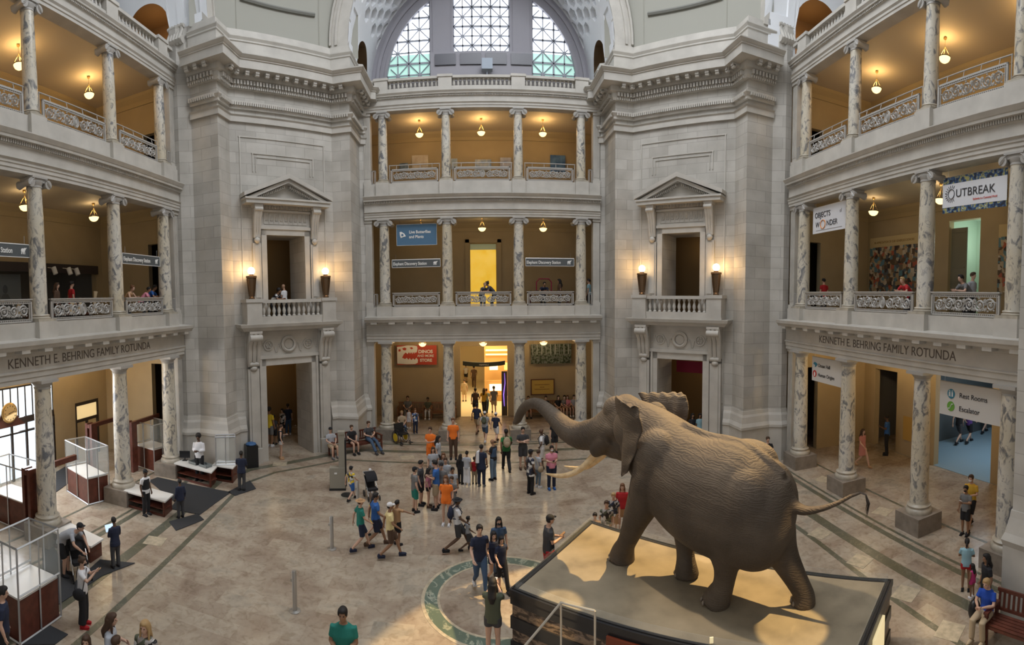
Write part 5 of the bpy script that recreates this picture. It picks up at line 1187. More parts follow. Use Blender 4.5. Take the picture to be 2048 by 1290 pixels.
for pts in ([(3.92, -0.25, 3.60, 0.082), (4.12, -0.28, 3.38, 0.078), (4.34, -0.32, 3.15, 0.072), (4.61, -0.35, 2.96, 0.066), (4.92, -0.38, 2.82, 0.058), (5.22, -0.42, 2.76, 0.044), (5.50, -0.45, 2.74, 0.012)],
            [(3.95, 0.24, 3.58, 0.075), (4.20, 0.25, 3.34, 0.070), (4.50, 0.28, 3.10, 0.065), (4.80, 0.32, 2.90, 0.060), (5.15, 0.38, 2.76, 0.052), (5.50, 0.44, 2.68, 0.040), (5.85, 0.50, 2.62, 0.012)]):
    m = MB(); q = spline(pts, 24); m.tube([(a, b, c-Z) for a, b, c, r in q], [max(r, 0.008) for a, b, c, r in q], 12); m.build('tusk', IV, ele, smooth=True)
m = MB()
for k in range(14):
    o_ = random.uniform(-0.03, 0.03); p_ = random.uniform(-0.03, 0.03); l_ = random.uniform(0.7, 1.15)
    m.tube([(-1.83, 0, 3.735-Z), (-1.95, o_*0.5, 3.70-Z), (-2.0+p_, o_, 3.55-Z), (-1.97+p_, o_*1.5, 3.70-0.36*l_-Z)], [0.014, 0.011, 0.008, 0.002], 4)
m.build('tail_tuft', mat('dark_hair', (0.05, 0.035, 0.025), 0.7), ele)
for t in (-1, 1):
    m = MB(); m.ell((3.56, t*0.462, 4.16-Z), (0.035, 0.02, 0.03), 10, 8); m.build('eye', BLACK, ele, smooth=True)
for (s, t, r) in ((3.27, -0.17, 0.29), (1.77, 0.15, 0.26), (0.80, -0.34, 0.28), (-0.70, 0.38, 0.24)):
    m = MB()
    for k in range(5): a = -1.0+k*0.5; m.ell((s+r*0.93*math.cos(a), t+r*0.93*math.sin(a), 0.06), (0.03, 0.045, 0.05), 8, 6)
    m.build('toenails', mat('toenail', (0.26, 0.21, 0.16), 0.5), ele, smooth=True)
# ------------------------------------------------------------------ people
SK = {'l': (0.58, 0.36, 0.26), 't': (0.42, 0.24, 0.15), 'm': (0.30, 0.16, 0.09), 'd': (0.115, 0.06, 0.035)}
HR = {'k': (0.012, 0.009, 0.008), 'b': (0.06, 0.03, 0.015), 'r': (0.16, 0.07, 0.03), 'y': (0.42, 0.27, 0.12), 'g': (0.35, 0.33, 0.30)}
CC = {'white': (0.72, 0.72, 0.74), 'black': (0.014, 0.014, 0.017), 'navy': (0.016, 0.022, 0.05), 'blue': (0.03, 0.12, 0.38), 'royal': (0.015, 0.07, 0.42), 'sky': (0.30, 0.50, 0.58), 'grey': (0.17, 0.17, 0.17), 'lgrey': (0.40, 0.42, 0.46),
      'dgrey': (0.055, 0.055, 0.06), 'orange': (0.90, 0.20, 0.02), 'yellow': (0.78, 0.56, 0.03), 'cream': (0.72, 0.60, 0.30), 'teal': (0.015, 0.19, 0.15), 'green': (0.03, 0.17, 0.05), 'olive': (0.085, 0.095, 0.06), 'khaki': (0.42, 0.33, 0.22), 'red': (0.42, 0.015, 0.02),
      'maroon': (0.22, 0.01, 0.035), 'pink': (0.72, 0.27, 0.36), 'hot': (0.62, 0.05, 0.22), 'jean': (0.05, 0.09, 0.16), 'ljean': (0.15, 0.22, 0.30), 'brown': (0.09, 0.05, 0.03), 'tan': (0.45, 0.27, 0.14), 'purple': (0.10, 0.04, 0.20), 'amber': (0.62, 0.38, 0.04), 'rose': (0.50, 0.20, 0.16)}
def cm(c, pat=None):
    if pat == 'check':
        k = 'patterned_'+c
        if k not in _M:
            m = mural(k, [(0, CC[c]), (0.35, (0.7, 0.7, 0.68)), (0.6, CC['black']), (0.8, (0.35, 0.32, 0.3))]); [n for n in m.node_tree.nodes if n.type == 'TEX_VORONOI'][0].inputs['Scale'].default_value = 11; _M[k] = m
        return _M[k]
    if pat == 'stripe':
        k = 'striped_'+c
        if k not in _M:
            m = bpy.data.materials.new(k); m.use_nodes = True; n = m.node_tree.nodes; l = m.node_tree.links; g = n.new('ShaderNodeTexCoord'); wv = n.new('ShaderNodeTexWave'); wv.bands_direction = 'Z'; wv.inputs['Scale'].default_value = 3.2
            r = ramp(n, [(0.49, CC[c]), (0.5, (0.7, 0.7, 0.7))]); r.color_ramp.interpolation = 'CONSTANT'; l.new(g.outputs['Object'], wv.inputs[0]); l.new(wv.outputs['Fac'], r.inputs[0]); l.new(r.outputs[0], n['Principled BSDF'].inputs['Base Color']); _M[k] = m
        return _M[k]
    return mat('cloth_'+c, CC[c], 0.85)
def joints(pose):
    J = dict(pel=(0, 0, .95), wst=(0, 0, 1.10), chs=(0, .005, 1.28), shc=(0, 0, 1.41), nk=(0, .0, 1.50), hd=(0, .025, 1.622))
    def arms(le, lw, re, rw): J.update(elL=le, wrL=lw, elR=re, wrR=rw)
    def legs(lk, la, rk, ra): J.update(knL=lk, anL=la, knR=rk, anR=ra)
    arms((-.225, -.03, 1.13), (-.235, .05, .89), (.225, -.03, 1.13), (.235, .05, .89))
    legs((-.10, .02, .50), (-.105, -.01, .09), (.10, .02, .50), (.105, -.01, .09))
    if pose in ('walk', 'walkphone', 'walkw'):
        k = 1.25 if pose == 'walkw' else 1.0
        legs((-.09, .20*k, .53), (-.09, .33*k, .11), (.09, .03, .49), (.09, -.34*k, .16)); arms((-.23, -.15, 1.16), (-.23, -.18, .92), (.23, .08, 1.15), (.2, .27, 1.0))
    if pose in ('phone', 'walkphone'): arms((-.22, .03, 1.14), (-.065, .27, 1.16), (.22, .03, 1.14), (.065, .27, 1.16)); J['hd'] = (0, .05, 1.625)
    if pose == 'hold': arms((-.22, .05, 1.16), (-.04, .27, 1.22), (.245, -.03, 1.14), (.25, .05, .90)); J['hd'] = (0, .045, 1.63)
    if pose == 'fold': arms((-.25, .05, 1.16), (.06, .20, 1.19), (.25, .05, 1.15), (-.06, .23, 1.15))
    if pose == 'photo': arms((-.2, .18, 1.24), (-.06, .34, 1.40), (.2, .18, 1.24), (.06, .34, 1.40))
    if pose == 'point': arms((-.245, -.03, 1.14), (-.25, .05, .90), (.40, .12, 1.40), (.62, .25, 1.36))
    if pose == 'chin': arms((-.23, .06, 1.15), (-.05, .19, 1.42), (.24, .02, 1.14), (.05, .2, 1.12))
    if pose == 'hip': arms((-.36, -.06, 1.18), (-.20, .06, 1.0), (.36, -.06, 1.18), (.20, .06, 1.0))
    if pose in ('lean', 'rail', 'push'):
        q = {'lean': .42, 'rail': .22, 'push': .16}[pose]
        J.update(pel=(0, -.12, .93), wst=(0, -.05, 1.08), chs=(0, .45*q, 1.25-.1*q), shc=(0, .75*q, 1.36-.25*q), nk=(0, .95*q, 1.44-.3*q), hd=(0, 1.15*q+.02, 1.56-.32*q))
        sy, sz = .75*q, -.25*q
        if pose == 'lean': arms((-.26, sy+.12, 1.05), (-.15, sy+.30, .86), (.26, sy+.12, 1.05), (.15, sy+.30, .86))
        elif pose == 'rail': arms((-.28, sy+.12, 1.08), (-.12, sy+.32, 1.10), (.28, sy+.12, 1.08), (.12, sy+.32, 1.10))
        else: arms((-.26, sy+.05, 1.12), (-.22, sy+.32, 1.02), (.26, sy+.05, 1.12), (.22, sy+.32, 1.02))
    if pose in ('sit', 'sitback', 'sitphone'):
        dz = -.42; 
        for k_ in ('pel', 'wst', 'chs', 'shc', 'nk', 'hd'): x, y, z = J[k_]; J[k_] = (x, y-(.0 if k_ == 'pel' else .03), z+dz)
        if pose == 'sitback':
            legs((-.12, .46, .50), (-.14, .92, .12), (.12, .46, .50), (.14, .88, .12)); arms((-.27, .08, .74), (-.06, .24, .68), (.27, .08, .74), (.06, .24, .68))
        else: legs((-.12, .43, .50), (-.13, .40, .09), (.12, .43, .50), (.13, .44, .09)); arms((-.24, .06, .74), (-.08, .30, .64), (.24, .06, .74), (.08, .30, .64))
        if pose == 'sitphone': arms((-.23, .1, .76), (-.06, .33, .78), (.23, .1, .76), (.06, .33, .78)); J['hd'] = (0, .06, 1.19)
    return {k_: Vector(v) for k_, v in J.items()}
PCOUNT = [0]
def person(loc, face, pose, sk, hair, top, bot, shoe, label, h=None, z0=0.0, group=None, near=False, wide=1.0, mask=None, seat=None):
    """loc: world xy; top/bot: 'kind:colour[:pattern]'; hair: 'style+colour'"""
    h = h or 1.7; s = h/1.75; kid = max(0.0, (1.62-h))*0.30 if any(w in label for w in ('child', 'boy', 'girl')) else 0.0; ws = wide*(1+0.15*kid)
    J = joints(pose); r = empty('person', (loc[0], loc[1], z0), -math.radians(face), label, 'person', group); r.scale = (s, s, s)
    PCOUNT[0] += 1; vx = (0.019 if near else 0.026)
    def TT(m, pts, rs, k=10, fl=1.0): m.tube(pts, rs, k, fl)
    hs = 1+kid
    wq = 1+(ws-1)*.35; shL, shR = J['shc']+Vector((-.158*wq, 0, -.005)), J['shc']+Vector((.158*wq, 0, -.005)); hpL, hpR = J['pel']+Vector((-.085*ws, 0, -.01)), J['pel']+Vector((.085*ws, 0, -.01))
    W_ = ws
    # skin: one fused surface
    m = MB()
    TT(m, [J['pel']-Vector((0, 0, .06)), J['pel'], J['wst'], J['chs'], J['shc'], J['shc']+(J['nk']-J['shc'])*.45], [.08*W_, .108*W_, .092*W_, .105*W_, .092, .055], 12, 1.42)
    TT(m, [J['shc'], J['nk'], J['hd']-Vector((0, 0, .04))], [.062, .053, .052], 10)
    hd = J['hd']+Vector((0, 0, .03*kid)); m.ell(hd+Vector((0, -.008, .02)), (.074*hs, .092*hs, .092*hs), 14, 10); m.ell(hd+Vector((0, .022, -.045)), (.056*hs, .062*hs, .068*hs), 12, 8)
    m.ell(hd+Vector((0, .095*hs, -.012)), (.014, .020, .024), 8, 6)
    for e in (-1, 1): m.ell(hd+Vector((e*.076*hs, -.01, -.01)), (.012, .022, .032), 8, 6)
    fing = MB()
    for sh, el, wr, e in ((shL, J['elL'], J['wrL'], -1), (shR, J['elR'], J['wrR'], 1)):
        TT(m, [sh, sh+(el-sh)*.5, el, el+(wr-el)*.35, wr], [.056, .048, .040, .040, .027], 10)
        d = (wr-el).normalized(); c = wr+d*.05; side = d.cross(Vector((0, 1, 0)) if abs(d.y) < .8 else Vector((1, 0, 0))).normalized(); nn_ = d.cross(side)
        inward = Vector((-e, 0, 0)); 
        TT(m, [wr-d*.01, wr+d*.03, wr+d*.075], [.030, .037, .033], 8, .6)
        for q in range(4):
            o = (q-1.5)*.019; L1 = (.075, .085, .08, .062)[q]; b = wr+d*.07+side*o; t1 = b+d*L1*.55+inward*.012; t2 = b+d*L1*.85+inward*.038
            fing.tube([b-d*.02, b, t1, t2], [.010, .0105, .009, .006], 5)
        b = wr+d*.02+side*(.028 if d.z < -.4 else -.028)*1.0+Vector((0, .012, 0)); fing.tube([b, b+d*.03+Vector((0, .026, 0)), b+d*.06+Vector((0, .032, 0))+inward*.01], [.013, .011, .008], 5)
    for hp, kn, an in ((hpL, J['knL'], J['anL']), (hpR, J['knR'], J['anR'])):
        TT(m, [hp, hp+(kn-hp)*.4, kn, kn+(an-kn)*.3, an], [.092*W_, .080*W_, .054, .055, .036], 10); m.ell(an+Vector((0, .05, -.045)), (.042, .11, .04), 8, 6)
    b = remesh(m, 'body', mat('skin_'+sk, SK[sk], 0.55), vx, r, 1)
    import bmesh
    fm = bpy.data.meshes.new('f'); fm.from_pydata(fing.v, [], fing.f); bm = bmesh.new(); bm.from_mesh(b.data); bm.from_mesh(fm); bm.to_mesh(b.data); bm.free(); bpy.data.meshes.remove(fm)
    b.data.polygons.foreach_set('use_smooth', [True]*len(b.data.polygons))
    # clothes
    tk, tc, *tp = top.split(':'); bk, bc, *bp_ = bot.split(':')
    m = MB(); lo = J['pel']+Vector((0, 0, -.10 if tk != 'dress' else -.05)) if 'sit' not in pose else J['pel']-Vector((0, 0, .05))
    hem = .135 if tk in ('jacket', 'tunic') else .128
    TT(m, [lo, J['pel'], J['wst'], J['chs'], J['shc'], J['shc']+(J['nk']-J['shc'])*.45], [hem*W_, .128*W_, .116*W_, .124*W_, .108, .066], 14, 1.40)
    lk = 0.52 if tk in ('tee', 'dress', 'tunic', 'vest') else (0.0 if tk == 'tank' else 1.0)
    for sh, el, wr in ((shL, J['elL'], J['wrL']), (shR, J['elR'], J['wrR'])):
        if lk == 0: continue
        pts = [sh+Vector((0, 0, .0)), sh+(el-sh)*(.62 if lk < 1 else .55)]
        if lk == 1: pts += [el, el+(wr-el)*.93]; TT(m, pts, [.066, .060, .053, .042], 10)
        else: TT(m, [sh, sh+(el-sh)*.4, sh+(el-sh)*.70], [.064, .061, .059], 10)
    if tk in ('dress', 'tunic'):
        k0 = .40 if tk == 'dress' else .22
        if 'sit' in pose: TT(m, [J['pel'], (J['knL']+J['knR'])/2], [.13*W_, .10*W_], 12, 1.5)
        else: TT(m, [J['pel'], J['pel']-Vector((0, -.01, k0*.5)), J['pel']-Vector((0, -.02, k0))], [.130*W_, .150*W_, .165*W_], 14, 1.35)
    if tk == 'jacket' and 'sit' not in pose: TT(m, [J['pel']-Vector((0, 0, .02)), J['pel']-Vector((0, 0, .16))], [.136*W_, .142*W_], 14, 1.40)
    nm = {'tee': 'shirt', 'long': 'shirt', 'tank': 'tank_top', 'dress': 'dress', 'jacket': 'jacket', 'tunic': 'tunic', 'vest': 'shirt'}[tk]
    remesh(m, nm, cm(tc, tp[0] if tp else None), vx, r, 1)
    if tk == 'vest':
        m = MB(); TT(m, [J['pel']+Vector((0, 0, .05)), J['wst'], J['chs'], J['shc']-Vector((0, 0, .02))], [.135*W_, .125*W_, .133*W_, .118], 12, 1.32); remesh(m, 'vest', cm('black' if tc == 'white' else 'jean'), vx, r, 1)
    if bk != 'none':
        m = MB(); TT(m, [J['pel']-Vector((0, 0, .10)), J['pel']-Vector((0, 0, .03)), J['pel']+Vector((0, 0, .07))], [.112*W_, .120*W_, .112*W_], 12, 1.38)
        if bk == 'skirt': TT(m, [J['pel'], J['pel']-Vector((0, 0, .22)), J['pel']-Vector((0, 0, .42))], [.122*W_, .15*W_, .17*W_], 14, 1.3)
        else:
            for hp, kn, an in ((hpL, J['knL'], J['anL']), (hpR, J['knR'], J['anR'])):
                if bk == 'shorts': TT(m, [hp, hp+(kn-hp)*.5, kn-(kn-hp)*.06], [.108*W_, .102*W_, .090*W_], 12)
                elif bk == 'mini': TT(m, [hp, hp+(kn-hp)*.42], [.106*W_, .10*W_], 12)
                elif bk == 'wide': TT(m, [hp, kn, an+Vector((0, 0, .03))], [.108*W_, .098*W_, .105*W_], 12)
                elif bk == 'slim': TT(m, [hp, hp+(kn-hp)*.5, kn, an+(kn-an)*.1], [.102*W_, .090*W_, .064, .048], 12)
                else: TT(m, [hp, hp+(kn-hp)*.5, kn, an+Vector((0, 0, .01))], [.106*W_, .096*W_, .076, .068], 12)
        remesh(m, {'shorts': 'shorts', 'mini': 'shorts', 'skirt': 'skirt'}.get(bk, 'trousers'), cm(bc, bp_[0] if bp_ else None), vx, r, 1)
    for an in (J['anL'], J['anR']):
        m = MB(); m.ell(an+Vector((0, .055, -.042)), (.050, .135, .046), 10, 6); m.ell(an+Vector((0, -.01, -.015)), (.046, .058, .06), 8, 6); m.box(an.x-.046, an.x+.046, an.y-.06, an.y+.17, an.z-.092, an.z-.068)
        m.build('shoe', cm(shoe), r, smooth=True)
    hst, hc = hair[:-1], hair[-1]; hm = mat('hair_'+hc, HR[hc], 0.7)
    if hst not in ('bald', 'cap', 'hat', 'brim'):
        m = MB(); m.ell(hd+Vector((0, -.026, .036)), (.085*hs, .096*hs, .092*hs), 14, 10); m.ell(hd+Vector((0, .012, .085)), (.076*hs, .086*hs, .048*hs), 12, 8)
        for e in (-1, 1): m.ell(hd+Vector((e*.068*hs, .0, .035)), (.020, .062, .060), 8, 6)
        if hst == 'long':
            q = Vector((0, -.07, 0)); TT(m, [hd+q+Vector((0, 0, .03)), hd+q+Vector((0, -.01, -.10)), J['shc']+Vector((0, -.115, -.02)), J['chs']+Vector((0, -.125, .0))], [.072, .075, .070, .035], 10, 1.25)
            for e in (-1, 1): TT(m, [hd+Vector((e*.07, -.01, .02)), hd+Vector((e*.085, .0, -.09)), J['shc']+Vector((e*.095, .06, -.06))], [.026, .030, .016], 6)
        if hst == 'bob':
            for e in (-1, 1): TT(m, [hd+Vector((e*.072, -.015, .03)), hd+Vector((e*.082, -.005, -.10))], [.032, .034], 8)
            m.ell(hd+Vector((0, -.07, -.05)), (.075, .05, .08), 10, 8)
        if hst == 'tail': TT(m, [hd+Vector((0, -.10, .04)), hd+Vector((0, -.16, -.02)), hd+Vector((0, -.14, -.17))], [.030, .034, .012], 8)
        if hst == 'bun': m.ell(hd+Vector((0, -.06, .13)), (.045, .045, .04), 10, 8)
        if hst == 'afro': m.ell(hd+Vector((0, -.03, .06)), (.115, .115, .11), 12, 9)
        remesh(m, 'hair', hm, vx*.75, r, 1)
    elif hst != 'bald':
        col = {'k': 'black', 'b': 'brown', 'r': 'tan', 'y': 'tan', 'g': 'white'}[hc]
        m = MB(); m.ell(hd+Vector((0, -.016, .045)), (.086*hs, .100*hs, .082*hs), 14, 10); m.ell(hd+Vector((0, .085, .055)), (.062, .065, .010), 12, 5)
        if hst in ('hat', 'brim'): m.lathe([(.165*hs, -.006), (.17*hs, 0), (.10*hs, .012)], tuple(hd+Vector((0, -.01, .045))), 18)
        m.build('cap' if hst == 'cap' else 'hat', cm(col), r, smooth=True)
        m = MB(); m.ell(hd+Vector((0, -.035, -.005)), (.080*hs, .078*hs, .07), 12, 8); m.build('hair', mat('hair_k' if hc != 'r' else 'hair_b', HR['k'], 0.7), r, smooth=True)
    if mask: m = MB(); m.ell(hd+Vector((0, .052, -.052)), (.054, .055, .045), 10, 7); m.build('face_mask', cm(mask), r, smooth=True)
    if near or h > 0:
        for e in (-1, 1): m = MB(); m.ell(hd+Vector((e*.030, .078*hs, .012)), (.013, .010, .009), 6, 4); m.build('eye', BLACK, r)
    r['_s'] = s
    return r, J, s
def at_head(hx, hy, h, z0=0.0):
    p = ground(hx, hy, z0+h); return (p.x, p.y)
def at_feet(fx, fy, hy, z0=0.0):
    p = ground(fx, fy, z0); d = px_ray(fx, hy); t = math.hypot(p.x, p.y)/math.hypot(d.x, d.y); return (p.x, p.y), EYE+d.z*t-z0
PN = {}
def held(r, J, s, kind, label, col='black', off=(0, 0, 0)):
    """a thing carried or worn: placed in the person's axes but left top-level"""
    M = Matrix.Translation(r.location) @ Matrix.Rotation(r.rotation_euler.z, 4, 'Z') @ Matrix.Scale(s, 4)
    m = MB(); c = cm(col) if col in CC else mat(col)
    if kind == 'backpack':
        p = J['chs']+Vector((0, -.205, -.02)); m.ell(p, (.15, .085, .22), 14, 10); m.ell(p+Vector((0, -.06, -.06)), (.11, .05, .11), 12, 8)
        for e in (-1, 1): m.tube([p+Vector((e*.10, .05, .17)), J['shc']+Vector((e*.115, .0, .115)), J['chs']+Vector((e*.12, .135, .04)), J['wst']+Vector((e*.15, .05, .0)), p+Vector((e*.11, .05, -.14))], .016, 5)
        nm, ct = 'backpack', 'backpack'
    elif kind == 'bag':
        p = J['pel']+Vector((.25, -.03, -.02)); m.ell(p, (.07, .16, .15), 12, 9); m.tube([p+Vector((0, .1, .1)), J['shc']+Vector((-.03, .12, .05)), J['shc']+Vector((-.05, -.12, .05)), p+Vector((0, -.1, .1))], .012, 5); nm, ct = 'shoulder_bag', 'bag'
    elif kind == 'phone':
        p = (J['wrL']+J['wrR'])/2 if abs(J['wrL'].y-J['wrR'].y) < .1 else J['wrL']+Vector((0, .08, .06)); p = p+Vector((0, .085, .06)); m.obox(p, (1, 0, 0), (0, .8, .6), (0, -.6, .8), (-.04, .04), (-.075, .075), (-.006, .006)); nm, ct = 'smartphone', 'phone'
    elif kind == 'tablet':
        p = (J['wrL']+J['wrR'])/2+Vector((0, .10, .10)); m.obox(p, (1, 0, 0), (0, .4, .9), (0, -.9, .4), (-.16, .16), (-.12, .12), (-.01, .01)); nm, ct = 'tablet', 'tablet'
    elif kind == 'scarf':
        m.tube([J['chs']+Vector((-.13, -.15, -.25)), J['shc']+Vector((-.12, -.10, .05)), J['shc']+Vector((-.06, .06, .09)), J['shc']+Vector((.04, .10, .0))], [.08, .06, .04, .03], 8, 1.0); nm, ct = 'scarf', 'scarf'
    o = m.build(nm, c, M=M, smooth=True); tag(o, label, ct); return o
def PF(fx, fy, hy, face, pose, sk, hair, top, bot, shoe, label, **k):
    xy, h = at_feet(fx, fy, hy, k.get('z0', 0)); hh = k.pop('h', None) or h
    if 'sit' in pose: hh = h/0.745
    if pose == 'lean': hh = h/0.87
    return person(xy, face, pose, sk, hair, top, bot, shoe, label, h=max(0.8, min(1.95, hh)), **k)
def PU(hx, hy, h, face, pose, sk, hair, top, label, M, v, z0):
    u, z = on_v(M, hx, hy, v); w_ = M @ Vector((u, v, 0))
    return person((w_.x, w_.y), face, pose, sk, hair, top, 'long:black', 'black', label, h=h, z0=z0)
def PHd(hx, hy, h, face, pose, sk, hair, top, bot, shoe, label, z0=0.0, **k):
    k_ = .745 if 'sit' in pose else .93 if pose == 'rail' else .87 if pose == 'lean' else 1
    return person(at_head(hx, hy, h*k_, z0), face, pose, sk, hair, top, bot, shoe, label, h=h, z0=z0, **k)
def seat_on(px, bx, by, face, off=0.0):
    d = px_ray(px, 900); f = math.radians(face); ax = Vector((math.cos(f), -math.sin(f))); fw = Vector((math.sin(f), math.cos(f)))
    o = Vector((bx, by))+fw*off; den = d.x*ax.y-d.y*ax.x; t = (o.x*ax.y-o.y*ax.x)/den; return (d.x*t, d.y*t)
def PS(px, B, h, pose, sk, hair, top, bot, shoe, label, turn=0, **k):
    xy = seat_on(px, *B); s = h/1.75; return person(xy, B[2]+turn, pose, sk, hair, top, bot, shoe, label, h=h, z0=0.45-0.43*s if pose != 'x' else 0, **k)
BP = (-5.62, 22.42, 138, -0.02); BR = (9.12, 3.9, -93, -0.02); p_ = MC @ Vector((0, 4.3, 0)); BF = (p_.x, p_.y, 180, -0.02)
# --- security corner, left
p = PF(133, 1152, 1040, 75, 'lean', 'l', 'capk', 'tee:lgrey', 'shorts:black', 'black', 'man in a pale grey tee and black cap bending over a white-topped table', near=True)
p = PF(232, 1136, 1035, -70, 'phone', 'd', 'shortk', 'jacket:navy', 'long:dgrey', 'black', 'man in a dark suit holding up a tablet by the white table', near=True); held(*p, 'tablet', 'bright tablet held by the man in a dark suit', 'screen_glow')
p = PF(168, 1252, 1113, 60, 'photo', 'l', 'bunb', 'tee:white', 'wide:black', 'red', 'woman in white tee and wide black trousers raising a phone, red shoes', near=True, mask='black'); held(*p, 'bag', 'black shoulder bag of the woman in red shoes', 'black'); held(*p, 'phone', 'phone raised by the woman in red shoes', 'tan')
PHd(219, 1226, 1.66, 60, 'hold', 'l', 'longb', 'tee:lgrey', 'long:black', 'black', 'long dark-haired woman in a pale patterned top at the lower left edge', near=True)
PHd(290, 1239, 1.68, 170, 'stand', 'l', 'longy', 'tee:olive:check', 'long:jean', 'black', 'woman with long fair wavy hair facing the eye at the bottom edge', near=True)
PHd(172, 1269, 1.45, 150, 'stand', 'l', 'longb', 'tee:grey', 'shorts:jean', 'black', 'child showing only brown hair, leftmost at the bottom edge', near=True)
PHd(230, 1273, 1.42, 20, 'stand', 'l', 'shortb', 'tee:navy', 'shorts:jean', 'black', 'child with short brown hair before the dark-haired woman, bottom edge', near=True)
PHd(296, 1270, 1.40, 180, 'stand', 'l', 'shortb', 'tee:sky', 'shorts:jean', 'black', 'child with brown hair before the fair-haired woman, bottom edge', near=True)
PHd(3, 1172, 1.78, 40, 'stand', 'l', 'shortk', 'tee:navy', 'long:black', 'black', 'person in a navy tee cut by the left edge beside the clear case', near=True)
PF(293, 1030, 938, 100, 'stand', 'd', 'capk', 'vest:white', 'long:black', 'black', 'guard in white shirt, black vest and black cap by the middle white table', near=True)
PF(362, 1036, 958, -60, 'stand', 'd', 'shortk', 'jacket:navy', 'long:dgrey', 'black', 'guard in a dark jacket and grey trousers right of the middle white table')
PF(400, 960, 867, 170, 'phone', 'd', 'afrok', 'long:white', 'long:black', 'black', 'guard in a white shirt and black tie behind the far white counter')
PF(484, 982, 902, -20, 'chin', 'd', 'shortk', 'jacket:navy', 'long:dgrey', 'black', 'guard in a navy blazer touching her face at the end of the far counter')
# --- left pier doorway
for a in ((540, 893, 806, 10, 'stand', 'm', 'afrok', 'tee:yellow', 'shorts:grey', 'white', 'person in a yellow tee with dark curly hair inside the left doorway'),
          (535, 890, 852, 170, 'stand', 'l', 'shortk', 'tee:pink:check', 'shorts:pink', 'white', 'small child in pink in the left doorway'),
          (549, 889, 830, 0, 'stand', 'm', 'shortk', 'tee:dgrey', 'shorts:black', 'black', 'person in dark grey seen from behind in the left doorway'),
          (577, 869, 807, -20, 'stand', 'l', 'tailk', 'tee:navy', 'long:jean', 'white', 'tall person in navy with a ponytail at the right of the left doorway'),
          (566, 872, 817, -160, 'stand', 'l', 'bobk', 'tee:white:check', 'shorts:black', 'white', 'person in a black-and-white patterned tee in the left doorway'),
          (562, 918, 849, 60, 'hold', 'l', 'tailb', 'tank:black', 'mini:white', 'tan', 'woman in a black top and white shorts standing in front of the left doorway')): PF(*a)
# --- bench by the left pier
PS(662, BP, 1.76, 'sit', 'l', 'capk', 'tee:lgrey', 'shorts:khaki', 'grey', 'man in a blue-grey tee, cap and khaki shorts on the pier bench')
PS(704, BP, 1.68, 'sit', 'l', 'shortb', 'tee:black', 'mini:black', 'black', 'woman in a black top and shorts on the pier bench')
PS(738, BP, 1.80, 'sitback', 'l', 'shortb', 'tee:dgrey', 'long:jean', 'dgrey', 'man in jeans stretching his legs at the right end of the pier bench')
# --- children by the kiosk
PF(703, 1001, 932, 30, 'walk', 'l', 'capk', 'tee:yellow:check', 'shorts:blue', 'black', 'boy in a yellow patterned tee and bright blue shorts beside the kiosk')
PF(741, 985, 937, 170, 'stand', 'm', 'capg', 'tee:yellow', 'slim:pink', 'white', 'small child in a yellow tee, pink leggings and white cap')
# --- walking group
N_ = dict(near=True)
PF(722, 1102, 996, 60, 'walk', 'l', 'hatr', 'tee:teal', 'shorts:navy', 'navy', 'person in a teal tee with white sleeve stripe and straw hat, walking', **N_)
PF(752, 1092, 985, 70, 'walk', 'm', 'shortk', 'tee:blue', 'shorts:navy', 'brown', 'heavy man in a blue tee and navy shorts in the walking group', wide=1.15, **N_)
PF(781, 1116, 1004, 75, 'walk', 'm', 'capg', 'tee:cream', 'shorts:brown', 'navy', 'man in a pale yellow tee and white cap walking in front', **N_)
PF(795, 1090, 1000, 45, 'point', 'm', 'shortk', 'tee:tan', 'shorts:black', 'black', 'person with an outstretched pointing arm behind the white-capped man')
PF(748, 1070, 992, 60, 'walk', 'l', 'longk', 'dress:yellow', 'none:black', 'black', 'woman in a yellow dress half hidden behind the blue tee man')
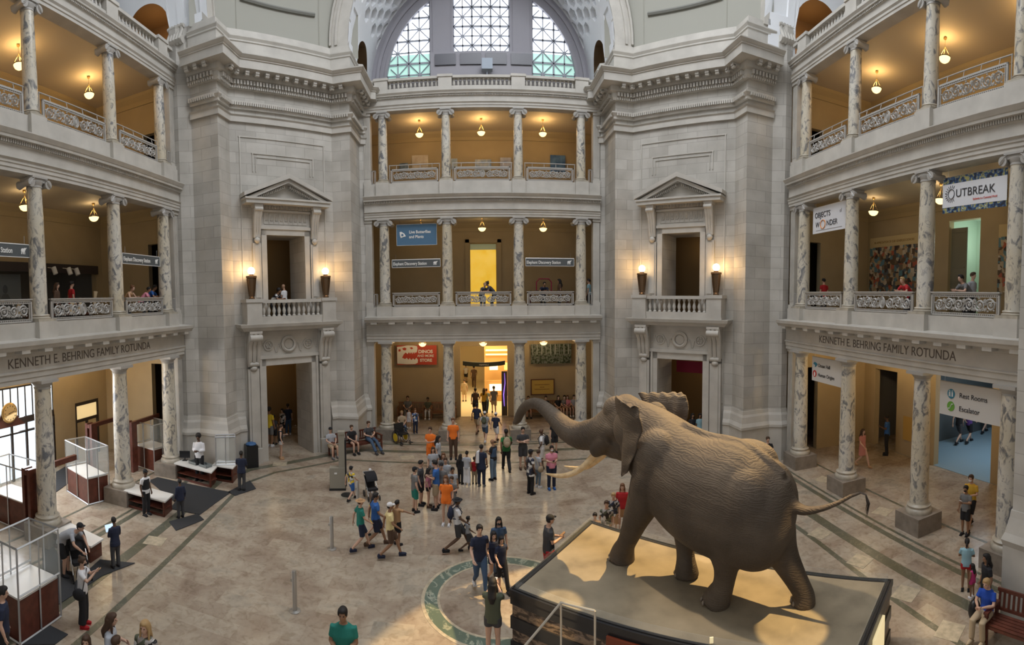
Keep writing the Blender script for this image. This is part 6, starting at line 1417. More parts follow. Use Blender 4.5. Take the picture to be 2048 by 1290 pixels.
# --- second group
for a in ((830, 1024, 933, 60, 'stand', 'l', 'capk', 'tee:grey', 'shorts:teal', 'black', 'boy in a grey tee, black cap and teal shorts at the left of the children'),
          (842, 1010, 920, 100, 'stand', 'l', 'shortk', 'tee:dgrey', 'shorts:black', 'black', 'boy in a dark grey tee behind the grey tee boy'),
          (857, 1014, 936, 90, 'hold', 'l', 'longk', 'tee:pink', 'mini:black', 'brown', 'girl in a pale pink tee and black shorts among the children'),
          (873, 1019, 920, -80, 'phone', 'l', 'shortk', 'tee:blue', 'shorts:khaki', 'black', 'young man in a bright blue tee and khaki shorts looking at a phone'),
          (893, 1050, 950, 190, 'stand', 'l', 'longr', 'tee:orange', 'mini:orange', 'white', 'girl with long hair in an orange tee nearest the eye'),
          (905, 1030, 952, 200, 'phone', 'l', 'shortb', 'tee:grey', 'shorts:grey', 'black', 'child in a grey tee right beside the near orange tee girl'),
          (884, 1010, 925, 190, 'stand', 'l', 'capk', 'tee:grey', 'shorts:black', 'black', 'girl in a grey tee and dark cap behind the blue tee man'),
          (892, 1000, 914, 180, 'stand', 'l', 'shortb', 'tee:lgrey', 'shorts:grey', 'black', 'child in a light grey tee with a green print'),
          (906, 1010, 934, 170, 'stand', 'm', 'shortk', 'tee:lgrey', 'shorts:navy', 'black', 'dark-haired boy in a light grey tee at the right of the children'),
          (867, 972, 893, 170, 'stand', 'l', 'longb', 'tee:lgrey', 'shorts:grey', 'black', 'girl with long brown hair in a grey tee behind the boys'),
          (888, 985, 905, 180, 'stand', 'l', 'longr', 'tee:grey', 'shorts:grey', 'black', 'girl with a white hairband and reddish hair among the children'),
          (877, 950, 871, 100, 'stand', 'l', 'longk', 'tee:lgrey', 'shorts:black', 'black', 'girl with long black hair at the back of the children'),
          (862, 935, 853, 190, 'phone', 'l', 'tailb', 'tee:orange', 'shorts:orange', 'black', 'girl in an orange tee at the back holding a white sheet'),
          (907, 918, 835, 180, 'stand', 'l', 'shortr', 'tee:orange', 'long:brown', 'black', 'adult in an orange tee with a backpack strap in front of the second column')): PF(*a)
# --- third group
p = PF(934, 970, 902, 20, 'stand', 'm', 'bunk', 'tee:lgrey', 'wide:white', 'white', 'woman in a light tee and white trousers seen from behind')
PF(921, 968, 908, 30, 'stand', 'm', 'longk', 'long:black', 'long:black', 'black', 'dark-clothed person with black hair left of the white-trousered woman')
p = PF(963, 973, 889, 15, 'stand', 'm', 'shortk', 'tunic:navy', 'long:navy', 'grey', 'person in long navy clothes with a white shawl'); held(*p, 'scarf', 'white shawl over the shoulder of the navy-clothed person', 'white')
PF(987, 960, 878, -50, 'phone', 'm', 'baldk', 'vest:black', 'long:ljean', 'black', 'bald man in pale jeans and denim vest looking down')
PF(949, 968, 914, 10, 'stand', 'm', 'shortk', 'tee:red', 'long:khaki', 'black', 'child in red and khaki between two women')
p = PF(1013, 943, 858, -5, 'walk', 'd', 'shortk', 'tee:green', 'long:black', 'black', 'man in a green tee seen from behind'); held(*p, 'backpack', 'khaki backpack on the man in a green tee', 'khaki')
PF(1046, 938, 853, 175, 'fold', 'l', 'shortk', 'tee:dgrey', 'shorts:dgrey', 'brown', 'man in a dark tee and grey shorts with folded arms')
p = PF(1084, 940, 856, -70, 'hip', 'd', 'baldk', 'tee:white', 'shorts:white', 'black', 'bald man in white tee and white shorts facing left'); held(*p, 'backpack', 'black backpack on the man in white', 'black')
PF(1061, 988, 898, 60, 'stand', 'd', 'capk', 'tunic:navy:check', 'long:black', 'black', 'person in a black-and-white plaid shirt, jacket round the waist')
p = PF(1076, 975, 900, 60, 'hold', 'l', 'shortb', 'tee:lgrey', 'slim:ljean', 'white', 'person in jeans beside the plaid shirt'); held(*p, 'bag', 'cream shoulder bag beside the plaid-shirted person', 'khaki')
p = PF(1103, 978, 890, 175, 'phone', 'l', 'shortk', 'tee:pink', 'long:navy', 'blue', 'person in a pink shirt and white mask looking at a phone', mask='white', wide=1.15); held(*p, 'phone', 'dark phone in the hands of the pink-shirted person', 'black')
PF(1109, 905, 838, 170, 'stand', 'l', 'shortk', 'tee:black', 'shorts:black', 'black', 'person in black shorts hidden behind the raised trunk')
# --- facing doorway
p = PF(951, 833, 776, 0, 'walk', 'm', 'shortk', 'tee:dgrey', 'shorts:black', 'grey', 'walker in dark grey at the left of the bright doorway'); held(*p, 'backpack', 'pinkish backpack on the left doorway walker', 'brown')
PF(968, 828, 776, 10, 'walk', 'l', 'longb', 'tee:amber', 'long:black', 'black', 'long-haired woman in mustard and black in the bright doorway')
PF(973, 826, 777, 10, 'walk', 'l', 'shortb', 'tee:sky', 'long:jean', 'black', 'person in a pale teal shirt in the bright doorway')
PF(988, 828, 772, 0, 'walk', 'l', 'shortb', 'tee:grey', 'shorts:khaki', 'black', 'man in a grey tee and khaki shorts at the right of the bright doorway')
PF(954, 868, 806, 20, 'walk', 'm', 'capk', 'tee:navy', 'shorts:khaki', 'brown', 'walker in navy with a dark cap in front of the doorway')
p = PF(970, 884, 822, 15, 'walk', 'l', 'capg', 'tee:lgrey', 'shorts:jean', 'white', 'walker in light grey with a cap in front of the doorway'); held(*p, 'backpack', 'dark green backpack on the light grey walker', 'olive')
PF(992, 885, 824, 30, 'walk', 'l', 'capg', 'tee:navy', 'shorts:white', 'brown', 'boy in navy tee and white shorts striding by the doorway')
p = PF(932, 765, 729, 0, 'walk', 'l', 'shortk', 'tee:white', 'shorts:black', 'black', 'far visitor in white inside the bright hall')
PF(948, 776, 731, 0, 'walk', 'm', 'shortk', 'tee:brown', 'long:brown', 'black', 'far visitor in brown inside the bright hall')
PF(929, 803, 758, 0, 'stand', 'l', 'shortb', 'tee:khaki', 'shorts:khaki', 'black', 'far visitor in khaki at the left jamb of the bright hall')
PF(933, 752, 706, 170, 'stand', 'l', 'shortb', 'tee:red', 'long:black', 'black', 'farthest visitor in a red top above the hall sign')
# --- benches under the facing wall
PS(817, BF, 1.78, 'sit', 'l', 'shortb', 'tee:grey', 'long:grey', 'black', 'man in grey on the bench left of the facing columns')
PF(818, 856, 817, 175, 'stand', 'l', 'shortb', 'tank:white:stripe', 'shorts:white', 'white', 'small child in a striped top before the bench')
PF(831, 866, 817, 160, 'stand', 'l', 'shortr', 'tee:blue:check', 'long:navy', 'navy', 'child in a red and blue tee and navy trousers before the bench')
PS(857, BF, 1.62, 'sit', 'm', 'shortk', 'tee:olive', 'slim:white', 'white', 'girl with white leggings seated on the second bench')
PF(804, 868, 822, 160, 'sit', 'l', 'shorty', 'tee:khaki', 'long:jean', 'black', 'fair-haired child in khaki and jeans seated behind the wheelchair')
for a in ((1092, 840, 797, 'black', 'black', 'shortk', 'masked person in black alone at the left of the right bench'), (1117, 835, 800, 'black', 'khaki', 'longk', 'seated girl in black, first of the row on the right bench'),
          (1129, 836, 796, 'grey', 'tan', 'shortk', 'seated girl in grey, second of the row on the right bench'), (1135, 838, 802, 'pink', 'tan', 'longr', 'seated girl in pink, third of the row on the right bench'),
          (1148, 838, 799, 'lgrey', 'khaki', 'tailk', 'seated girl in light grey at the column end of the right bench')):
    PS(a[0], BF, 1.62, 'sit', 'l', a[5], 'tee:'+a[3], 'mini:'+a[4], 'white', a[6], mask='white')
PS(1057, BF, 1.66, 'sit', 'l', 'shortb', 'tee:red', 'mini:khaki', 'black', 'person on the right bench mostly hidden behind the trunk curl')
# --- centre foreground
p = PF(915, 1104, 994, 80, 'walkw', 'd', 'brimk', 'tee:white', 'shorts:dgrey', 'black', 'striding man in a white tee and black hat', near=True); held(*p, 'backpack', 'dark small backpack of the striding man', 'navy')
PF(936, 1102, 1032, 80, 'walkw', 'd', 'shortk', 'tee:lgrey', 'shorts:dgrey', 'black', 'second striding figure right behind the white tee man', near=True)
PF(960, 1186, 1048, 170, 'walk', 'l', 'shortk', 'tee:navy', 'slim:jean', 'white', 'young man in a navy tee and dark jeans walking towards the eye', near=True)
PF(998, 1150, 1033, 170, 'stand', 'l', 'longk', 'tee:jean', 'long:jean', 'black', 'woman with long black hair and a black mask behind the two friends', near=True, mask='black')
PF(988, 1172, 1062, 165, 'walk', 'l', 'longk', 'tee:navy', 'mini:navy', 'black', 'young woman with dark hair at the left of the pair', near=True)
PF(1003, 1178, 1072, 160, 'walk', 'l', 'bobk', 'tee:navy', 'long:black', 'black', 'woman in a navy v-neck top and black trousers in front of the pair', near=True)
p = PHd(985, 1157, 1.64, 10, 'photo', 'l', 'longk', 'tee:olive', 'mini:dgrey', 'black', 'woman in an olive shirt and dark shorts photographing, seen from behind', near=True); held(*p, 'phone', 'bright white phone raised by the woman in olive', 'white')
p = PHd(686, 1211, 1.80, 175, 'phone', 'm', 'shortk', 'tee:teal', 'long:dgrey', 'black', 'large man in a teal polo looking down at his hands, bottom edge', near=True, wide=1.16); held(*p, 'phone', 'dark device held by the man in the teal polo', 'black')
p = PHd(1097, 1029, 1.80, 80, 'phone', 'l', 'capk', 'tee:dgrey', 'shorts:red', 'black', 'bearded man in a grey polo, black cap and red shorts beside the pedestal', near=True, wide=1.1); held(*p, 'phone', 'phone in the hands of the man in red shorts', 'tan')
# --- behind the elephant pedestal
for a in ((1245, 966, 1.50, 'l', 'longr', 'tee:red', 'girl in a red top with long hair standing beyond the pedestal'), (1227, 985, 1.35, 'l', 'shorty', 'tee:navy:check', 'fair-haired child standing beyond the pedestal'),
          (1213, 1000, 1.45, 'l', 'shortb', 'tee:olive:check', 'person in a plaid top standing beyond the pedestal corner'), (1190, 1025, 1.2, 'l', 'shortk', 'tee:tan', 'small dark-haired child at the far pedestal corner')):
    PHd(a[0], a[1], a[2], 200, 'stand', a[3], a[4], a[5], 'shorts:tan', 'black', a[6])
# --- right side
PF(1724, 934, 857, 175, 'walk', 'l', 'longb', 'dress:rose', 'none:tan', 'tan', 'woman in a floral summer dress walking between the right columns')
PF(1773, 910, 829, -40, 'hold', 'd', 'shortk', 'tee:blue', 'long:black', 'black', 'man in a blue shirt and black trousers in the right doorway')
p = PF(1940, 1058, 948, -100, 'walkphone', 'l', 'shortb', 'tee:amber', 'shorts:black', 'black', 'person in a yellow tee and black shorts walking left, right side', mask='white', near=True)
p = PF(1930, 1070, 970, -95, 'hold', 'm', 'shortk', 'tee:grey', 'shorts:black', 'black', 'boy in a grey tee and black striped shorts before the yellow tee', mask='black'); held(*p, 'phone', 'phone held by the boy in grey', 'white')
PF(1931, 1182, 1077, 60, 'fold', 'm', 'tailk', 'tee:sky', 'mini:red', 'black', 'woman in a pale blue tee and red shorts with folded arms', near=True)
PF(1944, 1196, 1128, 10, 'stand', 'm', 'longk', 'tank:hot', 'mini:hot', 'white', 'little girl in hot pink next to the woman in pale blue', near=True)
PS(1984, BR, 1.62, 'sitphone', 'l', 'shorty', 'tee:royal', 'long:khaki', 'khaki', 'woman in a bright blue shirt and khaki trousers on the right bench', near=True)
person((9.55, 5.62), -60, 'stand', 'm', 'longk', 'tee:black', 'long:black', 'black', 'person with long curly black hair behind the right bench', h=1.5, near=True)
person((8.95, 3.75), -93, 'sit', 'l', 'shortb', 'tank:grey', 'slim:ljean', 'grey', 'seated person in light jeans cut by the lower right corner', h=1.62, z0=0.05, near=True)
PHd(1536, 874, 1.72, 190, 'sit', 'l', 'shortb', 'tee:black', 'shorts:black', 'black', 'man in a printed black tee sitting beside the right pier')
PHd(1385, 826, 1.62, 180, 'stand', 'm', 'longk', 'tee:black', 'shorts:black', 'black', 'dark-haired girl in black inside the right pier doorway')
PHd(1400, 826, 1.60, 190, 'stand', 'm', 'bobk', 'dress:sky', 'none:sky', 'white', 'girl in a pale blue dress inside the right pier doorway')
for a in ((1917, 888, 812, 'black', 'dgrey', 'visitor in black and grey in the blue-lit hall behind the sign'), (1937, 886, 812, 'purple', 'black', 'visitor in purple and black in the blue-lit hall'), (1968, 866, 795, 'grey', 'khaki', 'farther visitor in grey walking in the blue-lit hall')):
    PF(a[0], a[1], a[2], 90, 'walk', 'l', 'shortk', 'tee:'+a[3], 'shorts:'+a[4], 'black', a[5])
# --- upstairs
U2 = 6.42
for a in ((548, 572, 1.70, 90, 'rail', 'm', 'afrok', 'tee:navy:check', 'dark-haired person in a patterned top on the left balcony'), (568, 568, 1.78, -80, 'phone', 't', 'baldk', 'tee:white', 'man in a white tee looking down on the left balcony'),
          (965, 570, 1.62, 150, 'rail', 'l', 'shorty', 'tee:dgrey', 'fair-haired person in dark grey before the yellow screen'), (984, 563, 1.68, -100, 'rail', 'm', 'bunk', 'tee:dgrey', 'dark-haired person facing left before the yellow screen'),
          (1086, 558, 1.68, 170, 'rail', 't', 'shortk', 'tee:navy', 'person behind the specimen table, left of the two'), (1119, 557, 1.72, -90, 'stand', 'm', 'longk', 'tee:brown', 'long-haired person in brown right of the specimen table'),
          (1178, 561, 1.70, -60, 'stand', 'l', 'shortk', 'tee:sky', 'person in a pale blue shirt between column and pilaster upstairs'),
          (142, 562, 1.75, 20, 'stand', 'l', 'shortk', 'tee:red', 'man in a red shirt seen from behind in the left gallery'), (113, 572, 1.68, 60, 'stand', 'l', 'longb', 'long:brown', 'woman with long dark hair in the left gallery'),
          (254, 573, 1.64, 80, 'rail', 'l', 'bunr', 'tank:tan', 'woman with reddish hair at the far rail of the left gallery'), (286, 575, 1.60, 60, 'rail', 'm', 'shortk', 'tee:pink', 'person in pink leaning on the left gallery rail'), (298, 572, 1.70, 70, 'rail', 'm', 'shortk', 'tee:blue', 'person in blue leaning on the left gallery rail'),
          (1816, 566, 1.66, -80, 'rail', 'l', 'shorty', 'tee:red', 'person in a red tee bending over the right gallery rail'), (1648, 563, 1.66, 0, 'stand', 'l', 'shortk', 'tee:red', 'person in red far inside the right gallery'),
          (1935, 562, 1.70, -70, 'rail', 'l', 'shortk', 'tee:grey', 'dark-haired person in grey at the right gallery rail by the open door'), (1945, 562, 1.70, 180, 'stand', 'l', 'shortb', 'tee:lgrey', 'brown-haired person in pale grey by the open door upstairs')):
    M_, v_, z_ = (MPL, 0.9, 6.17) if a[0] in (548, 568) else (ML, (0.75 if a[4] == 'rail' else 2.0), U2) if a[0] < 400 else (MC, (0.75 if a[0] < 1000 else 1.9), U2) if a[0] < 1200 else (MR, (0.75 if a[4] == 'rail' else 1.3), U2)
    if a[0] == 1178: v_ = 0.9
    PU(*a[:3], *a[3:9], M_, v_, z_)
# ------------------------------------------------------------------ benches
def bench(x, y, face, L, label, mt=None, group='wooden benches', h=0.45):
    mt = mt or WOODM
    r = empty('bench', (x, y, 0), -math.radians(face), label, 'bench', group)    # sitter looks along local +y
    m = MB()
    for k in range(5): m.box(-L/2, L/2, -0.22+k*0.10, -0.14+k*0.10, h-0.03, h)
    m.box(-L/2, L/2, 0.22, 0.26, h-0.09, h-0.01); m.build('seat', mt, r)
    m = MB(); m.obox((0, -0.24, 0), (1, 0, 0), (0, 1, 0), (0, -0.12, 1), (-L/2, L/2), (-0.02, 0.02), (0.86, 0.93)); m.obox((0, -0.24, 0), (1, 0, 0), (0, 1, 0), (0, -0.12, 1), (-L/2, L/2), (-0.02, 0.02), (h+0.03, h+0.09))
    n = int(L/0.11)
    for k in range(n): u = -L/2+(k+0.5)*L/n; m.obox((0, -0.24, 0), (1, 0, 0), (0, 1, 0), (0, -0.12, 1), (u-0.028, u+0.028), (-0.01, 0.01), (h+0.08, 0.87))
    m.build('backrest', mt, r)
    for sx in (-1, 1):
        for (a, b, z1) in ((-0.27, -0.20, 0.62), (0.20, 0.27, 0.66)):
            m = MB(); x0, x1 = sorted((sx*L/2, sx*(L/2-0.07))); m.box(x0, x1, a, b, 0, z1 if a > 0 else 0.66); m.build('leg', mt, r)
        m = MB(); x0, x1 = sorted((sx*(L/2+0.01), sx*(L/2-0.09))); m.box(x0, x1, -0.28, 0.30, 0.66, 0.70); m.build('armrest', mt, r)
    return r
LW = mat('bench_oak', (0.26, 0.12, 0.05), 0.4, var=0.2, vs=6)
def at(x, y, z=0): p = ground(x, y, z); return p.x, p.y
q0 = Vector(at(645, 905)); q1 = Vector(at(742, 893)); mid = (q0+q1)/2
bench(-5.62, 22.42, 138, 2.6, 'dark red slatted bench against the left pier with three people')
b1 = MC @ Vector((-4.3, 4.3, 0)); bench(b1.x, b1.y, 180, 1.6, 'brown bench left of the second column under the red store banner', LW)
b1 = MC @ Vector((-2.35, 4.3, 0)); bench(b1.x, b1.y, 180, 1.5, 'brown bench under the store banner next to the bright doorway', LW)
b1 = MC @ Vector((3.9, 4.3, 0)); bench(b1.x, b1.y, 180, 3.6, 'long brown bench under the yellow plaque with a row of seated girls', LW)
pr_ = Vector(at(2020, 1255)); bench(9.12, 3.9, -93, 2.6, 'dark red slatted bench in the lower right corner')

# ------------------------------------------------------------------ counters, booths and mats of the security corner
def quad_px(pts, z): return [Vector((*at(x, y, z), 0)) for x, y in pts]
def table(pts, h, label, shelf=True, name='security_table', cat='table', group='white-topped wooden tables'):
    P = quad_px(pts, h); c = sum(P, Vector())/4; r = empty(name, tuple(c), 0, label, cat, group); L = [(p-c) for p in P]
    if (L[1]-L[0]).cross(L[2]-L[1]).z < 0: L = L[::-1]
    m = MB(); m.prism([(p.x, p.y) for p in L], h-0.05, h); m.build('tabletop', WHITE, r)
    I = [p*0.93 for p in L]; m = MB()
    for k in (range(4)):
        a, b = I[k], I[(k+1) % 4]; d = (b-a).normalized(); nb = Vector((-d.y, d.x, 0))
        if k == 0 and shelf:
            ln = (b-a).length; m.obox(a, d, nb, (0, 0, 1), (0, 0.06), (0, 0.04), (0, h-0.05)); m.obox(a, d, nb, (0, 0, 1), (ln-0.06, ln), (0, 0.04), (0, h-0.05)); m.obox(a, d, nb, (0, 0, 1), (0, ln), (0, 0.4), (0.24, 0.27)); m.obox(a, d, nb, (0, 0, 1), (0, ln), (0, 0.04), (0, 0.08))
        else: m.obox(a, d, nb, (0, 0, 1), (0, (b-a).length), (0, 0.04), (0, h-0.05))
    m.build('cabinet', WOODM, r)
    return r
table([(93, 1057), (182, 1093), (207, 1077), (122, 1036)], 0.50, 'nearest white-topped wooden table with the man in a grey tee')
table([(247, 981), (330, 1003), (347, 988), (270, 967)], 0.56, 'middle white-topped wooden table beside the vested guard')
table([(348, 926), (423, 945), (434, 933), (364, 918)], 0.62, 'far white-topped counter carrying grey trays', name='security_counter')
table([(424, 930), (466, 936), (476, 925), (437, 919)], 0.62, 'narrow white-topped counter under the clear screen by the pier', name='security_counter')
FRM = mat('aluminium_frame', (0.56, 0.57, 0.58), 0.35, 0.6)
def clear_case(P, z0, z1, label, wood=None, group='clear screened booths'):
    c = sum(P, Vector())/len(P); r = empty('screened_booth', tuple(c), 0, label, 'booth', group); L = [p-c for p in P]; n = len(L)
    m = MB(); t = 0.028
    for k in range(n):
        a, b = L[k], L[(k+1) % n]; Z = lambda p, z: Vector((p.x, p.y, z))
        m.tube([Z(a, z0), Z(a, z1)], t, 4)
        for z in (z0+0.02, z1, (z0+z1)/2 if k % 2 else z1): m.tube([Z(a, z), Z(b, z)], t*0.9, 4)
        mm = (a+b)/2; m.tube([Z(mm, z0), Z(mm, z1)], t*0.8, 4)
    fr_ = m.build('frame', FRM, r)
    for k in range(n):
        a, b = L[k], L[(k+1) % n]; g = MB(); zq = max(z0, (wood or 0)-0.0); g.poly3([(a.x, a.y, zq), (b.x, b.y, zq), (b.x, b.y, z1), (a.x, a.y, z1)], (0.003, 0.003, 0)); g.build('pane', GLASS, fr_)
    if wood:
        m = MB(); I = [p*0.94 for p in L]
        if (I[1]-I[0]).cross(I[2]-I[1]).z < 0: I = I[::-1]
        m.prism([(p.x, p.y) for p in I], 0, wood-0.04); m.build('cabinet', WOODM, r); m = MB(); J_ = [p*0.99 for p in I]; m.prism([(p.x, p.y) for p in J_], wood-0.04, wood); m.build('counter_top', WHITE, r)
    return r
def rect(cx_, cy_, w_, d, rz): return [Vector((cx_+a*w_/2*math.cos(rz)-b*d/2*math.sin(rz), cy_+a*w_/2*math.sin(rz)+b*d/2*math.cos(rz), 0)) for a, b in ((-1, -1), (1, -1), (1, 1), (-1, 1))]
p = at(452, 927, 0.62); clear_case(rect(p[0], p[1], 0.8, 0.36, 0.5), 0.62, 1.75, 'clear screened box on the far counter beside the left pier')
p = at(52, 1270); clear_case(rect(p[0]-0.35, p[1]+0.3, 0.95, 1.3, 0.1), 0.0, 2.05, 'tall clear screened booth with wooden base at the lower left edge', 0.95)
p = at(180, 1005); clear_case(rect(p[0]-0.55, p[1]+0.45, 1.7, 0.9, -0.28), 0.0, 2.0, 'clear screened booth between the two nearest left columns', 0.95)
p = at(300, 940); clear_case(rect(p[0]-0.2, p[1]+0.5, 1.3, 1.0, -0.2), 0.0, 2.0, 'clear screened booth with orange-lit wood front behind the far column', 0.95)
p = at(70, 1075); clear_case(rect(p[0]-1.3, p[1]+0.4, 1.9, 1.0, 0.1), 0.0, 2.0, 'clear screened booth behind the nearest left column', 0.95)
for k, (x, y, lb) in enumerate(((76, 1085, 'tall red-brown wooden post panel left of the nearest column'), (278, 948, 'tall red-brown wooden post panel by the orange-lit booth'), (197, 952, 'red-brown wooden post panel behind the middle booth'))):
    p = at(x, y); m = MB(); 
    for d in (-0.13, 0.13): m.box(p[0]-0.5+d-0.06, p[0]-0.5+d+0.06, p[1], p[1]+0.35, 0, 2.15)
    m.box(p[0]-0.5-0.1, p[0]-0.5+0.1, p[1]+0.1, p[1]+0.2, 0, 2.0); m.box(p[0]-0.5-0.06, p[0]-0.44, p[1], p[1]+2.2, 1.95, 2.12)
    tag(m.build('wooden_portal', WOODM), lb, 'post', 'red-brown portal posts')
p = at(312, 930); lamp('booth_light', 'POINT', (p[0]-0.2, p[1]-0.15, 0.75), 5, (1, 0.35, 0.10), 0.2)
def mat_px(pts, label):
    P = [Vector((*at(x, y), 0)) for x, y in pts]; c = sum(P, Vector())/len(P); m = MB(); L = [p-c for p in P]
    if (L[1]-L[0]).cross(L[2]-L[1]).z < 0: L = L[::-1]
    m.prism([(q.x, q.y) for q in L], 0.006, 0.022); o = m.build('floor_mat', mat('charcoal_mat', (0.03, 0.032, 0.036), 0.85)); o.location = tuple(c); tag(o, label, 'floor mat', 'dark floor mats'); return o
mat_px([(298, 962), (315, 955), (462, 985), (432, 1006), (400, 1030), (340, 1018), (350, 1005)], 'large dark floor mat beside the middle white table')
mat_px([(338, 1044), (395, 1028), (408, 1040), (352, 1062)], 'small dark floor mat under the dark-jacketed guard')
mat_px([(455, 985), (500, 962), (512, 978), (470, 992)], 'small dark floor mat by the pier under the blazer-wearing guard')
mat_px([(85, 1085), (100, 1082), (150, 1165), (200, 1120), (270, 1127), (205, 1152), (85, 1230)], 'large dark floor mat under the stroller')
mat_px([(32, 1290), (100, 1252), (136, 1270), (110, 1290)], 'dark floor mat at the lower left bottom edge')
mat_px([(112, 985), (160, 950), (140, 928), (112, 945)], 'dark floor mat by the entrance behind the columns')
GT = mat('grey_tray', (0.20, 0.22, 0.22), 0.5)
for k, (x, y, z, lb) in enumerate(((390, 925, 0.66, 'grey plastic tray on the left of the far counter'), (411, 931, 0.66, 'grey plastic tray on the right of the far counter'))):
    p = at(x, y, z); m = MB(); m.box(-0.22, 0.22, -0.16, 0.16, 0, 0.015)
    for (a, b, c, d) in ((-0.22, 0.22, -0.16, -0.14), (-0.22, 0.22, 0.14, 0.16), (-0.22, -0.2, -0.16, 0.16), (0.2, 0.22, -0.16, 0.16)): m.box(a, b, c, d, 0, 0.10)
    o = m.build('plastic_tray', GT); o.location = (p[0], p[1], z-0.038); o.rotation_euler.z = -0.3; tag(o, lb, 'tray', 'grey plastic trays')
p = at(370, 921, 0.62); r = empty('monitor', (p[0], p[1], 0.62), 0.4, 'black flat monitor on the left end of the far counter', 'monitor')
m = MB(); m.box(-0.22, 0.22, -0.02, 0.02, 0.12, 0.40); m.build('screen', BLACK, r); m = MB(); m.box(-0.1, 0.1, -0.08, 0.08, 0, 0.015); m.box(-0.02, 0.02, -0.01, 0.03, 0, 0.2); m.build('stand', BLACK, r)
p = at(495, 930); r = empty('waste_bin', (p[0]+0.25, p[1]-0.1, 0), 0.7, 'dark waste bin with blue bag beside the left pier door', 'bin')
m = MB(); m.box(-0.25, 0.25, -0.25, 0.25, 0, 0.95); m.build('body', BLACK, r); m = MB(); m.ell((0, 0, 0.98), (0.24, 0.24, 0.09), 12, 6); m.build('bag', mat('blue_bag', (0.04, 0.12, 0.28), 0.4), r)
# stroller and wheelchair
def wheel(r, x, y, rad, name='wheel', mt=BLACK, w_=0.03):
    m = MB(); m.tube([(x, y+rad*math.cos(2*PI*k/20), rad+rad*math.sin(2*PI*k/20)) for k in range(21)], w_*0.55, 6)
    for k in range(6): a = PI*k/3; m.tube([(x, y, rad), (x, y+rad*math.cos(a), rad+rad*math.sin(a))], 0.008, 4)
    return m.build(name, mt, r)
def stroller(x, y, face, label, s=1.0, col='black'):
    r = empty('stroller', (x, y, 0), -math.radians(face), label, 'stroller', 'strollers'); r.scale = (s, s, s)
    for sx in (-0.24, 0.24):
        wheel(r, sx, -0.28, 0.13); wheel(r, sx, 0.35, 0.10)
    m = MB()
    for sx in (-0.22, 0.22): m.tube([(sx, 0.35, 0.12), (sx, 0.05, 0.5), (sx, -0.45, 1.0)], 0.015, 6); m.tube([(sx, -0.28, 0.14), (sx, 0.05, 0.55)], 0.015, 6)
    m.tube([(-0.22, -0.45, 1.0), (0.22, -0.45, 1.0)], 0.02, 6); m.build('frame', STEEL, r)
    m = MB(); m.obox((0, 0, 0.42), (1, 0, 0), (0, 1, 0.1), (0, 0, 1), (-0.2, 0.2), (-0.12, 0.3), (-0.05, 0.04)); m.obox((0, -0.12, 0.42), (1, 0, 0), (0, 1, 0), (0, -0.5, 1), (-0.2, 0.2), (-0.04, 0.04), (0, 0.45)); m.build('seat', cm(col), r)
    m = MB(); n = 8
    for k in range(n):
        a0, a1 = 0.2+1.6*k/n, 0.2+1.6*(k+1)/n
        q = [(sx, -0.28+0.42*math.cos(a)*1.0+0.0, 0.68+0.34*math.sin(a)) for sx, a in ((-0.24, a0), (0.24, a0), (0.24, a1), (-0.24, a1))]; m.poly3(q, (0, 0.0, 0.012))
    m.build('canopy', cm(col), r); return r
p = at(158, 1150); stroller(p[0], p[1], 120, 'black hooded stroller in front of the man bending over the table')
p = at(742, 998); stroller(p[0], p[1]+0.1, 150, 'dark small stroller behind the walking group', 0.85)
p = at(803, 886); r = empty('wheelchair', (p[0], p[1], 0), -math.radians(140), 'black wheelchair with yellow wheel discs by the left facing column', 'wheelchair')
for sx in (-0.29, 0.29):
    wl_ = wheel(r, sx, -0.1, 0.30, 'large_wheel'); m = MB(); m.lathe([(0.20, -0.01), (0.20, 0.01)], (sx, -0.1, 0.30), 18, (1, 0, 0)); m.build('wheel_disc', cm('yellow'), wl_); wheel(r, sx*0.85, 0.38, 0.09, 'small_wheel')
m = MB(); m.box(-0.24, 0.24, -0.2, 0.25, 0.45, 0.52); m.build('seat', BLACK, r)
m = MB(); m.obox((0, -0.2, 0.5), (1, 0, 0), (0, 1, 0), (0, -0.15, 1), (-0.24, 0.24), (-0.02, 0.02), (0, 0.45)); m.build('backrest', BLACK, r)
m = MB()
for sx in (-0.26, 0.26): m.tube([(sx, -0.28, 0.95), (sx, -0.2, 0.5), (sx, 0.3, 0.48), (sx, 0.42, 0.12)], 0.014, 6); m.tube([(sx, -0.2, 0.7), (sx, 0.2, 0.7)], 0.022, 6); m.box(sx-0.07, sx+0.07, 0.4, 0.55, 0.10, 0.12)
m.build('frame', BLACK, r)
# bollards and kiosk
for k, (x, y, lb) in enumerate(((590, 1222, 'nearest steel bollard standing alone on the open floor'), (664, 1098, 'middle steel bollard left of the walking group'), (716, 1018, 'farthest steel bollard beside the yellow tee boy'))):
    p = at(x, y); r = empty('bollard', (p[0], p[1], 0), 0.3*k, lb, 'bollard', 'steel bollards')
    m = MB(); m.lathe([(0.055, 0.02), (0.055, 0.93), (0.045, 0.95)], n=14); m.build('post', STEEL, r, smooth=True); m = MB(); m.lathe([(0.13, 0), (0.13, 0.015), (0.06, 0.03)], n=18); m.build('base', STEEL, r)
    m = MB(); m.box(-0.09, -0.04, -0.02, 0.02, 0.68, 0.74); m.build('bracket', STEEL, r)
p = at(676, 978); r = empty('information_kiosk', (p[0], p[1], 0), 0.25, 'beige standing kiosk with a tall slim screen near the left bench', 'kiosk'); KM = mat('kiosk_beige', (0.30, 0.28, 0.23), 0.5)
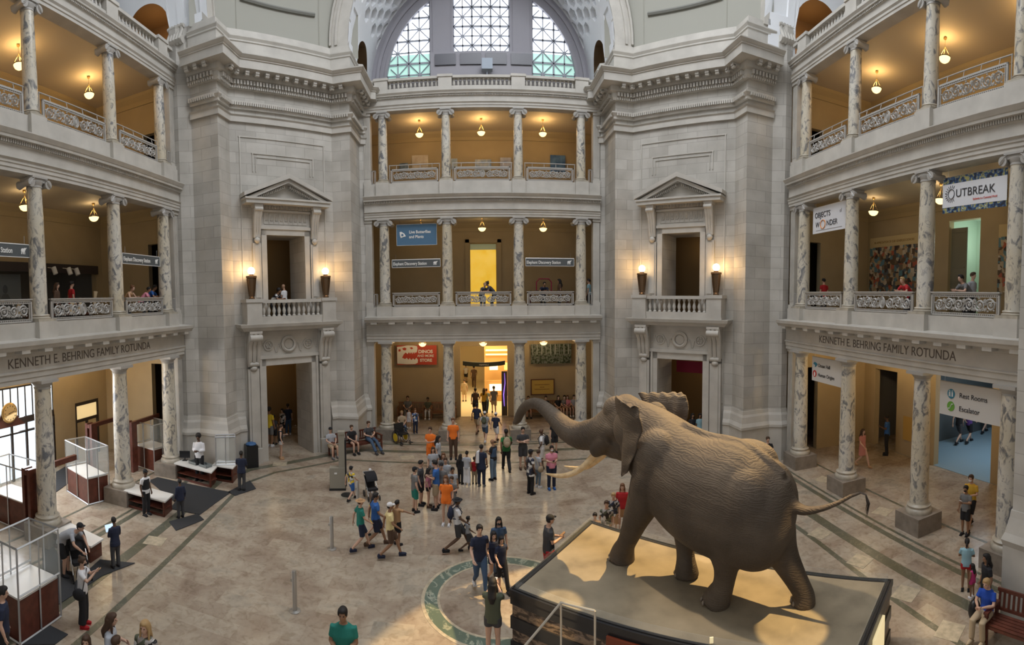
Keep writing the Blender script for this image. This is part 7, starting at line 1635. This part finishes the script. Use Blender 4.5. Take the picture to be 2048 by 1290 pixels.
m = MB(); m.box(-0.30, 0.28, -0.16, 0.16, 0.08, 0.85); m.build('cabinet', KM, r); m = MB(); m.box(0.05, 0.28, -0.13, 0.13, 0.85, 2.15); m.box(0.03, 0.30, -0.15, 0.15, 2.1, 2.2); m.build('tower', KM, r)
m = MB(); m.box(-0.32, 0.30, -0.18, 0.18, 0, 0.08); m.build('base', BLACK, r); m = MB(); m.box(0.285, 0.34, -0.14, 0.14, 0.15, 1.9); m.build('screen', BLACK, r); m = MB(); m.box(-0.12, -0.02, -0.17, -0.16, 0.62, 0.68); m.build('button', mat('sign_white'), r)
p = at(694, 990); m = MB(); m.lathe([(0.22, 0.0), (0.22, 0.02), (0.05, 0.03)], (0, 0, 0), 20); o = m.build('round_floor_base', BLACK); o.location = (p[0], p[1], 0); tag(o, 'round black floor plate beside the kiosk', 'floor plate')

# ------------------------------------------------------------------ entrance of the left colonnade
PANE = mat('daylight_glass', (0.8, 0.9, 1.0), 0.2, emit=(0.78, 0.90, 1.0), es=1.1)
def leftthing(name, lb, cat, u, v, z): return empty(name, M=ML @ Matrix.Translation((u, v, z)), label=lb, cat=cat)
r = empty('door_1', M=ML @ Matrix.Translation((0, BV, 0))); struct(r)
m = MB(); m.box(-3.3, 3.2, -0.02, 0.1, 2.35, 2.62); m.box(-3.3, 3.2, 0, 0.1, 1.95, 2.02)
for k in range(9): u = -3.3+k*6.5/8; m.box(u-0.05, u+0.05, 0, 0.1, 0, 2.4)
for k in range(17): u = -3.3+k*6.5/16; m.box(u-0.022, u+0.022, 0.02, 0.08, 2.6, 3.95)
m.box(-3.3, 3.2, 0, 0.1, 3.88, 3.95); m.build('frame', mat('dark_bronze_frame', (0.045, 0.035, 0.03), 0.4, 0.3), r)
for k in range(8): a = -3.3+k*6.5/8+0.06; m = MB(); m.box(a, a+6.5/8-0.12, 0.06, 0.08, 0.08, 1.93); m.build('door_pane', PANE, r)
m = MB(); m.box(-3.3, 3.2, 0.06, 0.08, 2.62, 3.9); m.build('transom_pane', PANE, r)
m = MB(); m.box(-3.3, 3.2, 0.06, 0.08, 2.04, 2.33); m.build('middle_pane', PANE, r)
r = leftthing('wall_clock', 'round brass wall clock over the entrance doors', 'clock', 0.5, BV-0.14, 2.95)
m = MB(); m.lathe([(0.40, 0), (0.42, 0.05), (0.36, 0.09)], (0, 0, 0), 28, (0, -1, 0)); m.build('case', mat('brass'), r, smooth=True); m = MB(); m.lathe([(0.34, 0.09), (0.34, 0.1)], (0, 0, 0), 28, (0, -1, 0)); m.build('face', mat('clock_face', (0.70, 0.52, 0.26), 0.5), r)
m = MB(); m.tube([(0, -0.11, 0), (0.22, -0.11, 0.05)], 0.012, 4); m.build('hour_hand', BLACK, r); m = MB(); m.tube([(0, -0.115, 0), (-0.10, -0.115, -0.03)], 0.016, 4); m.build('minute_hand', BLACK, r)
m = MB()
for k in range(12): a = PI*k/6; m.box(0.28*math.sin(a)-0.015, 0.28*math.sin(a)+0.015, -0.106, -0.10, 0.28*math.cos(a)-0.025, 0.28*math.cos(a)+0.025)
m.build('hour_marks', BLACK, r)
m = MB(); m.poly3([(-0.9, 0, -0.6), (0.9, 0, -0.6), (0.55, 0, -0.35), (0.3, 0, 0.1), (-0.3, 0, 0.1), (-0.55, 0, -0.35)], (0, 0.06, 0)); m.build('mount', DKWOOD, r)
r = empty('door_2', M=ML @ Matrix.Translation((0, BV, 0))); struct(r); m = MB()
for (a, b, c, d) in ((4.61, 6.3, 2.5, 2.66), (4.61, 6.3, 1.72, 1.86), (4.61, 4.72, 0, 2.6), (6.19, 6.3, 0, 2.6), (5.40, 5.5, 0, 1.8)): m.box(a, b, 0.0, 0.1, c, d)
m.build('frame', mat('dark_bronze_frame'), r); m = MB(); m.box(4.72, 6.19, 0.05, 0.06, 1.86, 2.5); m.build('transom_pane', mat('amber_pane', (0.9, 0.7, 0.4), 0.3, emit=(0.95, 0.72, 0.35), es=0.7), r)
for a in (4.72, 5.5): m = MB(); m.box(a, a+0.68, 0.05, 0.06, 0, 1.72); m.build('door_pane', GLASS, r)
lamp('porch_light', 'POINT', ML @ Vector((5.4, 6.0, 2.2)), 30, (1, 0.78, 0.45), 0.2)
lamp('entrance_daylight', 'AREA', ML @ Vector((0, 4.3, 3.2)), 420, (0.92, 0.95, 1.0), 3.0, ML @ Vector((0.6, -0.5, 0.2)))
# upstairs left: dark header with white spotlights, bones on a table
m = MB(); m.box(-2.4, 6.5, 4.65, 4.8, 8.75, 9.15); tag(m.build('lighting_beam', mat('dark_beam', (0.04, 0.03, 0.03), 0.5), M=ML), 'dark lighting beam across the opening of the left gallery', 'beam')
for k, (x, y, lb) in enumerate(((107, 541, 'leftmost of the three white spotlights in the left gallery'), (137, 542, 'middle of the three white spotlights in the left gallery'), (152, 543, 'rightmost of the three white spotlights in the left gallery'))):
    u, z = on_v(ML, x, y, 4.3); m = MB(); m.tube([(u, 4.3, z+0.14), (u+0.03, 4.2, z-0.16)], 0.11, 12); m.tube([(u, 4.3, z+0.1), (u, 4.65, z+0.16)], 0.02, 6); tag(m.build('spotlight', mat('sign_white'), M=ML), lb, 'spotlight', 'white spotlights')
u, z = on_v(ML, 25, 570, 4.9); m = MB(); m.box(u-1.0, u+0.9, 5.4, 5.45, 6.2, 8.7); r = tag(m.build('grey_screen', mat('grey_panel', (0.17, 0.19, 0.20), 0.5), M=ML), 'grey panel with a standing human silhouette in the left gallery', 'panel')
m = MB(); m.ell((u, 5.39, 8.05), (0.14, 0.01, 0.19), 12, 8); m.poly3([(u-0.38, 5.38, 6.2), (u-0.42, 5.38, 7.4), (u-0.12, 5.38, 7.85), (u+0.12, 5.38, 7.85), (u+0.42, 5.38, 7.4), (u+0.38, 5.38, 6.2)], (0, 0.01, 0)); m.build('silhouette', mat('dark_grey_panel', (0.085, 0.10, 0.11), 0.5), r)
BONE = mat('bone', (0.62, 0.48, 0.30), 0.6)
for k, (x, y, hh, lb) in enumerate(((190, 592, 0.75, 'upright pale neck bone on the left gallery table'), (142, 598, 0.35, 'curved pale bone left of the man in red'), (160, 598, 0.5, 'curved pale bone right of the man in red'), (36, 595, 0.4, 'thin pale bone before the silhouette panel'))):
    u, z = on_v(ML, x, 598, 0.9); z = 6.95; m = MB(); m.tube([(u, 0.9, z), (u-0.04, 0.9, z+hh*0.4), (u+0.02, 0.9, z+hh*0.8), (u+0.06, 0.9, z+hh)], [0.11, 0.055, 0.06, 0.09], 8); tag(m.build('bone_specimen', BONE, M=ML, smooth=True), lb, 'bone', 'bone specimens')
m = MB(); m.box(-1.6, 1.5, 0.65, 1.2, 6.88, 6.95); m.box(-1.5, -1.4, 0.7, 1.1, 6.2, 6.9); m.box(1.3, 1.4, 0.7, 1.1, 6.2, 6.9); tag(m.build('specimen_table', DKWOOD, M=ML), 'dark table behind the middle railing of the left gallery', 'table')
m = MB(); m.box(2.3, 4.6, 0.9, 1.5, 7.30, 7.38); m.box(2.4, 2.5, 0.95, 1.4, 6.2, 7.3); m.box(4.4, 4.5, 0.95, 1.4, 6.2, 7.3); tag(m.build('specimen_table', DKWOOD, M=MC), 'dark specimen table behind the right railing of the facing gallery', 'table')
for k in range(7): u = 2.5+k*0.3; m = MB(); m.ell((u, 1.1, 7.43), (0.10+0.03*(k % 3), 0.08, 0.06+0.02*(k % 2)), 8, 6); tag(m.build('specimen', mat('dark_specimen', (0.06, 0.035, 0.02), 0.6), M=MC), 'small dark specimen lying on the facing gallery table', 'specimen', 'specimens on the facing gallery table')
m = MB(); m.tube([(2.85, 1.5, 7.4), (2.85, 1.5, 7.95), (3.0, 1.5, 8.12), (3.5, 1.5, 8.12), (3.65, 1.5, 7.95), (3.65, 1.5, 7.4)], 0.035, 6); tag(m.build('red_arch_frame', cm('maroon'), M=MC), 'dark red rounded frame on the facing gallery table', 'frame')
# dark red banner inside the right pier door and rooftop camera
m = MB(); m.box(-0.9, 1.13, 1.7, 1.75, 3.55, 4.1); tag(m.build('banner', cm('maroon'), M=MPR), 'plain dark red banner hanging inside the right pier doorway', 'banner')
m = MB()
for k in range(12): m.box(0.1, 1.6, 3.0+k*0.15, 3.15+k*0.15, 0.27, 0.45+k*0.16)
tag(m.build('staircase', mat('stair_stone', (0.26, 0.19, 0.11), 0.6), M=MPR), 'dim stone staircase inside the right pier doorway', 'staircase')
m = MB(); m.tube([(0.35, 2.9, 1.5), (1.5, 4.6, 3.2)], 0.03, 6); tag(m.build('stair_handrail', BRONZE, M=MPR), 'sloping bronze handrail inside the right pier doorway', 'handrail')

p = at(1948, 1240); m = MB(); m.ell((0, 0, 0.24), (0.17, 0.13, 0.24), 14, 10); m.ell((0, -0.11, 0.17), (0.12, 0.06, 0.12), 12, 8); m.tube([(-0.05, 0.02, 0.46), (0, 0.02, 0.52), (0.05, 0.02, 0.46)], 0.012, 6)
o = m.build('backpack', BLACK, smooth=True); o.location = (p[0], p[1], 0); tag(o, 'black backpack standing on the floor beside the lower right bench', 'backpack')
for p in (C1, C2, C3): pass
